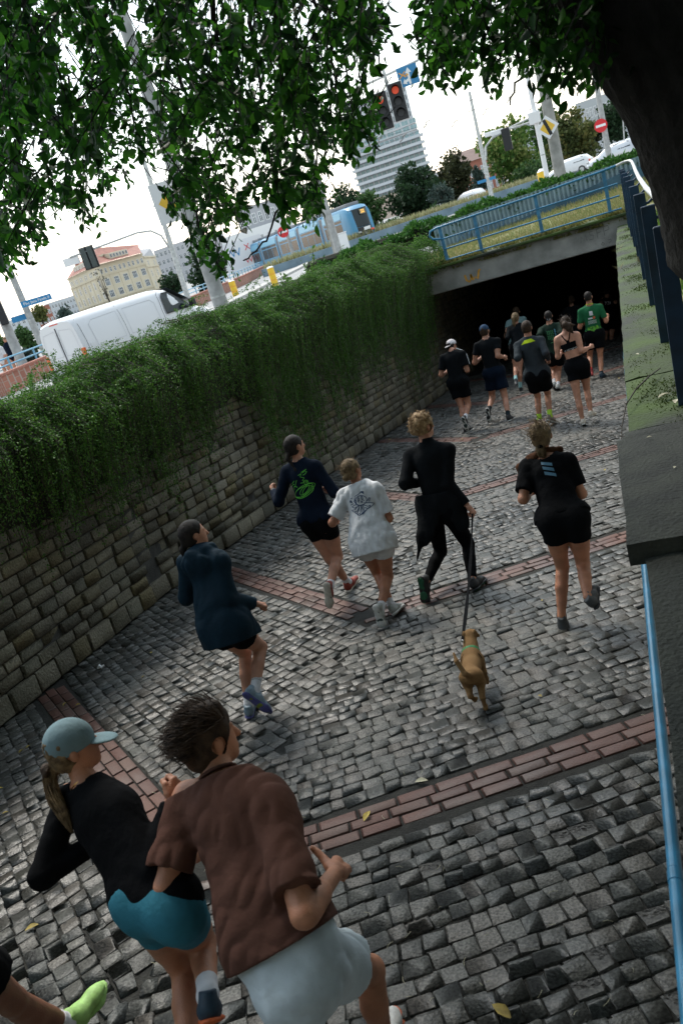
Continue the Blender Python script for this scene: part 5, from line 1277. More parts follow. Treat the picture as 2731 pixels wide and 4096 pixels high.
# -- the group at the mouth of the underpass
root, org, frm, k, J = go('whitecap', FARV, 'man in a backward white cap, black T-shirt with a white shoulder stripe', 'b', h=1.78, hyaw=-25, top=dict(mat=CL['charcoal'], t=.012, loose=.020, sleeve=.7, at=.02, hem=-.07, wr=.005),
    legs=dict(mat=CL['black'], len=.58, t=.014, flare=.03), shoe=(SH['black'], SH['white'], SH['dkgreen']), sock=CL['whitesock'], sockl=.3, hair=dict(c='black', t=.009), cap=dict(mat=CL['capwhite'], back=True))
mb = MB(); a = J['shR'] - org; e_ = J['elR'] - org; d = nrm(e_ - a)
mb.tube([J['c7'] - org + frm[0] * .07 + frm[1] * .09, a + frm[0] * .066 + frm[1] * .02, a + frm[1] * .082 + d * .03, a + (e_ - a) * .66 + frm[1] * .08], .008, 6); mb.build('shoulder_stripe', P_WHITE, root)
go('bluecap', FARV, 'man in a navy cap, black T-shirt and navy shorts with black socks', 'b', h=1.82, hyaw=-12, top=dict(mat=CL['charcoal'], t=.008, loose=.012, sleeve=.55, at=.012, hem=-.02, wr=.005),
    legs=dict(mat=CL['navy'], len=.62, t=.016, flare=.04), shoe=(SH['black'], SH['white'], SH['black']), sock=CL['blacksock'], sockl=.26, hair=dict(c='brown', t=.006), cap=dict(mat=CL['capblue']))
root, org, frm, k, J = go('grey', FARV, 'man in a dark grey long-sleeved top with a lime yoke and lime socks', 'b', h=1.80, hyaw=-8, top=dict(mat=CL['grey'], t=.014, loose=.024, sleeve=2, at=.014, hem=-.07, wr=.006, collar=.05, neckband=None),
    legs=dict(mat=CL['black'], len=.6, t=.018, flare=.035), shoe=(SH['taupe'], SH['white'], SH['taupe']), sock=CL['limesock'], sockl=.3, hair=dict(c='brown', t=.012, nape=.07))
back_patch(root, 'shirt', org, frm, k, J['c7'], [(-.055, -.005), (.055, -.005), (.115, .055), (-.125, .055)], CL['lime'], 'lime_yoke')
root, org, frm, k, J = go('bra', FARV * .8, 'woman in a black sports bra and shorts with a dark ponytail', 'b', h=1.68, fem=True, hyaw=-10, legs=dict(mat=CL['black'], len=.40, t=.010, flare=.02, waist=.16), shoe=(SH['cream'], SH['white'], SH['black']),
    hair=dict(c='brown', t=.012, nape=.07, rough=.004, tails=[dict(p=[(0, -.10, .02), (.03, -.16, -.01), (.09, -.15, -.09), (.13, -.13, -.17)], r=[.035, .05, .05, .015]), dict(p=[(0, -.10, .02), (.10, -.15, -.03), (.19, -.13, -.05)], r=[.03, .035, .008])], strands=(60, .09, .6), sdir=(.8, -.3, -.4), sw=.004))
S = Solid(.012); up, lat, fwd = frm; c7 = J['c7']; pel = J['pel']
S.cone(pel + up * 0.25 * k, c7 - up * 0.14 * k - fwd * .005, 0.124 * k + .012, 0.142 * k + .012, .03, ax=fwd, fl=0.68)
m_ = S.mesh(clips=[(pel + up * .285 * k, -up), (c7 - up * .155 * k, up)])
br = solid_obj('sports_bra', [m_], CL['black'], root, org)
BVb = BVHTree.FromPolygons([v.co for v in root.data.vertices], [p.vertices for p in root.data.polygons]); BV[root.name] = BVb
mb = MB()
for sg in (-1, 1):
    pts = [onto(root, org, frm, k, c7, u, v, .006) for u, v in [(sg * .07, .0), (sg * .055, .04), (sg * .035, .085), (sg * .012, .125), (0, .165)]]
    ribbon(mb, [p for p in pts if p is not None], .018, -Vector(fwd))
q = [onto(root, org, frm, k, c7, u, v, .007) for u, v in [(0, .11), (.0, .20)]]
if None not in q: ribbon(mb, q, .05, -Vector(fwd))
mb.build('bra_straps', CL['black'], br)['kind'] = 'stuff'
BV['sports_bra'] = BVHTree.FromPolygons([v.co for v in br.data.vertices], [p.vertices for p in br.data.polygons])
st = []
for i_, g_ in enumerate(['n', 'l', 'o', 'r', 'o', 'r', 'o']):
    x = -.10 + i_ * .030; y = .255
    st.append({'n': [(x, y + .02), (x, y), (x + .016, y), (x + .016, y + .02)], 'l': [(x, y + .024), (x + .014, y + .018), (x + .014, y - .006)], 'o': [(x, y), (x + .018, y), (x + .018, y + .02), (x, y + .02), (x, y)], 'r': [(x, y + .02), (x, y), (x + .016, y)]}[g_])
back_lines(root, 'sports_bra', org, frm, k, c7, st, .006, P_WHITE, 'lettering')
root, org, frm, k, J = go('camo', FARV, 'man in a bright green patterned running shirt and black shorts', 'a', h=1.82, hyaw=-10, top=dict(mat=CL['green'], t=.008, loose=.008, sleeve=.75, at=.010, hem=-.03, wr=.004, neckband=CL['lime']),
    legs=dict(mat=CL['black'], len=.55, t=.016, flare=.03), shoe=(SH['navy'], SH['black']), sock=CL['blacksock'], sockl=.12, hair=dict(c='black', t=.004, nape=.06))
back_patch(root, 'shirt', org, frm, k, J['c7'], [(-.15, .42), (.15, .42), (.16, .54), (-.16, .54)], P_CAMO, 'hem_pattern')
back_patch(root, 'shirt', org, frm, k, J['c7'], [(-.03, .10), (.035, .10), (.045, .19), (-.03, .19)], P_WHITE, 'emblem')
back_patch(root, 'shirt', org, frm, k, J['c7'], [(-.07, .235), (.02, .235), (.02, .265), (-.07, .265)], P_WHITE, 'lettering')
back_patch(root, 'shirt', org, frm, k, J['c7'], [(.03, .22), (.075, .22), (.075, .27), (.03, .27)], P_ORANGE, 'badge')
back_lines(root, 'shirt', org, frm, k, J['c7'], [[(-.08, .30 + .02 * i), (.09, .30 + .02 * i)] for i in range(4)], .006, P_WHITE, 'small_lettering')
for q in 'L': 
    o_ = next(c for c in root.children if c.name.startswith('running_shoe')); o_.data.materials.clear(); o_.data.materials.append(SH['darkred'])
    s_ = next(c for c in root.children if c.name.startswith('sock')); s_.data.materials.clear(); s_.data.materials.append(CL['redsock'])
root, org, frm, k, J = go('dkgreen', FARV, 'runner in a dark green long-sleeved top with a pale blue and green print', 'b', h=1.75, top=dict(mat=CL['dkgreen'], t=.014, loose=.022, sleeve=2, at=.014, hem=-.05, wr=.006),
    legs=dict(mat=CL['black'], len=.55, t=.012, flare=.02), shoe=(SH['palegrey'], SH['black']), sock=CL['whitesock'], sockl=.25, hair=dict(c='black', t=.006, blobs=[((0, -.10, -.05), .03)]), tie=((0, -.10, -.05), 1.3, CL['whitesock']))
for v0, mt in ((.10, P_GREEN), (.145, P_GREEN), (.20, P_GREEN), (.245, P_GREEN)):
    back_lines(root, 'shirt', org, frm, k, J['c7'], [[(-.08 + .035 * i, v0), (-.06 + .035 * i, v0 + .03), (-.07 + .035 * i, v0 + .04)] for i in range(4)], .012, mt, 'print')
back_lines(root, 'shirt', org, frm, k, J['c7'], [[(.075, .09), (.10, .12)], [(.075, .13), (.105, .15)], [(.075, .17), (.105, .21)], [(.085, .10), (.085, .24)]], .016, P_TEAL, 'print')
back_lines(root, 'shirt', org, frm, k, J['c7'], [[(-.02, .30), (.09, .29)], [(-.04, .36), (.06, .35)]], .010, P_GREEN, 'lettering')
go('pony', FARV, 'woman in black with a long blond ponytail and aqua socks', 'b', h=1.68, fem=True, hyaw=-15, top=dict(mat=CL['charcoal'], t=.010, loose=.012, sleeve=2, at=.01, hem=-.04), legs=dict(mat=CL['black'], len=.5, t=.010, flare=.015),
   shoe=(SH['dkgrey'], SH['black']), sock=CL['aquasock'], sockl=.28, hair=dict(c='dirty', t=.010, tails=[dict(p=[(0, -.09, .05), (-.01, -.14, .0), (-.02, -.13, -.12), (-.015, -.11, -.25)], r=[.03, .038, .034, .012])]))
go('tealman', FARV, 'short-haired man in a grey-green T-shirt behind the ponytailed woman', 'b', h=1.80, top=dict(mat=CL['teal_tee'], t=.012, loose=.02, sleeve=.7, at=.02, hem=-.05), legs=dict(mat=CL['black'], len=.55, t=.014, flare=.02), shoe=(SH['black'], SH['black']), hair=dict(c='brown', t=.012))
go('dkpony', FARV, 'woman in a dark loose top with a brown ponytail, in the shade of the underpass', 'b', h=1.68, fem=True, top=dict(mat=CL['charcoal'], t=.02, loose=.03, sleeve=2, at=.02, hem=-.1), legs=dict(mat=CL['black'], len=2, t=.008, name='leggings'), shoe=(SH['black'], SH['black']), hair=dict(c='brown', t=.010, tails=[dict(p=[(0, -.10, .03), (-.02, -.14, -.03), (-.02, -.12, -.14)], r=[.03, .032, .012])]))
root, org, frm, k, J = go('num', FARV, 'runner in a black shirt numbered 731, deepest in the underpass', 'b', h=1.80, top=dict(mat=CL['black'], t=.012, loose=.02, sleeve=.7, at=.02, hem=-.05), legs=dict(mat=CL['black'], len=.5, t=.014, flare=.02), shoe=(SH['white'], SH['black']), hair=dict(c='black', t=.008))
d7 = [[(0, 0), (.05, 0), (.02, .08)]]; d3 = [[(0, 0), (.05, 0), (.05, .08), (0, .08)], [(.01, .04), (.05, .04)]]; d1 = [[(.01, .01), (.025, 0), (.025, .08)]]
back_lines(root, 'shirt', org, frm, k, J['c7'], [[(u + dx, v + .10) for u, v in s] for dx, g_ in ((-.09, d7), (-.02, d3), (.04, d1)) for s in g_], .013, P_WHITE, 'number')

# ------------------------------------------------------------------ the dog and its leash
dogx, dogy = -1.385, 4.71
def dg(x, y, z): # dog space: y forward
    a = R(9); return np.array([dogx + x * math.cos(a) - y * math.sin(a), dogy + x * math.sin(a) + y * math.cos(a), ramp_z(dogy + y) + z])
S = Solid(.0075); fx = nrm(dg(0, 1, 0) - dg(0, 0, 0)); lx = nrm(dg(1, 0, 0) - dg(0, 0, 0)); ux = np.cross(lx, fx); AX = np.array([lx, fx, ux])
S.cone(dg(0, -.20, .36), dg(0, .02, .35), .078, .085, .05); S.cone(dg(0, .0, .34), dg(0, .20, .34), .085, .112, .05, ax=lx, fl=.9)
S.cone(dg(0, .20, .36), dg(.01, .33, .43), .088, .066, .05); S.cone(dg(.01, .32, .43), dg(.02, .41, .49), .066, .062, .04)
S.ell(dg(.02, .43, .50), AX, (.066, .072, .06), .03); S.cone(dg(.025, .46, .49), dg(.04, .56, .46), .042, .027, .03); S.cone(dg(.04, .56, .462), dg(.042, .575, .462), .016, .014, .01)
for sg in (-1, 1):
    S.cone(dg(.02 + sg * .055, .41, .54), dg(.02 + sg * .085, .43, .475), .026, .017, .015, ax=lx, fl=.55)
    S.cone(dg(sg * .05, -.20, .36), dg(sg * .062, -.13, .25), .070, .05, .04)
# hind legs: right planted and stretched back, left lifted
S.cone(dg(.062, -.13, .25), dg(.058, -.28, .16), .046, .026, .03); S.cone(dg(.058, -.28, .16), dg(.058, -.27, .035), .024, .019, .02); S.cone(dg(.058, -.28, .03), dg(.06, -.22, .022), .022, .021, .015)
S.cone(dg(-.062, -.13, .25), dg(-.05, -.27, .19), .046, .026, .03); S.cone(dg(-.05, -.27, .19), dg(-.03, -.20, .10), .024, .019, .02); S.cone(dg(-.03, -.20, .10), dg(-.02, -.15, .085), .021, .019, .015)
# front legs
S.cone(dg(.07, .19, .32), dg(.085, .14, .20), .055, .033, .03); S.cone(dg(.085, .14, .20), dg(.09, .20, .09), .030, .021, .02); S.cone(dg(.09, .20, .09), dg(.09, .17, .06), .021, .020, .015)
S.cone(dg(-.065, .19, .32), dg(-.075, .26, .19), .055, .033, .03); S.cone(dg(-.075, .26, .19), dg(-.075, .31, .05), .030, .021, .02); S.cone(dg(-.075, .31, .045), dg(-.075, .36, .025), .022, .021, .015)
S.cone(dg(0, -.26, .40), dg(-.035, -.31, .46), .030, .026, .03); S.cone(dg(-.035, -.31, .46), dg(-.085, -.26, .58), .026, .021, .02); S.cone(dg(-.085, -.26, .58), dg(-.10, -.19, .64), .021, .010, .02)
dorg = dg(0, 0, 0)
M['fur'] = mat('tan_fur', (0.30, 0.175, 0.075), .85, col2=(0.24, 0.135, 0.055), scale=5, bump=.6, bscale=120, detail=8, spec=.2)
dog = solid_obj('dog', [S.mesh(wrinkle=wr(.0016, 9, 5))], M['fur'], None, dorg); dog.location = dorg; dog.scale = (.72, .72, .72)
tag(dog, 'short-haired tan dog in a green harness, trotting on a black leash', 'dog')
S = Solid(.007); S.cone(dg(0, .225, .37), dg(.006, .285, .40), .098, .088, .02)
m_ = S.mesh(clips=[(dg(0, .215, .37), -nrm(dg(0, .3, .41) - dg(0, .2, .37))), (dg(.005, .275, .40), nrm(dg(0, .3, .41) - dg(0, .2, .37)))])
ha = solid_obj('harness', [m_], mat('green_webbing', (0.03, 0.22, 0.07), .7, var=.3, scale=25), dog, dorg)
S = Solid(.006); S.cone(dg(0, .10, .345), dg(0, .12, .345), .109, .111, .01); m_ = S.mesh(clips=[(dg(0, .115, 0), -fx), (dg(0, .135, 0), fx)])
solid_obj('girth_strap', [m_], CL['black'], dog, dorg)
mb = MB()
for sg in (-1, 1): mb.add([tuple(p - dorg) for p in ()], [])
lt = dorg + .72 * (dg(-.055, .30, .515) - dorg)
H_ = np.array(LEASH_HAND); A_ = lt
le = empty('dog_leash', tuple(H_), 0, 'black webbing leash from the blond man down to the dog', 'leash')
pts = [H_]
mid = (H_ + A_) / 2
for t in np.linspace(0, 1, 15)[1:]:
    p = H_ * (1 - t) ** 2 + 2 * (mid + np.array([-.02, .05, -.16])) * t * (1 - t) + A_ * t ** 2; pts.append(p)
mb = MB()
for i_ in range(14):
    pass
V = []; F = []
for i_, p in enumerate(pts):
    tw = 0.9 * math.sin(i_ * .55); s_ = (lx * math.cos(tw) + fx * math.sin(tw)) * (.009 + .006 * min(1, i_ / 8)); V += [p - s_ - H_, p + s_ - H_]
    if i_: F.append((2 * i_ - 2, 2 * i_ - 1, 2 * i_ + 1, 2 * i_))
mb.add(V, F); w_ = mb.build('webbing', CL['black'], le); sm = w_.modifiers.new('thick', 'SOLIDIFY'); sm.thickness = .003
mb = MB(); c_ = A_ - H_
mb.tube([c_, c_ + np.array([0, .02, -.02]), c_ + np.array([.01, .045, -.05])], .008, 8); mb.tube([c_ + np.array([.01 + .018 * math.cos(t), .06 + .018 * math.sin(t), -.07 + .018 * math.cos(t)]) for t in np.linspace(0, 6.28, 13)], .005, 6, cap=False)
mb.build('snap_hook', mat('chrome', (0.75, 0.75, 0.76), .2, metal=.9), le, smooth=True)
# ================================================================== street furniture, vehicles, buildings
def polar(az, D, z): a = R(az); return np.array([math.sin(a) * D, math.cos(a) * D, z])
_txt = {}
def text(s, size, Mx, m, parent, name='lettering', extrude=0.002, align='CENTER'):
    cu = bpy.data.curves.new('t', 'FONT'); cu.body = s; cu.size = size; cu.align_x = align; cu.align_y = 'CENTER'; cu.extrude = extrude; cu.resolution_u = 2
    t = bpy.data.objects.new('t', cu); C.objects.link(t)
    me = bpy.data.meshes.new_from_object(t.evaluated_get(bpy.context.evaluated_depsgraph_get()))
    bpy.data.objects.remove(t)
    me.transform(Mx)
    o = link(name, me, m, parent); o['kind'] = 'stuff'
    return o
def face_frame(pos, az, tilt=0.0, roll=0.0):
    """local frame for a flat sign: x right and y up as the viewer sees it, z towards the viewer standing at bearing az from it"""
    return Matrix.Translation(Vector(pos)) @ Matrix.Rotation(-R(az), 4, 'Z') @ Matrix.Rotation(R(90), 4, 'X') @ Matrix.Rotation(R(roll), 4, 'Z')
def disc(mb, M_, r, t0, t1, n=24, mi=0, sx=1.0): return mb.prism([(r * sx * math.cos(2 * math.pi * i / n), r * math.sin(2 * math.pi * i / n)) for i in range(n)], t0, t1, M_, mi)
def rect(w, h): return [(-w / 2, -h / 2), (w / 2, -h / 2), (w / 2, h / 2), (-w / 2, h / 2)]
def pole(name, base, top, r0, r1, m, label, cat='pole', rings=()):
    b = Vector(base); p = empty(name, b, 0, label, cat)
    mb = MB(); t = Vector(top) - b; mb.tube([Vector((0, 0, -.1)), t * .5, t], [r0, (r0 + r1) / 2, r1], 16); auto_smooth(mb.build('shaft', m, p), 50)
    for f in rings:
        mb = MB(); mb.tube([t * f, t * f + Vector((0, 0, .05))], r0 * 1.05 + (r1 - r0) * f, 16); auto_smooth(mb.build('collar', M['galv'], p), 50)
    return p
def no_entry(pos, az, r, label):
    p = empty('no_entry_sign', Vector(pos), 0, label, 'sign'); F_ = face_frame((0, 0, 0), az)
    mb = MB(); disc(mb, F_, r, -.02, 0); mb.build('plate', M['sign_red'], p)
    mb = MB(); mb.prism(rect(r * 1.5, r * .36), .002, .006, F_); mb.build('white_bar', M['sign_white'], p)
    return p
def priority(pos, az, w, label, backing=False, roll=0.0):
    p = empty('priority_sign', Vector(pos), 0, label, 'sign'); F_ = face_frame((0, 0, 0), az)
    D_ = F_ @ Matrix.Rotation(R(45), 4, 'Z')
    if backing:
        mb = MB(); mb.prism(rect(w * 1.3, w * 1.5), -.03, -.01, F_); mb.build('backing_board', M['sign_white'], p)
    mb = MB(); mb.prism(rect(w, w), -.008, 0, D_); mb.build('plate', M['sign_white'], p)
    mb = MB(); mb.prism(rect(w * .66, w * .66), .002, .006, D_); mb.build('yellow_field', M['sign_yellow'], p)
    mb = MB(); mb.prism(rect(w * .20, w * 1.0), .008, .011, F_ @ Matrix.Rotation(R(-45 + roll), 4, 'Z')); mb.build('black_bar', M['black'], p)
    return p
PB = {n: polar(a, d, 0.005 * (d - 15)) for n, a, d in [('left', -39.9, 33), ('street', -38.3, 50), ('lattice', -28.2, 42), ('p760', -17.55, 65), ('ne', -20.4, 78), ('ne_r', .8, 62), ('white', -3.07, 40), ('conc', -2.25, 38), ('lamp', -6.7, 76)]}
# large lamp post in the greenery
pole('lamp_post', (-8.95, 18.2, 0.1), (-8.95, 18.2, 11), .19, .13, M['grey_pole'], 'thick grey lamp post rising out of the greenery in front of the white van', 'lamp post', rings=(.10,))
priority((-9.45, 18.45, 3.6), -27, .62, 'yellow and black priority road sign half hidden by leaves', backing=True, roll=45)
mb = MB(); mb.tube([(-9.3, 18.4, 3.9), (-8.95, 18.2, 3.9)], .02, 6); 
o = mb.build('sign_bracket', M['galv']); tag(o, 'thin steel bracket holding the leaf-hidden priority sign to the lamp post', 'bracket')
# left pole with no entry sign and signal back box
b = PB['left']; pole('signal_post', b, b + np.array([0, 0, 6.5]), .19, .16, M['grey_pole'], 'grey post at the left edge carrying a no entry sign', 'pole')
no_entry(b + np.array([-.42, -.30, 3.05]), -40, .5, 'red no entry sign on the post at the left edge')
g = empty('signal_box', b + np.array([.10, -.28, 3.2]), 0, 'grey signal housing clamped to the left edge post', 'traffic light')
mb = MB(); mb.box((0, 0, .5), (.36, .36, 1.1), rz=R(40), bevel=.03); mb.build('housing', M['galv'], g)
mb = MB(); mb.box((.1, .05, -.6), (.28, .30, .9), rz=R(40), bevel=.03); mb.build('dark_back', M['black'], g)
# street name post
b = PB['street']; pole('street_name_post', b, b + np.array([-.1, 0, 9]), .20, .16, M['grey_pole'], 'pale post with two blue street name plates at far left', 'pole', rings=(.24,))
p = empty('street_name_sign', b + np.array([.25, -.2, 3.05]), 0, 'long blue street name plate reading Plac Jana Pawła II', 'sign'); F_ = face_frame((.75, 0, 0), -52)
mb = MB(); mb.prism(rect(1.75, .33), -.02, 0, F_); mb.build('plate', M['sign_blue'], p); text('Plac Jana Pawła II', .22, F_ @ Matrix.Translation((0, 0, .006)), M['sign_white'], p)
p = empty('street_name_sign', b + np.array([-.55, -.2, 2.45]), 0, 'short blue street name plate on the left of its post', 'sign'); F_ = face_frame((0, 0, 0), -40)
mb = MB(); mb.prism(rect(.9, .33), -.02, 0, F_); mb.build('plate', M['sign_blue'], p)
# mast with arm and signal heads at left (backs visible)
b = PB['lattice']; p = pole('signal_mast', b, b + np.array([.25, .1, 9]), .14, .10, M['galv'], 'slim galvanised mast with a curved arm over the street behind the van', 'traffic light', rings=(.15, .3, .42, .5, .58, .66))
d_ = np.array([-3.2, -1.9, 0]); q = np.array([0, 0, 3.3])
mb = MB(); mb.tube([q, q + np.array([-.15, -.1, .7]), q + np.array([-.5, -.3, 1.05]), q + d_ * .33 + [0, 0, 1.15], q + d_ * .7 + [0, 0, 1.08], q + d_ * 1.25 + [0, 0, .98]], .055, 8); auto_smooth(mb.build('arm', M['galv'], p), 60)
hd_ = q + d_ * 1.02; mb = MB(); mb.box(hd_ + [0, 0, .72], (.70, .10, 1.05), rz=R(28), bevel=.02); mb.build('backboard', M['black'], p)
for s_ in (-.16, .16):
    mb = MB(); mb.box(hd_ + [s_ * .88 + .05, s_ * .45 - .12, .72], (.24, .20, .98), rz=R(28), bevel=.03); mb.build('signal_head', mat('dark_grey_green', (.05, .065, .062), .5), p)
mb = MB(); mb.box(hd_ + np.array([-.75, -.4, .80]), (.75, .06, .38), rz=R(28), bevel=.01); mb.build('white_plate', M['white'], p)
# overhead signals
hp_ = np.array([-7.35, 36.1, 5.80]); az = -12.2
p = empty('overhead_signal', hp_, 0, 'two-column traffic signal with white-edged backboards hanging over the street, both red', 'traffic light'); p.scale = (1.45,) * 3
for s_, r_ in ((-.29, 0), (.20, 0)):
    F_ = face_frame((s_, 0, .10 if s_ > 0 else 0), az)
    mb = MB(); mb.prism(rect(.44, 1.02), -.06, -.03, F_); mb.build('white_edge', M['sign_white'], p)
    mb = MB(); mb.prism(rect(.40, .98), -.028, 0, F_); mb.build('backboard', M['black'], p)
    for i, zz in enumerate((.30, 0, -.30)):
        mb = MB(); disc(mb, F_ @ Matrix.Translation((0, zz, 0)), .10, 0.0, .03, 16); mb.build('lens', M['lens_lit'] if i == 0 else M['black_metal'], p)
        mb = MB(); G = F_ @ Matrix.Translation((0, zz, 0)); n = 10
        P0 = [G @ Vector((.125 * math.cos(t), .125 * math.sin(t), 0)) for t in np.linspace(-.4, math.pi + .4, n)]
        P1 = [G @ Vector((.125 * math.cos(t), .125 * math.sin(t), .20 if .3 < t < 2.8 else .1)) for t in np.linspace(-.4, math.pi + .4, n)]
        mb.add(P0 + P1, [(i_, i_ + 1, n + i_ + 1, n + i_) for i_ in range(n - 1)]); mb.build('hood', M['black'], p)
mb = MB(); mb.box((0.0, .05, .75), (.08, .08, .5)); mb.build('hanger', M['galv'], p)
p = empty('lane_sign', np.array([-6.45, 36.3, 6.75]), 0, 'blue lane sign with white arrows and an orange crossed arrow, beside the overhead signal', 'sign'); F_ = face_frame((0, 0, 0), -12)
mb = MB(); mb.prism(rect(.84, .74), -.02, 0, F_); mb.build('plate', M['sign_blue'], p)
mb = MB()
mb.prism([(-.04, -.32), (.05, -.32), (.05, .10), (.14, .10), (.02, .30), (-.12, .10), (-.04, .10)], .003, .006, F_ @ Matrix.Translation((.02, 0, 0)))
mb.build('white_arrow', M['sign_white'], p)
mb = MB(); mb.prism([(0, -.05), (0, .05), (-.14, .05), (-.14, .12), (-.28, 0), (-.14, -.12), (-.14, -.05)], .004, .007, F_ @ Matrix.Translation((.0, -.14, 0)) @ Matrix.Rotation(R(20), 4, 'Z')); mb.build('white_side_arrow', M['sign_white'], p)
mb = MB()
for a_ in (40, -40): mb.prism(rect(.34, .035), .008, .011, F_ @ Matrix.Translation((-.22, .08, 0)) @ Matrix.Rotation(R(a_), 4, 'Z'))
mb.prism([(-.16, .04), (.06, -.02), (.06, -.09), (.12, .0), (.06, .07), (.06, .02)], .008, .011, F_ @ Matrix.Translation((-.1, .04, 0))); mb.build('orange_cross', M['sign_orange'], p)['kind'] = 'stuff'
pp = np.array([-13.3, 42.5, .15]); p = pole('gantry_pole', pp, pp + [0, 0, 7.3], .20, .13, M['grey_pole'], 'grey pole with a long arm holding the overhead signal and lane sign', 'pole')
mb = MB(); mb.tube([np.array([0, 0, 7.0]), np.array([2.6, -3.0, 7.2]), np.array([7.4, -6.2, 7.0])], .06, 8); auto_smooth(mb.build('arm', M['galv'], p), 60)
# pole, sign, cabinet beside the tram
b = PB['p760']; pole('tram_pole', b, b + [0, 0, 8.5], .24, .18, M['concrete'], 'concrete overhead line pole in front of the tram', 'pole')
b = PB['ne']; pole('sign_post', b, b + [0, 0, 5], .17, .14, M['grey_pole'], 'grey post in front of the tram carrying a no entry sign', 'pole'); no_entry(b + np.array([-.2, -.3, 3.0]), -20, .5, 'red no entry sign in front of the tram')
g = empty('cabinet', (polar(-17.0, 61, .23)), 0, 'white street cabinet standing in front of the tram', 'cabinet')
mb = MB(); mb.box((0, 0, .72), (.95, .6, 1.45), rz=R(17), bevel=.04); mb.build('body', M['white'], g); mb = MB(); mb.box((0, 0, 1.47), (1.02, .66, .07), rz=R(17), bevel=.02); mb.build('lid', M['white'], g)
# bollards
def bollard(az, D, h, label):
    g = empty('bollard', polar(az, D, .005 * (D - 15)), 0, label, 'bollard', 'yellow bollards on the traffic island')
    mb = MB(); mb.tube([(0, 0, -.1), (0, 0, h * .93)], .18, 16); auto_smooth(mb.build('post', M['yellow_post'], g), 50)
    mb = MB(); mb.tube([(0, 0, h * .93), (0, 0, h)], [.20, .12], 16); auto_smooth(mb.build('cap', M['white'], g), 50)
    for z in (.3, .6): 
        mb = MB(); mb.tube([(0, 0, h * z), (0, 0, h * z + .05)], .183, 16, cap=False); mb.build('groove', M['sign_orange'], g)
bollard(-22.2, 45, 1.05, 'yellow bollard nearer the tram, clear of the leaves'); bollard(-25.0, 47, .95, 'yellow bollard beside the thick lamp post')
g = empty('bollard', polar(-3.35, 42, .16), 0, 'yellow traffic post with a white cap at the foot of the white pole', 'bollard', 'yellow bollards on the traffic island')
mb = MB(); mb.tube([(0, 0, 0), (0, 0, 1.45)], .20, 12); auto_smooth(mb.build('post', M['yellow_post'], g), 50)
mb = MB(); mb.tube([(0, 0, 1.45), (0, 0, 1.58)], [.2, .08], 12); auto_smooth(mb.build('cap', M['white'], g), 50)
# right hand poles
b = PB['white']; p = pole('white_mast', b, b + [.05, 0, 8.5], .11, .09, M['white'], 'slim white mast with a long curved arm to the left', 'pole', rings=(.25,))
mb = MB(); mb.tube([np.array([0, 0, 3.6]), np.array([-1.2, 0, 3.62]), np.array([-1.95, -.05, 3.5]), np.array([-2.3, -.05, 3.25]), np.array([-2.42, -.05, 2.7])], .038, 8); auto_smooth(mb.build('arm', M['galv'], p), 60)
mb = MB(); mb.box((-.02, -.15, 3.72), (.5, .18, .5), bevel=.03); mb.build('junction_box', M['white'], p)
mb = MB(); mb.box((-1.35, 0, 3.25), (.36, .14, .95), bevel=.03); mb.build('signal_head', M['black'], p)
mb = MB(); mb.box((-1.7, 0, 3.65), (.55, .1, .22), bevel=.03); mb.build('white_plate', M['white'], p)
b = PB['conc']; pole('concrete_pole', b, b + [.05, 0, 9.5], .25, .19, M['concrete'], 'thick concrete overhead line pole behind the corrugated fence', 'pole')
priority(b + np.array([-.12, -.35, 3.1]), -2.4, .66, 'white and yellow priority road sign on the thick concrete pole', roll=45 + 18)
b = PB['ne_r']; pole('grey_mast', b, b + [0, 0, 9], .20, .15, M['grey_pole'], 'grey mast with a no entry sign near the tree trunk', 'pole'); no_entry(b + np.array([-.18, -.28, 2.95]), 1, .42, 'red no entry sign beside the tree trunk, far right')
mb = MB(); mb.tube([b + np.array([.3, 0, 1.5]), b + np.array([1.1, 0, 1.6]), b + np.array([1.25, 0, 3.0]), b + np.array([1.2, 0, 3.6])], .05, 6); tag(mb.build('thin_lamp', M['galv']), 'thin bent lamp tube behind the grey mast', 'lamp post')
b = PB['lamp']; p = pole('street_lamp', b, b + [.1, 0, 9], .20, .12, M['galv'], 'slender street lamp standing behind the white hatchback', 'lamp post', rings=(.4,))
mb = MB(); mb.tube([np.array([.05, 0, 3.2]), np.array([.35, 0, 4.4]), np.array([1.2, 0, 5.05]), np.array([2.6, 0, 5.3]), np.array([5.4, 0, 5.65])], .07, 8); auto_smooth(mb.build('arm', M['galv'], p), 60)
mb = MB(); mb.box((1.0, 0, 5.35), (.9, .2, .35), bevel=.05); mb.build('lamp_head', M['white'], p)
mb = MB(); mb.box((-.1, -.1, 1.9), (1.6, .06, .25)); mb.build('blue_plate', M['sign_blue'], p)

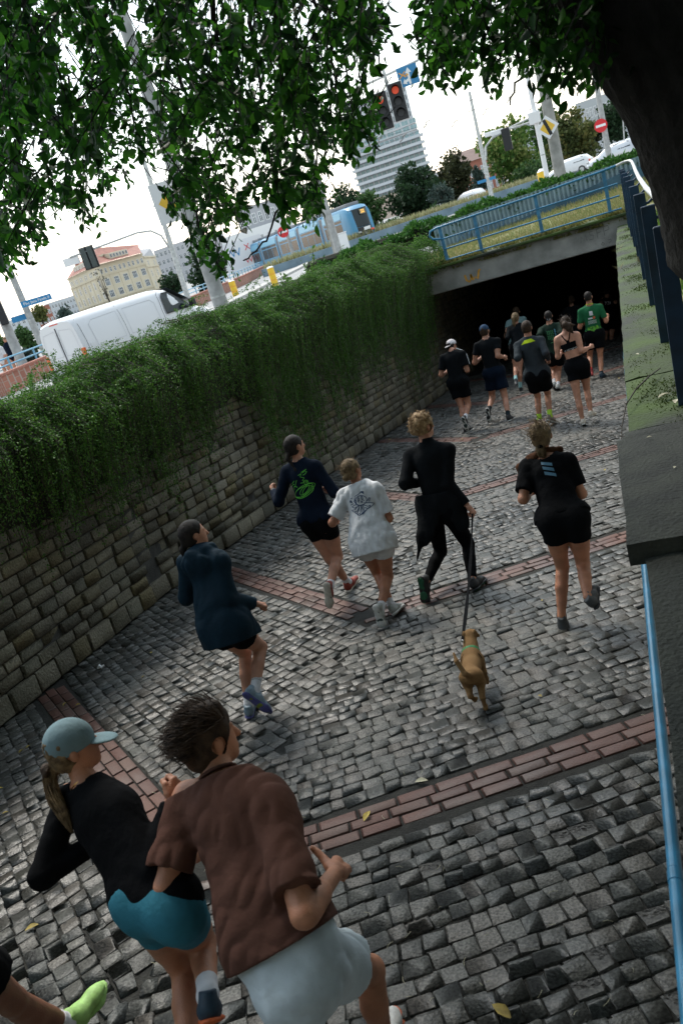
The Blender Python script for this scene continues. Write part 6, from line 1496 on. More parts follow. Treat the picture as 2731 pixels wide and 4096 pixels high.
# overhead wires with their hangers
def wire(name, a, b_, sag, label):
    a, b_ = np.array(a), np.array(b_); pts = [a * (1 - t) + b_ * t - np.array([0, 0, sag * 4 * t * (1 - t)]) for t in np.linspace(0, 1, 14)]
    mb = MB(); mb.tube(pts, .016, 4); tag(mb.build(name, M['black_metal']), label, 'wire', 'overhead tram wires')
for i, (a, b_) in enumerate([((-30, 70, 7.2), (6, 66, 7.8)), ((-34, 62, 7.0), (4, 58, 7.6)), ((-26, 80, 8.3), (8, 74, 8.8)), ((-40, 60, 9), (2, 84, 8.0)), ((-13.3, 42.5, 7.2), (-1.5, 38, 7.8)), ((-30, 50, 7.5), (-12, 60, 7.6))]):
    wire('overhead_wire', a, b_, .35, 'thin dark overhead tram wire against the white sky')
r_ = np.random.default_rng(3)
for i in range(9):
    x = -14 + 1.7 * i + r_.uniform(-.5, .5); y = 66 + r_.uniform(-8, 8); z = 5.6 + r_.uniform(0, 1.4)
    mb = MB(); mb.tube([(x, y, z), (x + .25, y, z + .12), (x + .3, y, z + .3), (x + .6, y, z + .36)], .035, 4); tag(mb.build('wire_hanger', M['black_metal']), 'small dark hanger clipped to the overhead wires', 'wire hanger', 'hangers on the tram wires')

# ------------------------------------------------------------------ vehicles
def loft_body(st, prof, n_up=6):
    """st: (y, top z, width factor, sill z); prof: (half width, height fraction) from sill to roof centre"""
    V = []; F = []; npf = len(prof); ring = 2 * npf - 1
    for y, top, wf, sill in st:
        row = [(hw * wf * (1 if f < .55 else 1), y, sill + (top - sill) * f) for hw, f in prof]
        full = row + [(-x, y_, z) for x, y_, z in row[-2::-1]]
        V += full
    for i in range(len(st) - 1):
        for j in range(ring - 1):
            a = i * ring + j; F.append((a, a + ring, a + ring + 1, a + 1))
        a = i * ring; F.append((a + ring - 1, a + 2 * ring - 1, a + ring, a))
    F.append(tuple(range(ring))); b0 = (len(st) - 1) * ring; F.append(tuple(b0 + j for j in range(ring - 1, -1, -1)))
    return V, F
def wheel(parent, x, y, r, w):
    g = MB(); g.tube([(x - w / 2, y, r), (x + w / 2, y, r)], r, 20); t = auto_smooth(g.build('wheel', M['black'], parent), 50)
    s_ = 1 if x > 0 else -1; g = MB(); g.tube([(x + s_ * (w / 2), y, r), (x + s_ * (w / 2 + .012), y, r)], r * .62, 16); g.build('rim', M['galv'], t)
VANP = [(.86, 0), (.94, .06), (.955, .22), (.95, .40), (.925, .58), (.875, .78), (.82, .89), (.70, .965), (.40, .995), (0, 1)]
def prof_x(prof, f): return np.interp(f, [p[1] for p in prof], [p[0] for p in prof])
M['van_white'] = mat('van_white', (0.76, 0.755, 0.765), .28, spec=.5)
van = empty('delivery_van', (-13.75, 18.15, -.14), -R(20), 'white delivery van seen from behind over the greenery', 'van')
st = [(0, 1.90, .955, .42), (.05, 1.95, .985, .35), (.2, 1.975, 1, .30), (1.6, 1.985, 1, .28), (3.0, 1.98, 1, .28), (3.35, 1.93, .99, .28), (3.75, 1.62, .985, .28), (4.12, 1.28, .98, .28), (4.45, 1.16, .965, .28), (4.78, 1.04, .92, .3), (4.95, .80, .80, .34)]
V_, F_ = loft_body(st, VANP); mb = MB(); mb.add(V_, F_); auto_smooth(mb.build('body', M['van_white'], van), 38)
def side_x(y, z):
    ys_ = [s[0] for s in st]; top = np.interp(y, ys_, [s[1] for s in st]); wf = np.interp(y, ys_, [s[2] for s in st]); sill = np.interp(y, ys_, [s[3] for s in st])
    return prof_x(VANP, (z - sill) / (top - sill)) * wf
def side_panel(name, poly, m, parent, lift=.006, sgn=1, nsub=1):
    pts = [Vector((sgn * (side_x(y, z) + lift), y, z)) for y, z in poly]
    mb = MB(); n = len(pts); c_ = sum(pts, Vector()) / n; mb.add([tuple(p) for p in pts] + [tuple(c_)], [(i, (i + 1) % n, n) if sgn > 0 else ((i + 1) % n, i, n) for i in range(n)])
    return mb.build(name, m, parent)
def side_line(name, pts, w, m, parent, lift=.007):
    mb = MB(); P = []
    for (a, b_) in zip(pts[:-1], pts[1:]):
        for t in np.linspace(0, 1, 5)[:-1]: P.append((a[0] + (b_[0] - a[0]) * t, a[1] + (b_[1] - a[1]) * t))
    P.append(pts[-1]); ribbon(mb, [Vector((side_x(y, z) + lift, y, z)) for y, z in P], w, (1, 0, 0)); return mb.build(name, m, parent)
seam = mat('panel_gap', (.10, .10, .11), .6); soft = mat('recess_shade_paint', (.62, .62, .64), .35)  # darker white paints the shade of the panel recesses onto flat strips
win = [(2.98, 1.24), (3.02, 1.70), (3.10, 1.80), (3.36, 1.79), (3.62, 1.60), (3.95, 1.31), (3.97, 1.22)]
w_ = side_panel('side_window', win, M['glass'], van, .035)
side_line('window_seal', win + [win[0]], .030, M['black'], van, .038)
side_line('door_gap', [(2.88, .5), (2.88, 1.35), (2.93, 1.80), (3.05, 1.88)], .012, seam, van); side_line('door_gap', [(3.98, .5), (4.02, 1.2)], .012, seam, van)
side_line('panel_seam', [(1.50, .45), (1.50, 1.35), (1.47, 1.88)], .010, seam, van); side_line('panel_seam', [(.16, .45), (.15, 1.3), (.13, 1.85)], .012, seam, van)
side_line('sliding_rail', [(.16, .95), (1.5, .95)], .018, seam, van); side_line('belt_crease_light', [(.3, .93), (2.8, .95)], .05, mat('crease_light_paint', (.82, .82, .82), .25), van, .012)  # lighter flat strip paints the light caught by the belt crease
for p_ in ([(.45, 1.05), (.42, 1.62), (.55, 1.72), (1.38, 1.74), (1.40, 1.05)], [(1.62, 1.05), (1.62, 1.74), (2.62, 1.73), (2.72, 1.62), (2.72, 1.05)]):
    side_line('recess_edge_shade', p_ + [p_[0]], .016, soft, van, .008)
for y in (3.05, 2.72):
    mb = MB(); mb.box((side_x(y, 1.0) + .02, y, 1.02), (.03, .17, .035), bevel=.008); mb.build('door_handle', M['black'], van)
mb = MB(); mb.box((side_x(.3, 1.08) + .008, .30, 1.08), (.012, .16, .20), bevel=.004); mb.build('fuel_flap', M['van_white'], van)
mb = MB(); mb.box((1.07, 3.92, 1.32), (.20, .10, .26), bevel=.03); mb.box((.98, 3.95, 1.23), (.14, .07, .07)); mb.build('wing_mirror', M['black'], van)['kind'] = 'stuff'
mb = MB(); mb.box((.86, .03, .93), (.13, .10, .40), bevel=.02); tl = mb.build('tail_light', mat('tail_light', (.62, .05, .015), .25, col2=(.8, .25, .05), scale=9), van)
mb = MB(); mb.box((-.86, .03, .93), (.13, .10, .40), bevel=.02); mb.build('tail_light', tl.data.materials[0], van)
mb = MB(); mb.box((0, .02, 1.87), (.42, .05, .035), bevel=.008); mb.build('high_brake_light', M['lens_red'], van)
mb = MB(); mb.box((0, -.012, 1.1), (.010, .03, 1.35)); mb.build('rear_door_gap', seam, van)
for s_ in (-1, 1):
    mb = MB(); z0 = -.006
    P = [Vector((s_ * x, z0 - .004, z)) for x, z in [(.08, 1.02), (.08, 1.62), (.12, 1.70), (.66, 1.66), (.72, 1.55), (.78, 1.02), (.08, 1.02)]]
    ribbon(mb, P, .016, (0, -1, 0)); mb.build('rear_recess_shade', soft, van)  # recess outline on the rear doors is shade put in as colour
mb = MB(); mb.box((0, -.06, .52), (1.78, .18, .22), bevel=.05); mb.build('bumper', mat('bumper_grey', (.22, .22, .23), .6), van)
mb = MB(); V0 = [(.74, 3.42, 1.90), (-.74, 3.42, 1.90), (-.86, 4.08, 1.36), (.86, 4.08, 1.36)]
mb.add([(x, y + .03, z + .02) for x, y, z in V0], [(0, 1, 2, 3)]); mb.build('windscreen', M['glass'], van)
for x in (-.86, .86):
    for y in (.95, 3.95): wheel(van, x, y, .33, .2)

CARP = [(.72, 0), (.86, .08), (.89, .30), (.87, .48), (.83, .60), (.74, .80), (.62, .93), (.38, .99), (0, 1)]
def car(name, loc, rz, paint, label, st, glass, length, group=None):
    g = empty(name, loc, rz, label, 'car', group)
    V_, F_ = loft_body(st, CARP); mb = MB(); mb.add(V_, F_); auto_smooth(mb.build('body', paint, g), 40)
    ys_ = [s[0] for s in st]
    def sx(y, z):
        top = np.interp(y, ys_, [s[1] for s in st]); wf = np.interp(y, ys_, [s[2] for s in st]); sill = np.interp(y, ys_, [s[3] for s in st])
        return prof_x(CARP, (z - sill) / (top - sill)) * wf
    for s_ in (-1, 1):
        for poly in glass:
            mb = MB(); P = [(s_ * (sx(y, z) + .012), y, z) for y, z in poly]; n = len(P); cc = tuple(np.mean(P, 0))
            mb.add(P + [cc], [(i, (i + 1) % n, n) for i in range(n)]); mb.build('side_window', M['glass'], g)
        for y in (length * .19, length * .80): wheel(g, s_ * .80, y, .31, .19)
        mb = MB(); mb.box((s_ * .66, .04, .86), (.28, .08, .2), bevel=.03); mb.build('tail_light', M['lens_red'], g)
        mb = MB(); mb.box((s_ * .60, length - .12, .70), (.34, .12, .15), bevel=.03); mb.build('headlight', M['galv'], g)
    def scr(name, y0, z0, y1, z1, w0, w1):
        mb = MB(); n = Vector((0, -(z1 - z0), (y1 - y0))); n = (n if n.z > 0 else -n).normalized() * .015
        mb.add([(w0, y0 + n.y, z0 + n.z), (-w0, y0 + n.y, z0 + n.z), (-w1, y1 + n.y, z1 + n.z), (w1, y1 + n.y, z1 + n.z)], [(0, 1, 2, 3)]); mb.build(name, M['glass'], g)
    return g, scr
HATCH = [(0, .98, .92, .3), (.12, 1.08, .97, .26), (.45, 1.42, .99, .24), (1.0, 1.50, 1, .22), (2.1, 1.47, 1, .22), (2.5, 1.36, 1, .22), (3.05, 1.02, 1, .22), (3.5, .92, .98, .22), (3.9, .80, .92, .25), (4.05, .62, .84, .3)]
HG = [[(.45, 1.0), (.62, 1.36), (1.15, 1.41), (1.15, .98)], [(1.22, .98), (1.22, 1.41), (2.0, 1.39), (2.42, 1.22), (2.75, 1.0)]]
g, scr = car('parked_car', (-10.9, 86.0, .33), R(52), M['van_white'], 'white hatchback on the road beyond the low hedge, in front of the dark trees', HATCH, HG, 4.05)
g, scr = car('parked_car', (3.2, 66.5, .40), R(62), mat('silver_paint', (.55, .56, .58), .3, metal=.4), 'silver estate car with dark windows next to the tree trunk', HATCH, HG, 4.05)
for i, (az, D, col, lab) in enumerate([(-.9, 92, (.6, .6, .6), 'pale car parked in the row behind the grey mast'), (-1.8, 95, (.45, .46, .48), 'grey car parked in the row left of the grey mast'), (-.2, 80, (.7, .7, .7), 'white car parked at the right end of the row')]):
    car('parked_car', tuple(polar(az, D, .35)), R(75), mat('car_paint', col, .35), lab, HATCH, HG, 4.05)

# tram
TR = empty('tram', (-19.4, 71.2, .28), 0, 'blue articulated tram on route 22 crossing the street', 'tram')
fd = nrm(np.array([.66, -.75, 0])); ang = math.atan2(fd[1], fd[0]) - math.pi / 2
TR.rotation_euler = (0, 0, ang)
M['tram_blue'] = mat('tram_blue', (.055, .235, .40), .35); M['tram_light'] = mat('tram_light_blue', (.16, .40, .56), .35); M['bellows'] = mat('bellows_grey', (.22, .22, .23), .8)
TP = [(1.05, 0), (1.16, .06), (1.18, .30), (1.17, .62), (1.10, .86), (.98, .95), (.6, .99), (0, 1)]
def tram_body(y0, y1, nose=False):
    st = [(y0, 3.35, 1, .30), ((y0 + y1) / 2, 3.35, 1, .30), (y1 - (1.5 if nose else 0), 3.35, 1, .30)]
    if nose: st += [(y1 - .8, 3.28, .97, .30), (y1 - .30, 2.95, .90, .32), (y1 - .10, 1.7, .84, .34), (y1, 1.1, .76, .38)]
    V_, F_ = loft_body(st, TP); mb = MB(); mb.add(V_, F_); return auto_smooth(mb.build('carriage', M['tram_blue'], TR), 40)
y = 0.0
segs = [(-6.2, 0, True), (-12.4, -6.9, False), (-18.8, -13.1, False), (-25.0, -19.5, False), (-30, -25.6, False)]
for y0, y1, nose in segs:
    b_ = tram_body(y0, y1, nose)
    ye = y1 - (1.9 if nose else .25)
    for s_ in (-1, 1):
        mb = MB(); x = s_ * 1.185
        npan = max(2, int((ye - y0 - .25) / 1.5)); w1 = (ye - y0 - .25) / npan
        for i in range(npan):
            ya = y0 + .25 + i * w1
            mb = MB(); P = [(s_ * 1.186, ya + .04, 1.12), (s_ * 1.186, ya + w1 - .04, 1.12), (s_ * 1.166, ya + w1 - .04, 2.42), (s_ * 1.166, ya + .04, 2.42)]
            mb.add(P, [(0, 1, 2, 3) if s_ > 0 else (3, 2, 1, 0)]); mb.build('side_window', M['glass'], b_)
        mb = MB(); mb.add([(s_ * 1.172, y0 + .05, 2.50), (s_ * 1.172, ye, 2.50), (s_ * 1.10, ye, 3.02), (s_ * 1.10, y0 + .05, 3.02)], [(0, 1, 2, 3) if s_ > 0 else (3, 2, 1, 0)]); mb.build('cornice_band', M['tram_light'], b_)
    if not nose:
        mb = MB(); mb.box((0, y1 + .34, 1.75), (2.2, .72, 2.7), bevel=.05); mb.build('bellows', M['bellows'], TR)
    mb = MB(); mb.box((0, (y0 + y1) / 2, 3.45), (1.3, (y1 - y0) * .6, .3), bevel=.05); mb.build('roof_unit', M['bellows'], TR)
    for yb in ((y0 + y1) / 2 - .8, (y0 + y1) / 2 + .8):
        mb = MB(); mb.tube([(-.8, yb, .28), (.8, yb, .28)], .30, 12); mb.build('wheel', M['black'], TR)
mb = MB()
def cab(u, z):   # point on the nose glass, u across
    yy_ = np.interp(z, [.9, 1.1, 1.7, 2.95, 3.28], [.02, .02, -.09, -.28, -.8]); ww = np.interp(z, [.9, 1.7, 2.95], [.92, .97, .96]); return (u * ww, yy_ + .015 - .30 * abs(u) ** 3 * 1.2, z)
us = np.linspace(-1, 1, 9); zs = np.linspace(1.42, 2.95, 6)
V_ = [cab(u, z) for z in zs for u in us]; F_ = [(i * 9 + j, i * 9 + j + 1, i * 9 + j + 10, i * 9 + j + 9) for i in range(5) for j in range(8)]
mb.add([(a, b_ + .10, c_) for a, b_, c_ in V_], F_); mb.build('windscreen', M['glass'], TR, smooth=True)
mb = MB(); zs = np.linspace(.62, 1.38, 4); V_ = [cab(u * .95, z) for z in zs for u in us]; F_ = [(i * 9 + j, i * 9 + j + 1, i * 9 + j + 10, i * 9 + j + 9) for i in range(3) for j in range(8)]
mb.add([(a, b_ + .10, c_) for a, b_, c_ in V_], F_); mb.build('lower_mask', M['black'], TR, smooth=True)
FT = Matrix.Translation((0, .22, 0)) @ Matrix.Rotation(math.pi, 4, 'Z') @ Matrix.Rotation(R(90), 4, 'X')
mb = MB(); mb.prism(rect(.55, .42), 0, .02, FT @ Matrix.Translation((.15, 2.62, -.17))); dsp = mb.build('destination_display', mat('display_dark', (.25, .20, .12), .4), TR)
text('22', .36, FT @ Matrix.Translation((.15, 2.62, -.14)), mat('display_amber', (.95, .5, .08), .4, emit=1.0), TR, 'route_number')
text('3011', .26, FT @ Matrix.Translation((0, .80, .035)), M['sign_white'], TR, 'fleet_number')
mb = MB(); mb.prism(rect(.62, .26), 0, .02, FT @ Matrix.Translation((0.1, 1.18, .03))); mb.build('plate', M['sign_white'], TR)
for s_ in (-1, 1):
    mb = MB(); mb.box((s_ * .62, .05, .98), (.30, .2, .16), bevel=.03); mb.build('headlight', M['galv'] if s_ > 0 else M['lens_lit'], TR)
mb = MB(); mb.box((0, -.25, .42), (1.9, 1.0, .22), bevel=.08); mb.build('bumper', M['tram_blue'], TR)
FS = Matrix.Translation((1.20, -27.6, .75)) @ Matrix.Rotation(R(90), 4, 'Z') @ Matrix.Rotation(R(90), 4, 'X'); text('MPK', .6, FS, M['sign_white'], TR, 'operator_lettering')
FS = Matrix.Translation((-1.20, -27.6, .75)) @ Matrix.Rotation(R(-90), 4, 'Z') @ Matrix.Rotation(R(90), 4, 'X'); text('MPK', .6, FS, M['sign_white'], TR, 'operator_lettering')

# ------------------------------------------------------------------ walls, railings, island, barriers on the far side
def wall_run(name, pts, h, t, m, label, cap=None):
    p0 = Vector((pts[0][0], pts[0][1], 0)); g = empty(name, p0, 0, label, 'wall')
    for a, b_ in zip(pts[:-1], pts[1:]):
        a3 = Vector((a[0], a[1], sz(*a))) - p0; b3 = Vector((b_[0], b_[1], sz(*b_))) - p0; d = (b3 - a3); L_ = d.length
        X = d.normalized(); Y = Vector((-X.y, X.x, 0)).normalized(); Z_ = X.cross(Y); Mx = Matrix((X, Y, Z_)).transposed().to_4x4(); Mx.translation = (a3 + b3) / 2 + Vector((0, 0, h / 2))
        mb = MB(); mb.box((0, 0, 0), (L_, t, h), M=Mx); mb.build('masonry', m, g)
        if cap: Mx.translation = (a3 + b3) / 2 + Vector((0, 0, h + .04)); mb = MB(); mb.box((0, 0, 0), (L_ + .02, t + .08, .08), M=Mx); mb.build('cap', cap, g)
    return g
bw = [(-19.2, 21.5), (-20.6, 29), (-23.2, 42), (-26.5, 59), (-31, 75)]
def brickmat():
    m = bpy.data.materials.new('brickwork'); m.use_nodes = True; nt = m.node_tree; b_ = nt.nodes['Principled BSDF']; b_.inputs['Roughness'].default_value = .85
    tc = nt.nodes.new('ShaderNodeTexCoord'); br = nt.nodes.new('ShaderNodeTexBrick'); mp = nt.nodes.new('ShaderNodeMapping'); mp.inputs['Rotation'].default_value = (R(90), 0, R(90))
    nt.links.new(tc.outputs['Object'], mp.inputs['Vector']); nt.links.new(mp.outputs[0], br.inputs['Vector'])
    br.inputs['Color1'].default_value = (.36, .15, .10, 1); br.inputs['Color2'].default_value = (.28, .11, .075, 1); br.inputs['Mortar'].default_value = (.35, .28, .23, 1); br.inputs['Scale'].default_value = 1.0
    br.inputs['Brick Width'].default_value = .25; br.inputs['Row Height'].default_value = .075; br.inputs['Mortar Size'].default_value = .008
    nt.links.new(br.outputs['Color'], b_.inputs['Base Color']); return m
M['brickwork'] = brickmat()
wall_run('brick_wall', bw, .62, .30, M['brickwork'], 'low red brick wall along the far side of the street', M['brick_red'])
g = empty('blue_railing', (-20, 25, 0), 0, 'pale blue railing behind the low red brick wall', 'railing'); GO = Vector((-20, 25, 0))
for a, b_ in zip(bw[:-1], bw[1:]):
    for h in (.55, .85, 1.08):
        mb = MB(); mb.tube([Vector((a[0] - .5, a[1], sz(*a) + h)) - GO, Vector((b_[0] - .5, b_[1], sz(*b_) + h)) - GO], .035, 6); mb.build('rail', M['tram_light'], g)
    n = int(math.hypot(b_[0] - a[0], b_[1] - a[1]) / 1.8)
    for i in range(n):
        t = i / n; x, y = a[0] + (b_[0] - a[0]) * t - .5, a[1] + (b_[1] - a[1]) * t
        mb = MB(); mb.tube([Vector((x, y, sz(x, y))) - GO, Vector((x, y, sz(x, y) + 1.1)) - GO], .035, 6); mb.build('post', M['tram_light'], g)
def kerb_run(pts, w, label):
    mb = MB()
    for a, b_ in zip(pts[:-1], pts[1:]):
        d = nrm(np.array([b_[0] - a[0], b_[1] - a[1], 0])); s_ = np.array([-d[1], d[0], 0]) * w / 2
        P = [np.array([p[0], p[1], sz(*p)]) + s_ * k_ for p in (a, b_) for k_ in (-1, 1)]; up_ = np.array([0, 0, .13])
        V_ = [tuple(x) for x in P] + [tuple(x + up_) for x in P]
        mb.add(V_, [(4, 5, 7, 6), (0, 4, 6, 2), (1, 3, 7, 5), (0, 1, 5, 4), (2, 6, 7, 3)])
    o = mb.build('kerb', M['kerb'], None); o['kind'] = 'structure'; return o
kerb_run([(-17.2, 31), (-18.4, 40), (-20.0, 50), (-22, 62)], 1.0, '')
kerb_run([(-7.6, 12), (-7.6, 30), (-9, 45), (-11, 62)], .35, '')
mb = MB()
for p_, q_ in (((-15.4, 28), (-15.9, 32)), ((-16.4, 38), (-16.9, 42)), ((-17.7, 48), (-18.3, 52)), ((-19, 58), (-19.7, 62)), ((-12.5, 46), (-13.4, 54))):
    d = nrm(np.array([q_[0] - p_[0], q_[1] - p_[1], 0])); s_ = np.array([-d[1], d[0], 0]) * .08; P = [np.array([x, y, sz(x, y) + .006]) for x, y in (p_, q_)]
    mb.add([tuple(P[0] - s_), tuple(P[0] + s_), tuple(P[1] + s_), tuple(P[1] - s_)], [(0, 1, 2, 3)])
o = mb.build('lane_marking', M['sign_white']); o['kind'] = 'structure'
M['barrier'] = mat('blue_grey_concrete', (.16, .23, .28), .7, var=.2, scale=.8)
wall_run('road_barrier', [(-26, 62), (-19.0, 70.5), (-13, 77), (-5, 82), (6, 88)], .62, .35, M['barrier'], 'low blue-grey concrete barrier in front of the dark trees')
def strip_grass(n):
    t = rng.random(n); x = np.interp(t, [0, .25, .5, .75, 1], [-26, -19, -13, -5, 6]) + rng.normal(0, .1, n); y = np.interp(t, [0, .25, .5, .75, 1], [62, 70.5, 77, 82, 88]) + rng.uniform(.4, 2.6, n)
    return np.stack([x, y, np.full(n, .75)], 1)
blades('verge_grass', 5000, strip_grass, .3, .75, [(.38, .34, .2), (.26, .28, .12), (.42, .38, .25)], w=.09, label='dry verge grass on top of the blue-grey barrier')

# ------------------------------------------------------------------ buildings
def window(parent, P, X, Z, w, h, frame, glass, depth=.25, nx=2, nz=2, sill=True):
    """recessed sash: frame with mullions and a pane, P centre on the wall plane, X along the wall, Z up; outward is X x Z turned to face out"""
    n = np.cross(X, Z); F = MB(); t = .09
    def bx_(cx, cz, ww, hh_, d0, d1):
        Q = []
        for dd in (d0, d1):
            for a, b_ in ((-1, -1), (1, -1), (1, 1), (-1, 1)): Q.append(tuple(P + X * (cx + a * ww / 2) + Z * (cz + b_ * hh_ / 2) + n * dd))
        F.add(Q, [(0, 1, 2, 3), (7, 6, 5, 4), (0, 4, 5, 1), (1, 5, 6, 2), (2, 6, 7, 3), (3, 7, 4, 0)])
    for s_ in (-1, 1): bx_(s_ * (w / 2 - t / 2), 0, t, h, .0, .06); bx_(0, s_ * (h / 2 - t / 2), w - 2 * t, t, .0, .06)
    for i in range(1, nx): bx_(-w / 2 + w * i / nx, 0, t * .8, h - 2 * t, .0, .05)
    for i in range(1, nz): bx_(0, -h / 2 + h * (i / nz) * 1.25, w - 2 * t, t * .8, .0, .045)
    f = F.build('window', frame, parent)
    G = MB(); G.add([tuple(P + X * a * w / 2 + Z * b_ * h / 2 + n * .012) for a, b_ in ((-1, -1), (1, -1), (1, 1), (-1, 1))], [(0, 1, 2, 3)]); G.build('pane', glass, f)
    return f
M['cream'] = mat('cream_stucco', (.60, .53, .40), .85, var=.06, scale=.15); M['roof_tile'] = mat('red_roof_tile', (.30, .125, .095), .8, var=.15, scale=.6, bump=.4, bscale=4)
M['roof_grey'] = mat('grey_roof', (.28, .29, .31), .7); M['win_white'] = mat('window_white', (.72, .72, .72), .5); M['pane_far'] = mat('far_pane', (.12, .15, .17), .15, var=.4, scale=.6)
def on_az(az, el, z): D = (z - 1.75) / el; return polar(az, D, z)
EZ = 14.0
eL, eC, eR, gR = (polar(a, d, 0) for a, d in ((-35.18, 292), (-33.15, 262), (-30.07, 275), (-29.3, 300)))
bl = empty('corner_building', tuple(eC), 0, 'cream corner building with a red tiled roof behind the van', 'building'); BO = eC.copy(); BO[2] = 0
Zv = np.array([0, 0, 1.0])
def facade(a, b_, z0, z1, m, parent, org):
    mb = MB(); mb.add([tuple(np.array([p[0], p[1], z]) - org) for z in (z0, z1) for p in (a, b_)], [(0, 1, 3, 2)]); return mb.build('facade', m, parent)
for a, b_, nb, wide in ((eL, eC, 6, False), (eC, eR, 5, True), (eR, gR, 2, False)):
    ez = EZ if a is not eR else EZ - 1.0
    w_ = facade(a, b_, 0, ez, M['cream'], bl, BO); X = nrm(b_ - a); L_ = np.linalg.norm(b_ - a); n = np.cross(X, Zv)
    for zz, hh_ in ((ez - 3.4, .35), (ez - .35, .5), (ez - 10.6, .3)):
        mb = MB(); P = [a + X * t * L_ + Zv * (zz + k_) + n * d for d in (0, .35) for t, k_ in ((0, 0), (1, 0), (1, hh_), (0, hh_))]; mb.add([tuple(p - BO) for p in P], [(0, 1, 2, 3), (7, 6, 5, 4), (0, 4, 5, 1), (1, 5, 6, 2), (2, 6, 7, 3), (3, 7, 4, 0)]); mb.build('cornice', M['cream'], bl)
    for i in range(nb):
        t = (i + .5) / nb * L_
        for fl_, (zc, hh_) in enumerate(((ez - 2.0, 1.5), (ez - 5.4, 2.1), (ez - 8.9, 2.1), (ez - 12.4, 2.0))):
            ww = min(1.9 if (wide and fl_ > 0) else 1.3, L_ / nb * .6)
            if fl_ == 0 and wide:
                for dx in (-.9, .9): window(w_, a - BO + X * (t + dx) + Zv * zc + n * .02, X, Zv, .9, hh_, M['win_white'], M['pane_far'], nx=2)
            elif fl_ == 0 and nb == 6:
                for dx in (-.8, .8): window(w_, a - BO + X * (t + dx) + Zv * zc + n * .02, X, Zv, .8, hh_, M['win_white'], M['pane_far'], nx=1)
            else: window(w_, a - BO + X * t + Zv * zc + n * .02, X, Zv, ww, hh_, M['win_white'], M['pane_far'], nx=3 if wide else 2)
    mb = MB()
    for i in range(nb + 1):
        t = i / nb * L_; P = [a + X * (t + s_ * .25) + Zv * zz + n * d for d in (0, .15) for s_, zz in ((-1, 0), (1, 0), (1, ez - 3.4), (-1, ez - 3.4))]; mb.add([tuple(p - BO) for p in P], [(7, 6, 5, 4), (0, 4, 5, 1), (1, 5, 6, 2), (2, 6, 7, 3), (3, 7, 4, 0)])
    mb.build('pilasters', M['cream'], bl)['kind'] = 'stuff'
apx = polar(-32.70, 275, 19.6); rdg = polar(-30.1, 288, 17.6); bkL = polar(-34.6, 310, 17.5)
def face(name, pts, m, parent, org): mb = MB(); mb.add([tuple(np.array(p) - org) for p in pts], [tuple(range(len(pts)))]); return mb.build(name, m, parent)
up3 = lambda p, z: np.array([p[0], p[1], z])
oE = .99
face('roof', [up3(eC * oE, EZ + .1), up3(eR * oE, EZ + .1), rdg, apx], M['roof_tile'], bl, BO); face('roof', [up3(eL * oE, EZ + .1), up3(eC * oE, EZ + .1), apx, bkL], M['roof_tile'], bl, BO)
face('grey_roof', [up3(eR, EZ - .9), up3(gR, EZ - .9), polar(-29.4, 306, 16.2), polar(-30.2, 296, 16.6)], M['roof_grey'], bl, BO)
for a, b_, f0, f1 in ((eC, eR, .35, .75), (eL, eC, .25, .85)):     # dormers
    X = nrm(b_ - a); L_ = np.linalg.norm(b_ - a); n = np.cross(X, Zv); c0 = a + X * L_ * f0; c1 = a + X * L_ * f1
    mb = MB(); P = [q + Zv * zz - n * dd for q in (c0, c1) for zz, dd in ((EZ + .9, .6), (EZ + 2.6, .6), (EZ + 3.0, 5.5), (EZ + .9, 3))]; mb.add([tuple(p - BO) for p in P], [(0, 4, 5, 1), (1, 5, 6, 2), (0, 1, 2, 3), (4, 7, 6, 5)]); dm = mb.build('dormer', M['cream'], bl)
    for i in range(6): window(dm, c0 - BO + (c1 - c0) * (i + .5) / 6 + Zv * (EZ + 1.75) - n * .55, X, Zv, np.linalg.norm(c1 - c0) / 6 * .7, 1.1, M['win_white'], M['pane_far'], nx=1, nz=1)
mb = MB(); p = up3(polar(-34.2, 300, 0), 19) - BO; mb.box(p, (1.6, 1.6, 3.0)); mb.build('chimney', M['brick_red'], bl)

def block(name, label, az0, az1, D, z1, m, floors, cols, depth=25, roof=None, pane=None, mull=2, wfrac=.62, hfrac=.55, D1=None, z0=0):
    a, b_ = polar(az0, D, 0), polar(az1, D1 or D, 0); g = empty(name, tuple(a), 0, label, 'building'); org = up3(a, 0); X = nrm(b_ - a); L_ = np.linalg.norm(b_ - a); n = np.cross(X, Zv)
    mb = MB(); P = [up3(q, zz) - n * d - org for d in (0, depth) for q, zz in ((a, z0), (b_, z0), (b_, z1), (a, z1))]; mb.add([tuple(p) for p in P], [(0, 1, 2, 3), (7, 6, 5, 4), (1, 5, 6, 2), (2, 6, 7, 3), (4, 0, 3, 7)]); w_ = mb.build('wall', m, g)
    fh = (z1 - z0 - 1.0) / floors
    for f in range(floors):
        for c_ in range(cols):
            window(w_, a - org + X * (c_ + .5) / cols * L_ + Zv * (z0 + .3 + (f + .55) * fh) + n * .02, X, Zv, L_ / cols * wfrac, fh * hfrac, M['win_white'], pane or M['pane_far'], nx=mull)
    if roof is not None:
        h_, rm = roof; mb = MB(); P = [up3(a, z1) + n * .5, up3(b_, z1) + n * .5, up3(b_, z1 + h_) - n * depth / 2, up3(a, z1 + h_) - n * depth / 2, up3(b_, z1) - n * depth, up3(a, z1) - n * depth]
        mb.add([tuple(p - org) for p in P], [(0, 1, 2, 3), (3, 2, 4, 5), (1, 4, 2), (0, 3, 5)]); mb.build('roof', rm, g)
    return g, w_, a, b_, X, n, org
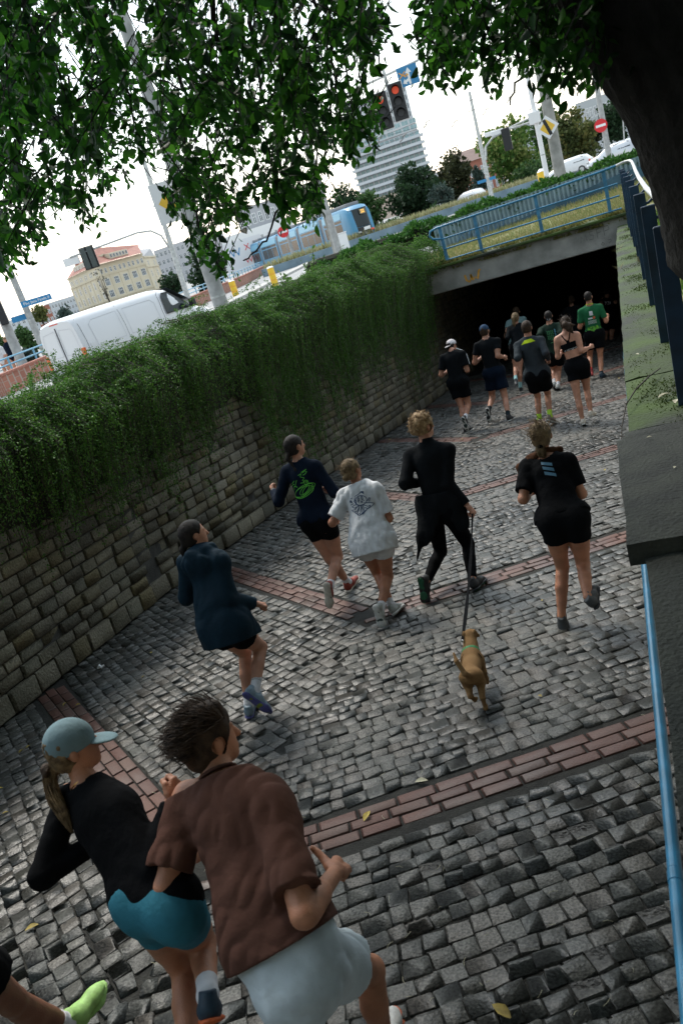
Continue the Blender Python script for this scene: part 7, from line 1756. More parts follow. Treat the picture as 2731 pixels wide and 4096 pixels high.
# tower: lower part with balconies, slimmer top
TD = 380
M['tower_white'] = mat('tower_cladding', (.52, .55, .58), .5); M['tower_glass'] = mat('tower_glass', (.20, .33, .36), .12, var=.25, scale=.1); M['peach'] = mat('peach_plaster', (.58, .46, .38), .85)
a, b_ = polar(-14.9, TD, 0), polar(-10.22, TD, 0); tw = empty('tower', tuple(a), 0, 'tall pale tower with curved balcony bands behind the overhead signal', 'tower'); TO_ = up3(a, 0); X = nrm(b_ - a); L_ = np.linalg.norm(b_ - a); n = np.cross(X, Zv)
def tbox(name, t0, t1, z0, z1, d0, d1, m, par=tw):
    mb = MB(); P = [a + X * t + Zv * z + n * d - TO_ for d in (d0, d1) for t, z in ((t0, z0), (t1, z0), (t1, z1), (t0, z1))]; mb.add([tuple(p) for p in P], [(7, 6, 5, 4) if d1 > d0 else (4, 5, 6, 7), (0, 1, 2, 3), (0, 4, 5, 1), (1, 5, 6, 2), (2, 6, 7, 3), (3, 7, 4, 0)]); return mb.build(name, m, par)
core_ = tbox('core', 0, L_, 0, 32.5, -28, -2, M['tower_white'])
for f in range(10):
    z = 3.6 + 2.85 * f
    bd = tbox('balcony', -1, L_ + 1.2, z, z + 1.15, -2.2, 0.8, M['tower_white'], core_)
    for c_ in range(14): tb = window(bd, a - TO_ + X * (c_ + .5) / 14 * L_ + Zv * (z + 2.0) - n * 1.95, X, Zv, L_ / 14 * .8, 1.5, M['roof_grey'], M['tower_glass'], nx=2, nz=1)
gb = tbox('glass_storey', 0.4, L_ - .6, 32.6, 37.4, -26, -1.5, M['tower_white'])
for f in range(2):
    for c_ in range(9): window(gb, a - TO_ + X * (c_ + .5) / 9 * L_ + Zv * (33.9 + 2.4 * f) - n * 1.4, X, Zv, L_ / 9 * .86, 1.9, M['win_white'], M['tower_glass'], nx=2, nz=1)
ub = tbox('upper_block', L_ * .10, L_ - 1.0, 37.5, 51, -26, -2, M['tower_white'])
for f in range(4):
    for c_ in range(8): window(ub, a - TO_ + X * (L_ * .10 + (c_ + .5) / 8 * (L_ * .9 - 1.0)) + Zv * (39.3 + 3.3 * f) - n * 1.9, X, Zv, 2.0, 2.0, M['roof_grey'], M['pane_far'], nx=2, nz=1)
g, w_, *_ = block('annex', 'blank peach annex at the foot of the tower, above the tram', -15.5, -12.55, 300, 9.0, M['peach'], 1, 1, wfrac=.02, hfrac=.02)
block('brick_house', 'red brick house with a brown tiled roof behind the trees', -8.9, -5.6, 160, 6.6, M['brick_red'], 2, 9, roof=(2.6, mat('brown_roof', (.13, .075, .06), .8, var=.15, scale=.8)), wfrac=.45)
block('pale_house', 'pale low house between the tower and the brick house', -10.2, -8.9, 190, 7.6, M['tower_white'], 2, 3)
block('grey_office', 'grey modern office block behind the trees at right', -.6, 3.2, 150, 9.6, mat('grey_cladding', (.40, .42, .43), .6), 3, 16, wfrac=.7)
block('grey_office', 'pale stepped office wing left of the concrete pole', -4.6, -2.8, 170, 10.6, M['tower_white'], 3, 6)
block('apartment_block', 'grey apartment block right of the cream corner building', -29.3, -26.6, 340, 16.5, mat('grey_panel', (.46, .46, .48), .7), 5, 9, D1=330)
block('modern_block', 'grey building with a flat canopy roof behind the tram, under the leaves', -23.3, -20.2, 150, 10.5, mat('mid_grey_render', (.33, .34, .36), .7), 3, 7, roof=(.4, M['tower_white']))
block('white_building', 'white building behind the rear of the tram', -24.8, -19.8, 130, 6.2, M['white'], 2, 10, wfrac=.4)
block('far_block', 'distant pale block at the far left behind the street name post', -39.6, -37.6, 260, 6.5, M['tower_white'], 3, 6)
block('far_block', 'distant red and white block behind the street name plates', -37.9, -36.9, 190, 6.0, M['brick_red'], 3, 4)
block('far_row', 'long grey roofline left of the cream corner building', -37.2, -35.2, 330, 9.5, M['tower_white'], 4, 10)
M['advert'] = mat('advert_white', (.7, .7, .72), .6)
p = empty('advert_panel', polar(-23.6, 100, 1.0), 0, 'white hoarding with red and blue letters behind the rear of the tram', 'hoarding'); F_ = face_frame((0, 0, 0), -23.6)
mb = MB(); mb.prism(rect(5.0, 3.4), -.05, 0, F_ @ Matrix.Translation((0, 1.7, 0))); mb.build('board', M['advert'], p)
text('W', 1.3, F_ @ Matrix.Translation((-.9, 2.1, .02)), M['sign_blue'], p); text('X', 1.0, F_ @ Matrix.Translation((.6, 2.4, .02)), M['sign_red'], p); text('W', .9, F_ @ Matrix.Translation((.4, .9, .02)), M['sign_red'], p)
# two distant pedestrians behind the brick wall at far left
for i, (az, D, cl, lab) in enumerate([(-40.95, 36, CL['whitesock'], 'distant pedestrian in white behind the blue railing at the left edge'), (-40.3, 37, CL['navy'], 'distant pedestrian in dark clothes and fair hair behind the blue railing')]):
    o_ = polar(az, D, .1); S = Solid(.03)
    for s_ in (-1, 1):
        S.cone(o_ + [s_ * .09, 0, .9], o_ + [s_ * .10, .05 * s_, .06], .085, .05, .04); S.cone(o_ + [s_ * .19, 0, 1.40], o_ + [s_ * .23, 0, 1.12], .05, .042, .03); S.cone(o_ + [s_ * .23, 0, 1.12], o_ + [s_ * .2, -.12, .9], .042, .03, .03)
    S.cone(o_ + [0, 0, .95], o_ + [0, 0, 1.38], .15, .17, .06, ax=np.array([0, 1.0, 0]), fl=.65); S.cone(o_ + [0, 0, 1.42], o_ + [0, 0, 1.52], .05, .05, .03); S.ell(o_ + [0, 0, 1.64], np.eye(3), (.08, .095, .115), .02)
    r_ = solid_obj('person', [S.mesh()], SK['b'], None, o_); r_.location = o_; tag(r_, lab, 'person')
    S = Solid(.03); S.cone(o_ + [0, 0, .9], o_ + [0, 0, 1.38], .175, .19, .06, ax=np.array([0, 1.0, 0]), fl=.68)
    for s_ in (-1, 1): S.cone(o_ + [s_ * .19, 0, 1.40], o_ + [s_ * .23, 0, 1.14], .065, .06, .03)
    solid_obj('jacket', [S.mesh()], cl, r_, o_)
    S = Solid(.03); S.ell(o_ + [0, .01, 1.66], np.eye(3), (.095, .11, .11), .02); solid_obj('hair', [S.mesh(clips=[(o_ + np.array([0, 0, 1.62]), np.array([0, -.5, -1.0]) / 1.118)])], HA['dirty'], r_, o_)
# ================================================================== greenery
def leaf_cloud(P, size, dirs=None, fold=0.25, aspect=0.5, flat_bias=0.0, seed=0, shape='rhomb'):
    """one small folded leaf per point; dirs = way each leaf points"""
    r = np.random.default_rng(seed); n = len(P)
    d = r.normal(0, 1, (n, 3)) if dirs is None else np.asarray(dirs) + r.normal(0, .35, (n, 3))
    d /= np.linalg.norm(d, axis=1, keepdims=True)
    u = r.normal(0, 1, (n, 3)); u[:, 2] += flat_bias
    s = np.cross(d, u); s /= np.maximum(np.linalg.norm(s, axis=1, keepdims=True), 1e-6)
    nn = np.cross(s, d)
    sz_ = size * r.uniform(.65, 1.25, n)[:, None]
    if shape == 'rhomb':
        a = P; b = P + d * sz_ * .45 + s * sz_ * aspect * .5 + nn * sz_ * fold * .3; c = P + d * sz_; e = P + d * sz_ * .45 - s * sz_ * aspect * .5 + nn * sz_ * fold * .3
        V = np.stack([a, b, c, e], 1).reshape(-1, 3); i = np.arange(n) * 4
        F = np.vstack([np.stack([i, i + 1, i + 2], 1), np.stack([i, i + 2, i + 3], 1)]); per = 2
        return V, F, per
    # ovate leaf, six outline points and a midrib, pointed tip that droops
    ts = [(0, 0), (.22, .34), (.50, .50), (.78, .30)]
    mid = [P + d * sz_ * t - nn * sz_ * (.10 * t * t) for t in (0, .22, .5, .78, 1.0)]
    L = [mid[k] + s * sz_ * aspect * w + nn * sz_ * fold * w for k, (t, w) in list(enumerate(ts))[1:]]
    Rr = [mid[k] - s * sz_ * aspect * w + nn * sz_ * fold * w for k, (t, w) in list(enumerate(ts))[1:]]
    V = np.stack(mid + L + Rr, 1).reshape(-1, 3); i = np.arange(n) * 11
    tri = [(0, 5, 1), (1, 5, 6), (1, 6, 2), (2, 6, 7), (2, 7, 3), (3, 7, 4), (0, 1, 8), (1, 9, 8), (1, 2, 9), (2, 10, 9), (2, 3, 10), (3, 4, 10)]
    F = np.vstack([np.stack([i + a, i + b, i + c], 1) for a, b, c in tri]); return V, F, 12

# ---- trailing plant over the far wall
M['ivy'] = mat_attr('trailing_leaf', [(.022, .062, .012), (.052, .14, .020), (.10, .23, .028), (.065, .155, .034), (.18, .28, .050)], rough=.5, spec=.35, transl=.35)
M['twig'] = mat('brown_twig', (.045, .036, .026), .9)
M['filler'] = mat('dark_filler', (.012, .018, .008), .95, col2=(.028, .024, .014), scale=14, bump=1.0, bscale=30)  # dark surface of the opaque filling added inside the foliage
iv = empty('trailing_shrub', (-6.3, 12, .7), 0, 'dense small-leaved shrub trailing over the top of the long stone wall', 'shrub'); IO = np.array([-6.3, 12, .7])
r_ = np.random.default_rng(21)
crest = lambda y: np.interp(y, [0, 6, 10, 15, 19, 20.6, 21.4], [1.05, 1.10, 1.16, 1.10, 1.04, 1.0, .80]) + .07 * np.sin(y * 2.3) + .06 * np.sin(y * 5.1 + 1) + .04 * np.sin(y * 9.7)
hang = lambda y: np.interp(y, [0, 5, 5.6, 6.3, 6.9, 7.7, 8.6, 9.5, 10.6, 11.1, 11.35, 11.6, 12.3, 13.4, 14.7, 15.8, 17.1, 17.9, 18.7, 20.1, 21.4], [.1, .1, .05, -.05, -.27, -.45, -.6, -.65, -.3, .15, -.5, -1.1, -1.5, -1.6, -1.55, -1.5, -1.15, -1.5, -2.1, -1.85, -1.2]) - .1 + .12 * np.sin(y * 4.7) + .10 * np.sin(y * 11.3)
V = []; F = []
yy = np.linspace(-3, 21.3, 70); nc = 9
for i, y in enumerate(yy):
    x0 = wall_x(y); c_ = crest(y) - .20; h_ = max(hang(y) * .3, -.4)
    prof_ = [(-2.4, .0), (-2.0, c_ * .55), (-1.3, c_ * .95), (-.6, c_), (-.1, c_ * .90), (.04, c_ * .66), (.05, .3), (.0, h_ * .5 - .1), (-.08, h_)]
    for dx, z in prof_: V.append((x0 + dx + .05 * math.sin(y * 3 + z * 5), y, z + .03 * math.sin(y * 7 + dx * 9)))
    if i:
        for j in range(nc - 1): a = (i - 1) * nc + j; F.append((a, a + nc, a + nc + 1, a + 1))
link('filler_mass', mesh_np('filler_mass', np.array(V) - IO, np.array(F)), M['filler'], iv, smooth=True)  # dark opaque volume added so the shrub can't be seen through
LP = []; LD = []; TW = MB()
def tendril(pts, n, spread):
    """leaves along a polyline"""
    pts = np.array(pts); seg = np.linalg.norm(np.diff(pts, axis=0), axis=1); cum = np.r_[0, np.cumsum(seg)]
    t = r_.uniform(0, cum[-1], n); k = np.clip(np.searchsorted(cum, t) - 1, 0, len(seg) - 1); f = (t - cum[k]) / np.maximum(seg[k], 1e-6)
    p = pts[k] + (pts[k + 1] - pts[k]) * f[:, None]; d = (pts[k + 1] - pts[k]) / np.maximum(seg[k], 1e-6)[:, None]
    LP.append(p + r_.normal(0, spread, (n, 3))); LD.append(d * .7 + r_.normal(0, .6, (n, 3)) + [0, 0, .15])
nt_ = 0
cl_ = r_.uniform(1.5, 21.35, 360); ci_ = r_.integers(0, 360, 5000); clen = r_.uniform(.62, 1.10, 360); cout = r_.uniform(.3, 1.5, 360); ny = np.clip(cl_[ci_] + r_.normal(0, .032, 5000), 1.4, 21.4)
for k0, y in zip(ci_, ny):
    kind = r_.random(); x0 = wall_x(y); c_ = crest(y)
    y = r_.uniform(1.5, 21.35) if kind < .42 else y; c_ = crest(y); x0 = wall_x(y)
    if kind < .42:      # sprigs on the mound
        u = r_.uniform(-2.1, .15); z0 = np.interp(u, [-2.4, -2, -1.3, -.6, 0, .2], [0, .55 * c_, .95 * c_, c_, .9 * c_, .66 * c_]) - .12
        p = np.array([x0 + u, y, z0]); d = np.array([r_.normal(.35, .5), r_.normal(0, .5), r_.uniform(.2, .9)]); pts = [p]; L_ = r_.uniform(.20, .52) * (1.7 if r_.random() < .15 else 1)
        for s_ in range(4): p = p + nrm(d) * L_ / 4; d = d + np.array([.18, 0, -.28]) + r_.normal(0, .15, 3); pts.append(p)
        tendril(pts, int(60 * L_ / .3), .012)
    else:               # strands arching over and hanging
        zb = hang(y); zb = c_ - (c_ - zb) * r_.beta(5, 1.0) * clen[k0] * r_.uniform(.9, 1.08)
        if r_.random() < .05: zb -= r_.uniform(.2, .7)
        u = r_.uniform(-1.0, .0); p = np.array([x0 + u, y, c_ - .05 + r_.normal(0, .05)]); out = r_.uniform(.10, .42) * cout[k0] + (.35 * r_.random() if y > 17.5 else 0) * (1.0 if y > 3 else 1)
        pts = [p, np.array([x0 + .02, y + r_.normal(0, .08), c_ * .95 + r_.normal(0, .04)]), np.array([x0 + out, y + r_.normal(0, .12), c_ * .62])]
        z = c_ * .62; x = x0 + out; yk = pts[-1][1]; drift = r_.normal(-.12, .10)
        while z > zb:
            st_ = min(.22, z - zb + .02); z -= st_; x += (x0 + .05 + .22 * r_.random() - x) * .16; yk += drift * st_ + r_.normal(0, .02); pts.append(np.array([x, yk, max(z, ramp_z(yk) + .02)]))
        L_ = sum(np.linalg.norm(np.array(a) - b) for a, b in zip(pts[:-1], pts[1:]))
        tendril(pts, int(56 * L_), .014)
        nt_ += 1
        if nt_ % 3 == 0: TW.tube([Vector(np.array(p_) - IO) for p_ in pts], .004, 3, cap=False)
LP = np.vstack(LP); LD = np.vstack(LD)
V, F, per = leaf_cloud(LP - IO, .028, LD, aspect=.58, seed=5)
me = mesh_np('leaves', V, F); t = np.clip(r_.normal(.45, .24, len(LP)), 0, 1); set_tone(me, np.tile(t, per))
o = link('leaves', me, M['ivy'], iv); o['kind'] = 'stuff'
o = TW.build('hanging_stems', M['twig'], iv); o['kind'] = 'stuff'

# ---- clipped juniper hedge on top of the corrugated fence
M['juniper'] = mat_attr('juniper', [(.020, .065, .015), (.035, .11, .02), (.06, .17, .028), (.09, .21, .04)], rough=.6, spec=.25, transl=.25)
hg = empty('juniper_hedge', (-2, 25.4, 1.1), 0, 'low bright green juniper hedge along the top of the corrugated fence', 'hedge'); HO_ = np.array([-2, 25.4, 1.1])
n = 15000; x = r_.uniform(-8.5, 6.5, n); tt = r_.beta(1.2, 1.2, n); y = 24.55 + 1.4 * tt
top = np.interp(x, [-9, -5, 0, 6.5], [1.12, 1.28, 1.36, 1.50]) + .07 * np.sin(x * 3.3) + .05 * np.sin(x * 7.9 + y * 4)
z = top * 1.0 - .5 * np.abs(tt - .5) ** 1.5 - r_.exponential(.07, n)
V, F, per = leaf_cloud(np.stack([x, y, z], 1) - HO_, .15, np.stack([r_.normal(0, .7, n), r_.normal(-.6, .5, n), r_.uniform(.0, .7, n)], 1), aspect=.42, seed=8)
me = mesh_np('foliage', V, F); set_tone(me, np.tile(np.clip(r_.normal(.5, .25, n), 0, 1), per)); o = link('foliage', me, M['juniper'], hg); o['kind'] = 'stuff'
mb = MB(); mb.box((0.5, .15, -.2), (15, 1.2, .6), bevel=.1); mb.build('filler_core', M['filler'], hg)  # plain dark box added as filling under the hedge foliage
# ---- ivy corner at the left end of the railing: tumbling clump
n = 6000; a = r_.uniform(0, 6.28, n); q = r_.random(n) ** .5; x = -4.45 + .65 * q * np.cos(a) ; y = 21.2 + .6 * q * np.sin(a); z = .85 * (1 - q ** 2) + r_.normal(0, .07, n) + .15 + 0 * a
cs = empty('corner_bush', (-4.55, 21.2, 0.2), 0, 'small-leaved bush at the left end of the blue railing', 'bush'); V, F, per = leaf_cloud(np.stack([x, y, z], 1) - [-4.55, 21.2, 0.2], .04, None, aspect=.6, seed=18)
me = mesh_np('foliage', V, F); set_tone(me, np.tile(np.clip(r_.normal(.45, .25, n), 0, 1), per)); o = link('foliage', me, M['ivy'], cs); o['kind'] = 'stuff'
# tall weeds standing on the mound in front of the tram
M['weed'] = mat_attr('weed_leaf', [(.07, .15, .03), (.12, .24, .05), (.16, .28, .07)], rough=.5, transl=.35)
for i, (y, x, h_, lab) in enumerate([(16.6, -5.9, .62, 'leafy weed stem standing up from the trailing shrub in front of the tram'), (15.5, -6.1, .42, 'shorter leafy weed left of the taller weed stem')]):
    base = np.array([x, y, 1.02]); g = empty('tall_weed', tuple(base), 0, lab, 'plant'); P = []; mb = MB()
    for s_ in range(4):
        tip = np.array([r_.normal(0, .10), r_.normal(0, .1), h_ * r_.uniform(.6, 1.1)]); mb.tube([(0, 0, -.2), tuple(tip * .5 + [.02, 0, 0]), tuple(tip)], [.006, .005, .003], 5)
        P += [tip * t + r_.normal(0, .015, 3) for t in np.linspace(.35, 1, 9)]
    mb.build('stem', M['twig'], g)['kind'] = 'stuff'; V, F, per = leaf_cloud(np.array(P), .095, None, aspect=.55, seed=30 + i, shape='ovate'); me = mesh_np('leaf', V, F); set_tone(me, np.tile(r_.random(len(P)), per)); o = link('leaf', me, M['weed'], g); o['kind'] = 'stuff'

# ---- background trees
def bg_tree(az, D, zc, rx, rz, cols, label, name='tree', nleaf=2600, leaf=.34, z0=None, group='trees beyond the street', conical=False):
    c_ = polar(az, D, 0); z0 = .005 * (D - 15) if z0 is None else z0
    g = empty(name, (c_[0], c_[1], z0), 0, label, 'tree', group); rr = np.random.default_rng(int(abs(az) * 100 + D))
    mb = MB(); mb.tube([(0, 0, -.2), (.05 * rx, 0, zc * .5), (0, 0, zc)], [.06 * rx + .06, .05 * rx + .03, .02 * rx], 8)
    for k_ in range(4):
        a_ = rr.uniform(0, 6.28); mb.tube([(0, 0, zc * .35), (math.cos(a_) * rx * .5, math.sin(a_) * rx * .5, zc + rz * .2)], [.03 * rx + .02, .01], 5)
    mb.build('trunk', M['twig'], g)['kind'] = 'stuff'
    nb = 42; C_ = rr.normal(0, 1, (nb, 3)); C_ /= np.linalg.norm(C_, axis=1, keepdims=True); C_ *= rr.uniform(.35, .86, nb)[:, None]
    ci = rr.integers(0, nb, nleaf); v = rr.normal(0, 1, (nleaf, 3)); v /= np.linalg.norm(v, axis=1, keepdims=True)
    q = C_[ci] + v * rr.uniform(.10, .27, nleaf)[:, None] * rr.uniform(.8, 1.15, nb)[ci][:, None]
    if conical: q[:, :2] *= np.clip((1.05 - q[:, 2:3]) * .62, .08, 1.1)
    P = q * [rx, rx, rz] + [0, 0, zc - z0]
    P[:, 2] = np.maximum(P[:, 2], .05)
    V, F, per = leaf_cloud(P, leaf, v * .6, aspect=.8, seed=int(D), flat_bias=.6)
    me = mesh_np('crown', V, F); set_tone(me, np.tile(np.clip(rr.normal(.45, .2, nleaf) + (rr.random(nb)[ci] - .5) * .5, 0, 1), per))
    o = link('crown', me, mat_attr('foliage_' + name, cols, rough=.65, spec=.25, transl=.25), g); o['kind'] = 'stuff'
DG = [(.012, .030, .014), (.022, .050, .020), (.035, .075, .030)]; BR = [(.030, .036, .016), (.050, .058, .024), (.075, .080, .035)]; LG = [(.035, .09, .015), (.07, .16, .025), (.20, .26, .07), (.30, .32, .12)]
OL = [(.040, .058, .018), (.075, .10, .030), (.14, .15, .045), (.22, .19, .06)]; BL = [(.035, .058, .050), (.060, .090, .075), (.085, .12, .10)]; MG = [(.022, .055, .016), (.045, .10, .028), (.08, .15, .04)]
T = bg_tree
def at_px(x, y): 
    f = 1829.0; d = CF * f + CR * (x - 784) - CU * (y - 1176); return math.degrees(math.atan2(d[0], d[1])), d[2] / math.hypot(d[0], d[1])
def tree_at(x, yt, yb, wpx, D, cols, label, **kw):
    """a tree whose crown shows from yt to yb at column x of the survey photograph, wpx wide, D metres off"""
    az, e = at_px(x, (yt + yb) / 2); zc = 1.75 + e * D; rz = (yb - yt) / 2 / 1829 * D; rx = wpx / 2 / 1829 * D; T(az, D, zc, rx, rz, cols, label, **kw)
tree_at(950, 372, 505, 128, 92, DG, 'dark green round tree beyond the barrier, left of the white hatchback', nleaf=4200, leaf=.42)
tree_at(1040, 350, 480, 92, 98, BR, 'brownish green tree between the dark tree and the pale blue shrub', nleaf=3200, leaf=.40)
tree_at(1013, 425, 490, 62, 88, BL, 'grey-green shrub in front of the brownish tree', nleaf=1400, leaf=.30)
tree_at(1098, 378, 450, 48, 90, BL, 'blue-green conifer beside the slender street lamp', nleaf=1500, leaf=.28, conical=True)
tree_at(1172, 285, 425, 138, 96, LG, 'light green tree full of pale flower clusters', nleaf=4800, leaf=.40)
tree_at(1225, 372, 420, 90, 90, MG, 'spreading green shrub at the foot of the flowering tree', nleaf=1500, leaf=.30)
tree_at(1305, 265, 385, 112, 100, OL, 'olive yellow tree between the concrete pole and the grey mast', nleaf=4200, leaf=.42)
tree_at(1255, 255, 380, 70, 112, MG, 'green tree behind the thick concrete pole', nleaf=2400, leaf=.45)
tree_at(1352, 275, 350, 60, 118, BR, 'dull green tree behind the grey mast', nleaf=1800, leaf=.45)
tree_at(1408, 240, 330, 70, 118, DG, 'dark green tree between the grey mast and the big trunk', nleaf=2400, leaf=.45)
tree_at(1000, 470, 512, 30, 80, MG, 'low green bush on the barrier in front of the dark tree', nleaf=500, leaf=.25)
tree_at(900, 505, 535, 90, 84, MG, 'low juniper-like bush on the verge right of the tram', nleaf=1200, leaf=.25)
tree_at(852, 440, 520, 70, 90, MG, 'green tree right behind the tram cab', nleaf=1800, leaf=.35)
tree_at(800, 425, 520, 80, 98, DG, 'green tree behind the front of the tram', nleaf=2400, leaf=.38)
tree_at(730, 450, 530, 60, 110, MG, 'tree behind the middle of the tram', nleaf=1500, leaf=.4)
tree_at(478, 560, 690, 90, 70, DG, 'dark tree behind the thick lamp post', nleaf=2600, leaf=.34)
tree_at(395, 622, 680, 60, 120, DG, 'dark bushy tree right of the cream building', nleaf=1300, leaf=.42)
tree_at(60, 752, 815, 46, 60, MG, 'round green tree left of the van beside the street name post', nleaf=1800, leaf=.22)
tree_at(5, 770, 830, 70, 52, MG, 'green bush at the left edge behind the no entry post', nleaf=1800, leaf=.22)
tree_at(76, 800, 862, 52, 40, BL, 'blue-green spruce bush behind the van on the brick wall', nleaf=2200, leaf=.14)
tree_at(92, 700, 745, 36, 150, OL, 'distant tree behind the blue street name plates', nleaf=900, leaf=.5)
tree_at(150, 705, 740, 36, 170, BL, 'distant hazy tree left of the cream building', nleaf=800, leaf=.55)
tree_at(232, 595, 690, 34, 110, [(.12, .12, .10), (.16, .15, .11)], 'bare thin street tree in front of the cream building', nleaf=60, leaf=.3)

# ---- the big tree the picture is taken under: leaning trunk, limbs, hanging twigs, leaves
M['bark'] = mat('dark_bark', (.006, .005, .0045), .95, col2=(.014, .012, .010), scale=9, bump=1.0, bscale=22, detail=8)
bt = empty('large_tree', (.95, 4.7, 0), 0, 'large leaning tree with dark trunk at the right edge and branches over the ramp', 'tree'); BO_ = np.array([.95, 4.7, 0])
ax_ = np.array([[-.06, 0, 0]]) + np.array([[1.35, 4.75, -.3], [1.22, 4.72, .2], [1.0, 4.65, .75], [.72, 4.6, 1.15], [.655, 4.6, 1.45], [.60, 4.6, 1.85], [.42, 4.58, 2.4], [.20, 4.55, 3.1], [-.05, 4.5, 4.0], [-.4, 4.5, 5.0]])
rad = [.52, .44, .40, .405, .365, .355, .35, .34, .30, .24]
fine = np.linspace(0, len(ax_) - 1, 90); AXF = np.stack([np.interp(fine, range(len(ax_)), ax_[:, k]) for k in range(3)], 1); RF = np.interp(fine, range(len(ax_)), rad)
na = 72; V = []; th = np.linspace(0, 2 * np.pi, na, endpoint=False)
for i, (c_, rr) in enumerate(zip(AXF, RF)):
    zz = c_[2]; ridge = .014 * np.abs(np.sin(th * 13 + 1.2 * np.sin(zz * 3.2 + th * 2))) + .010 * np.sin(th * 29 + zz * 17) * np.sin(zz * 23 + th * 5) + .018 * np.sin(th * 3 + zz * 1.6) + .012 * np.sin(zz * 5 + th)
    R_ = rr + ridge; V.append(np.stack([c_[0] + R_ * np.cos(th), c_[1] + R_ * np.sin(th), c_[2] + .06 * np.cos(th)], 1))
V = np.vstack(V) - BO_; F = []
for i in range(len(AXF) - 1):
    a = i * na + np.arange(na); b = i * na + (np.arange(na) + 1) % na; F.append(np.stack([a, b, b + na, a + na], 1))
link('trunk', mesh_np('trunk', V, np.vstack(F)), M['bark'], bt, smooth=True)
limbs = [[(.05, 4.5, 3.7), (-.9, 4.6, 4.9), (-2.3, 5.0, 5.6), (-4.4, 5.6, 5.9), (-6.2, 6.4, 5.6)], [(.1, 4.5, 3.4), (.0, 5.6, 4.5), (-.3, 7.0, 5.1), (-.8, 8.6, 5.0)], [(-.2, 4.5, 4.5), (-1.6, 3.6, 5.4), (-3.6, 3.6, 5.6), (-5.5, 4.2, 5.2)], [(-.3, 4.5, 4.8), (.6, 3.0, 5.8), (1.0, 1.0, 6.2)], [(.3, 4.6, 2.9), (1.4, 5.4, 4.4), (2.6, 6.0, 5.0)]]
for L_ in limbs:
    mb = MB(); mb.tube([Vector(np.array(p) - BO_) for p in L_], list(np.linspace(.13, .035, len(L_))), 9); mb.build('limb', M['bark'], bt, smooth=True)
def in_poly(x, y, poly):
    c_ = np.zeros(np.shape(x), bool); n = len(poly)
    for i in range(n):
        (x1, y1), (x2, y2) = poly[i], poly[(i + 1) % n]; c_ ^= ((y1 > y) != (y2 > y)) & (x < (x2 - x1) * (y - y1) / (y2 - y1 + 1e-9) + x1)
    return c_
# the crown's outline as surveyed from the photograph; each spray gets its own place in depth between 3.6 and 8 m
CROWN = [[(-60, -60), (870, -60), (880, 40), (905, 75), (905, 110), (880, 150), (865, 200), (870, 270), (880, 345), (850, 400), (835, 400), (800, 385), (770, 470), (745, 525), (650, 535), (600, 470), (570, 560), (555, 640), (515, 655), (490, 640), (455, 585), (405, 560), (400, 480), (425, 420), (385, 350), (372, 400), (330, 455), (290, 440), (255, 480), (240, 535), (185, 510), (130, 520), (135, 600), (80, 600), (60, 650), (0, 670), (-60, 700)],
         [(1000, -60), (1000, 60), (985, 130), (985, 180), (1000, 225), (1060, 195), (1130, 205), (1165, 250), (1200, 215), (1260, 225), (1300, 250), (1330, 225), (1395, 205), (1440, 180), (1300, -60)]]
GAPS = [(322, 130, 34, 70), (355, 275, 30, 55), (180, 150, 30, 22), (435, 95, 26, 20), (450, 260, 22, 14), (560, 240, 20, 16), (300, 300, 22, 16), (720, 165, 14, 20), (200, 350, 16, 12), (640, 330, 14, 12), (880, 235, 22, 26), (600, 420, 22, 14), (860, 60, 14, 20), (1090, 40, 16, 10), (520, 120, 12, 14), (90, 260, 14, 12), (150, 430, 18, 10), (845, 300, 16, 14)]
n = 6300; X_ = r_.uniform(-60, 1445, n); Y_ = r_.uniform(-60, 700, n)
ok = in_poly(X_, Y_, CROWN[0]) | in_poly(X_, Y_, CROWN[1])
for gx, gy_, ga, gb_ in GAPS: ok &= ~((((X_ - gx) / ga) ** 2 + ((Y_ - gy_) / gb_) ** 2 < 1) & (r_.random(n) < .93))
nz_ = np.sin(X_ * .031 + 1.7 * np.sin(Y_ * .021)) + np.sin(Y_ * .037 + 1.3 * np.sin(X_ * .017) + 2) + .6 * np.sin(X_ * .083 + Y_ * .06)
ok &= r_.random(n) < np.clip(.56 + .27 * nz_, .07, 1)
X_, Y_ = X_[ok], Y_[ok]
D_ = r_.uniform(3.9, 8.8, len(X_)); D_ = np.where((X_ > 960) & (r_.random(len(X_)) < .6), r_.uniform(3.8, 6.0, len(X_)), D_)
rays = CF[None] * 1829 + CR[None] * (X_ - 784)[:, None] - CU[None] * (Y_ - 1176)[:, None]; rays /= np.linalg.norm(rays, axis=1, keepdims=True)
SP = CAM + rays * D_[:, None] + np.array([0, 0, .14])
LPs = []; LDs = []; tw = MB()
for p in SP:
    dr = nrm(np.array([r_.normal(-.25, .5), r_.normal(0, .5), -r_.uniform(.35, 1.1)])); L_ = r_.uniform(.14, .34); a0 = p - dr * L_ * .5
    k_ = int(r_.integers(7, 14)); tt_ = np.linspace(.1, 1, k_); sd_ = nrm(np.cross(dr, [0, 0, 1]) + r_.normal(0, .2, 3))
    for i, t in enumerate(tt_):
        LPs.append(a0 + dr * L_ * t + r_.normal(0, .012, 3)); LDs.append(dr * .45 + sd_ * (1 if i % 2 else -1) * .75 + np.array([0, 0, -.35]))
    tw.tube([Vector(a0 - dr * .12 - BO_), Vector(p - BO_), Vector(a0 + dr * L_ - BO_)], [.0035, .003, .0015], 3, cap=False)
LPs = np.array(LPs); LDs = np.array(LDs)
M['leaf'] = mat_attr('tree_leaf', [(.005, .022, .006), (.012, .055, .008), (.030, .12, .012), (.075, .24, .022)], rough=.42, spec=.4, transl=.6)
V, F, per = leaf_cloud(LPs - BO_, .068, LDs, aspect=.50, fold=.22, seed=44, shape='ovate')
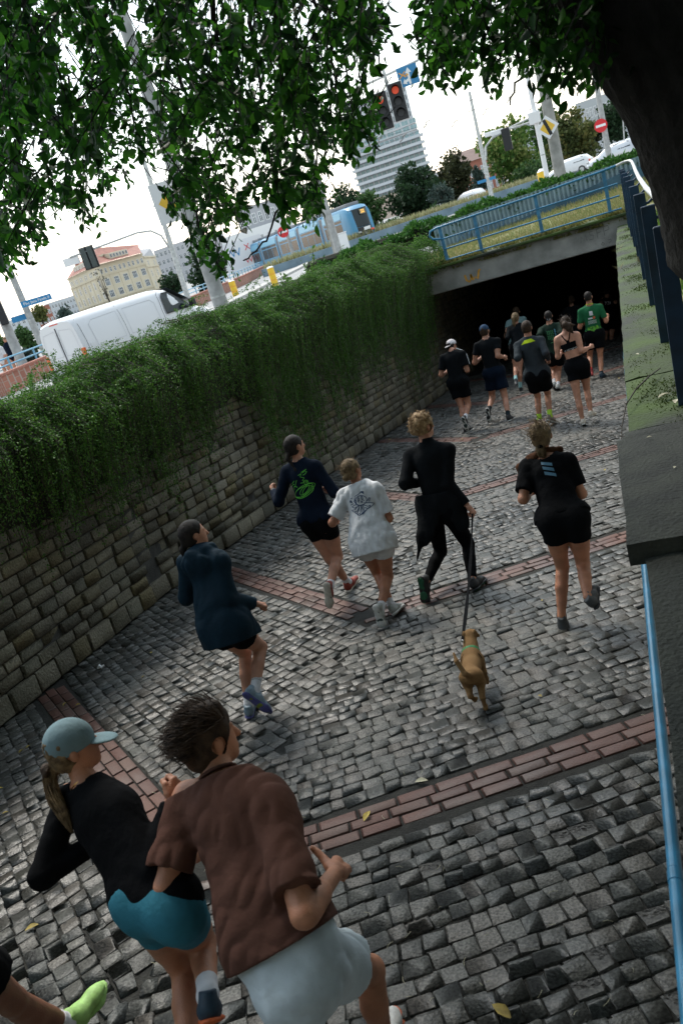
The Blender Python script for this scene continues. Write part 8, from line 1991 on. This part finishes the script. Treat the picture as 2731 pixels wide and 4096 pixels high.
nl = len(LPs); tone = np.clip(r_.normal(.5, .25, nl), 0, 1)
# the 300 leaves that show largest are leaves of their own, the rest one mass
size = show_size(LPs, np.full(nl, .003)); top = np.argsort(-size)[:300]; mask = np.zeros(nl, bool); mask[top] = True
Vl = V.reshape(nl, 11, 3); Fl = F.reshape(per, nl, 3)
keep = ~mask; idx_ = np.cumsum(keep) - 1
Fk = (Fl[:, keep] - (np.arange(nl)[keep] * 11)[None, :, None]) + (idx_[keep] * 11)[None, :, None]
me = mesh_np('leaves', Vl[keep].reshape(-1, 3), Fk.reshape(-1, 3)); set_tone(me, np.tile(tone[keep], per)); o = link('leaves', me, M['leaf'], bt); o['kind'] = 'stuff'
F0 = Fl[:, 0] - 0
for i in top:
    org_ = Vl[i, 0]; me = mesh_np('leaf', Vl[i] - org_, F0 - F0.min()); set_tone(me, np.full(per, tone[i])); o = link('leaf', me, M['leaf'], bt); o.location = org_
o = tw.build('twigs', M['bark'], bt); o['kind'] = 'stuff'
for pts, D0, r0 in [([(470, -60), (490, 60), (535, 180), (540, 290), (470, 420)], 5.2, .018), ([(620, -60), (640, 120), (690, 280), (660, 430), (610, 560), (560, 600)], 5.6, .016), ([(40, -60), (75, 120), (45, 300), (60, 470)], 5.0, .020), ([(250, -60), (235, 90), (300, 200), (310, 300)], 6.0, .016), ([(700, -60), (740, 60), (860, 100), (880, 180)], 6.2, .014), ([(440, -60), (400, 90), (420, 210), (340, 160)], 5.4, .012), ([(110, 160), (150, 260), (190, 340), (185, 470)], 5.5, .010), ([(560, -60), (575, 80), (600, 210), (630, 300)], 6.4, .02), ([(760, 60), (770, 200), (750, 330), (700, 480)], 6.0, .012), ([(1040, -60), (1060, 40), (1085, 120), (1060, 190)], 5.2, .012), ([(1190, -60), (1180, 60), (1200, 160), (1170, 240)], 5.0, .014), ([(0, 420), (60, 500), (90, 580)], 5.4, .008), ([(430, 330), (440, 450), (470, 560), (520, 640)], 4.8, .010)]:
    P = []
    for k_, (x, y) in enumerate(pts): d = CF * 1829 + CR * (x - 784) - CU * (y - 1176); P.append(CAM + d / np.linalg.norm(d) * (D0 + .25 * k_) - BO_)
    f_ = np.linspace(0, len(P) - 1, 4 * len(P)); P = np.stack([np.interp(f_, range(len(P)), np.array(P)[:, k]) for k in range(3)], 1) + r_.normal(0, .012, (len(f_), 3))
    mb = MB(); mb.tube([Vector(p) for p in P], list(np.linspace(r0, r0 * .35, len(P))), 6); mb.build('branch', M['bark'], bt, smooth=True)
# unseen rest of the crown, thickened and widened to darken the foreground
n = 34000; v = r_.normal(0, 1, (n, 3)); v /= np.linalg.norm(v, axis=1, keepdims=True); q = v * r_.uniform(.25, 1, n)[:, None] ** .5
P = q * [7.0, 6.4, 2.6] + [-1.0, .8, 6.3]; P = P[(P[:, 2] > 3.1) & (P[:, 2] > 5.0 - .5 * (P[:, 0] - 1))]
px_, py_, pz_ = proj_px(P); P = P[~((pz_ > 0) & (px_ > -30) & (px_ < 712) & (py_ > -30) & (py_ < 1050))]
V, F, per = leaf_cloud(P - BO_, .32, None, aspect=.6, seed=77, flat_bias=1.0); me = mesh_np('unseen_shade_crown', V, F); set_tone(me, np.tile(r_.random(len(P)), per)); o = link('unseen_shade_crown', me, M['leaf'], bt); o['kind'] = 'stuff'

# ---- litter: fallen leaves, twigs, weeds on the coping
M['dead_leaf'] = mat('yellow_fallen_leaf', (.36, .27, .05), .7, var=.3, scale=40, obj_var=.35); M['pale_leaf'] = mat('pale_fallen_leaf', (.42, .40, .28), .7, var=.2, scale=30)
LV, LF, _ = leaf_cloud(np.zeros((1, 3)), 1.0, np.array([[1., 0, 0]]), aspect=.5, fold=.3, seed=1, shape='ovate')
dv = LV[4] - LV[0]; lf_mesh = bpy.data.meshes.new('fallen_leaf'); 
ex = nrm(dv); ez_ = nrm(np.cross(LV[6] - LV[9], ex)); ez_ = ez_ if ez_[2] > 0 else -ez_; ey = np.cross(ez_, ex); Q = (LV - LV[0] - dv * .5) @ np.array([ex, ey, ez_]).T; Q[:, 2] -= Q[:, 2].min()
def fallen(pos, size, rot, m, label, group, tilt=.1):
    me = mesh_np('fallen_leaf', Q * size, LF); o = link('fallen_leaf', me, m); o.location = pos; o.rotation_euler = (tilt - .09, -tilt, rot); return tag(o, label, 'leaf', group)
def gpt(x, y):
    d = CF * 1829 + CR * (x - 784) - CU * (y - 1176); t = (-1.1 - 1.75) / (d[2] + .09 * d[1]); p = CAM + d * t; return np.array([p[0], p[1], ramp_z(p[1]) + .006])
for i, (x, y, s_, lab) in enumerate([(968, 1796, .075, 'pale leaf lying above the nearest brick band right of the brown T-shirt man'), (843, 1876, .07, 'curled yellow leaf on the bricks by the pointing hand'), (1152, 2325, .085, 'large curled yellow leaf on the dark cobbles at the bottom'), (75, 2132, .07, 'pale orange leaf at the lower left between the cobbles'), (1112, 1546, .085, 'long yellow leaf beside the dog'), (180, 1620, .05, 'yellow leaf by the bricks near the wall'), (150, 1618, .05, 'brownish yellow leaf on the brick band near the wall')]):
    fallen(gpt(x, y), s_, i * 1.3, M['pale_leaf'] if i == 0 else M['dead_leaf'], lab, 'leaves fallen on the paving')
for i, (x, y) in enumerate([(50, 1726), (66, 1716), (2, 1812), (14, 1868), (330, 1555), (348, 1500), (905, 1250), (895, 1010), (990, 1085), (1388, 1080), (1300, 1255), (1245, 1380), (700, 1085), (1420, 870), (1240, 1600), (1060, 1010), (1148, 1062), (760, 1215)]):
    fallen(gpt(x, y), r_.uniform(.035, .055), r_.uniform(0, 6), M['dead_leaf'], 'small yellowish leaf scattered on the cobbles of the ramp', 'small leaves scattered on the paving', r_.uniform(.0, .3))
p = gpt(226, 1537); mb = MB(); mb.tube([(0, 0, .0), (.02, .02, .02), (.05, .0, .012), (.07, .03, .02)], [.012, .02, .016, .008], 5); o = mb.build('paper_scrap', M['white']); o.location = p; tag(o, 'small white scrap of paper on the cobbles near the wall', 'litter')
for i in range(70):
    x, y = r_.uniform(300, 1480), r_.uniform(1500, 2340); p = gpt(x, y); a = r_.uniform(0, 6.28); L_ = r_.uniform(.02, .05)
    mb = MB(); mb.tube([(0, 0, .002), (math.cos(a) * L_ * .5, math.sin(a) * L_ * .5, .006), (math.cos(a + .2) * L_, math.sin(a + .2) * L_ - 0, .003)], .0012, 3); o = mb.build('dry_stalk', M['pale_leaf']); o.location = p; tag(o, 'tiny dry stalk lying on the cobbles', 'stalk', 'dry stalks on the paving')
# on the coping
for i, (x, y, s_, lab) in enumerate([(.17, 5.95, .085, 'pale oval leaf lying on the mossy coping'), (.23, 5.75, .07, 'pale narrow leaf on the coping near the projecting slab'), (.05, 7.4, .04, 'small leaf on the mossy coping beyond the pale one'), (.02, 5.1, .03, 'tiny leaf on the dark projecting slab'), (.12, 4.5, .03, 'speck of a leaf in the middle of the projecting slab')]):
    fallen((x, y, .03), s_, .4 + i, M['pale_leaf'], lab, 'leaves lying on the coping', .05)
mb = MB(); tp = [(.20, 6.75, .03), (.10, 6.45, .06), (-.01, 6.1, .075), (-.09, 5.85, .05), (-.14, 5.6, -.03), (-.16, 5.42, -.10)]
mb.tube(tp, [.004, .006, .006, .005, .004, .002], 6)
for k_ in range(1, 5):
    for s_ in (-1, 1): mb.tube([tp[k_], (tp[k_][0] + s_ * .015, tp[k_][1] + .02, tp[k_][2] + .022)], [.004, .001], 4)
tag(mb.build('thorny_twig', M['twig']), 'dark thorny twig curling over the edge of the mossy coping', 'twig')
def dry(name, base, n, L_, label, cat, m):
    mb = MB()
    for i in range(n):
        a = r_.uniform(0, 6.28); e_ = np.array([math.cos(a) * L_ * r_.uniform(.3, 1), math.sin(a) * L_ * r_.uniform(.3, 1), L_ * r_.uniform(.2, 1.0)]); mb.tube([(0, 0, 0), tuple(e_ * .5 + [0, 0, .03]), tuple(e_)], [.0025, .002, .0008], 3, cap=False)
    o = mb.build(name, m); o.location = base; return tag(o, label, cat)
M['straw'] = mat('dry_straw', (.30, .25, .12), .8)
dry('dry_weed', (.33, 6.0, .0), 20, .15, 'tuft of dry straw at the foot of a fence bar by the coping', 'weed', M['straw'])
dry('dry_weed', (.36, 13.6, .0), 14, .14, 'dry weeds tangled at the far fence bars', 'weed', M['straw']); dry('dry_weed', (.05, 13.5, -.05), 12, .13, 'dry seed heads leaning over the coping edge before the dark tunnel', 'weed', M['straw']); dry('dry_weed', (.09, 16.0, -.05), 12, .14, 'dry seed heads hanging off the far coping edge', 'weed', M['straw'])
mb = MB(); mb.tube([(.0, 2.30, -.045), (.012, 2.36, -.03), (.045, 2.50, -.045)], .0028, 5); mb.tube([(.045, 2.50, -.045), (.075, 2.36, -.045), (.085, 2.28, -.045)], .0028, 5)
tag(mb.build('bent_stalk', M['straw']), 'bent straw stalk lying on the dark near coping', 'stalk')
def on_coping(n):
    y = r_.uniform(5.4, 20, n); e_ = np.interp(y, [5, 5.6, 9.4, 13, 16.8, 20, 24], [-.10, -.10, -.03, .02, .08, .17, .33]); x = e_ + .02 + .5 * r_.beta(2.2, 1.6, n); k_ = np.sin(x * 9 + y * 2.1) + np.sin(y * 5.3) + r_.normal(0, .5, n)
    return np.stack([x, y, np.where(k_ > .3, -.002, -.2)], 1)
blades('moss', 15000, on_coping, .004, .014, [(.03, .055, .008), (.05, .085, .012), (.07, .10, .018), (.03, .04, .012)], w=.012, lean=.8, label='mossy growth and crumbs on the coping of the side wall')
for y_ in (3.75, 5.75, 7.75, 9.75, 11.75): dry('weed_tuft', (.44, y_ + .25, 0), 16, .12, 'tuft of weeds growing behind the flat fence bars', 'weed', M['weed'])['group'] = 'weeds along the flat-bar fence'
def right_bank(n):
    return np.stack([r_.uniform(.5, 3.5, n), r_.uniform(6, 26, n), r_.uniform(0, .1, n)], 1)
blades('green_grass', 9000, right_bank, .08, .25, [(.06, .14, .02), (.10, .20, .03), (.20, .22, .07)], w=.02, label='fresh green grass behind the flat-bar fence')

# unseen trees added behind and right of the camera to block sky light
PV = []; PF = []; b_ = 0
for i, (x, y, rr, h_) in enumerate([(6.5, -2, 4.2, 5), (8, 6, 4.0, 5.2), (2, -9.5, 5, 5.5), (-5, -12, 5, 5.5), (-12, -9, 4.5, 5), (9, 14, 4, 5.5), (3.6, -4.5, 3, 4.2), (4.6, 3.2, 2.6, 4.0)]):
    n = 2600; v = r_.normal(0, 1, (n, 3)); v /= np.linalg.norm(v, axis=1, keepdims=True); P = v * r_.uniform(.3, 1, n)[:, None] ** .5 * [rr, rr, h_ * .85] + [x, y, h_]
    P = P[P[:, 2] > .8]; a_, b2, c2 = proj_px(P); P = P[~((c2 > 0) & (a_ > -30) & (a_ < 712) & (b2 > -30) & (b2 < 1050))]
    V, F, per = leaf_cloud(P, .62, None, aspect=.75, seed=90 + i, flat_bias=.4); PV.append(V); PF.append(F + b_); b_ += len(V)
V = np.vstack(PV); F = np.vstack(PF); me = mesh_np('unseen_shade_trees', V, F); set_tone(me, r_.random(len(F))); o = link('unseen_shade_trees', me, M['leaf']); tag(o, 'added unseen trees behind and beside the leaning tree, shading the ramp', 'trees', kind='stuff')
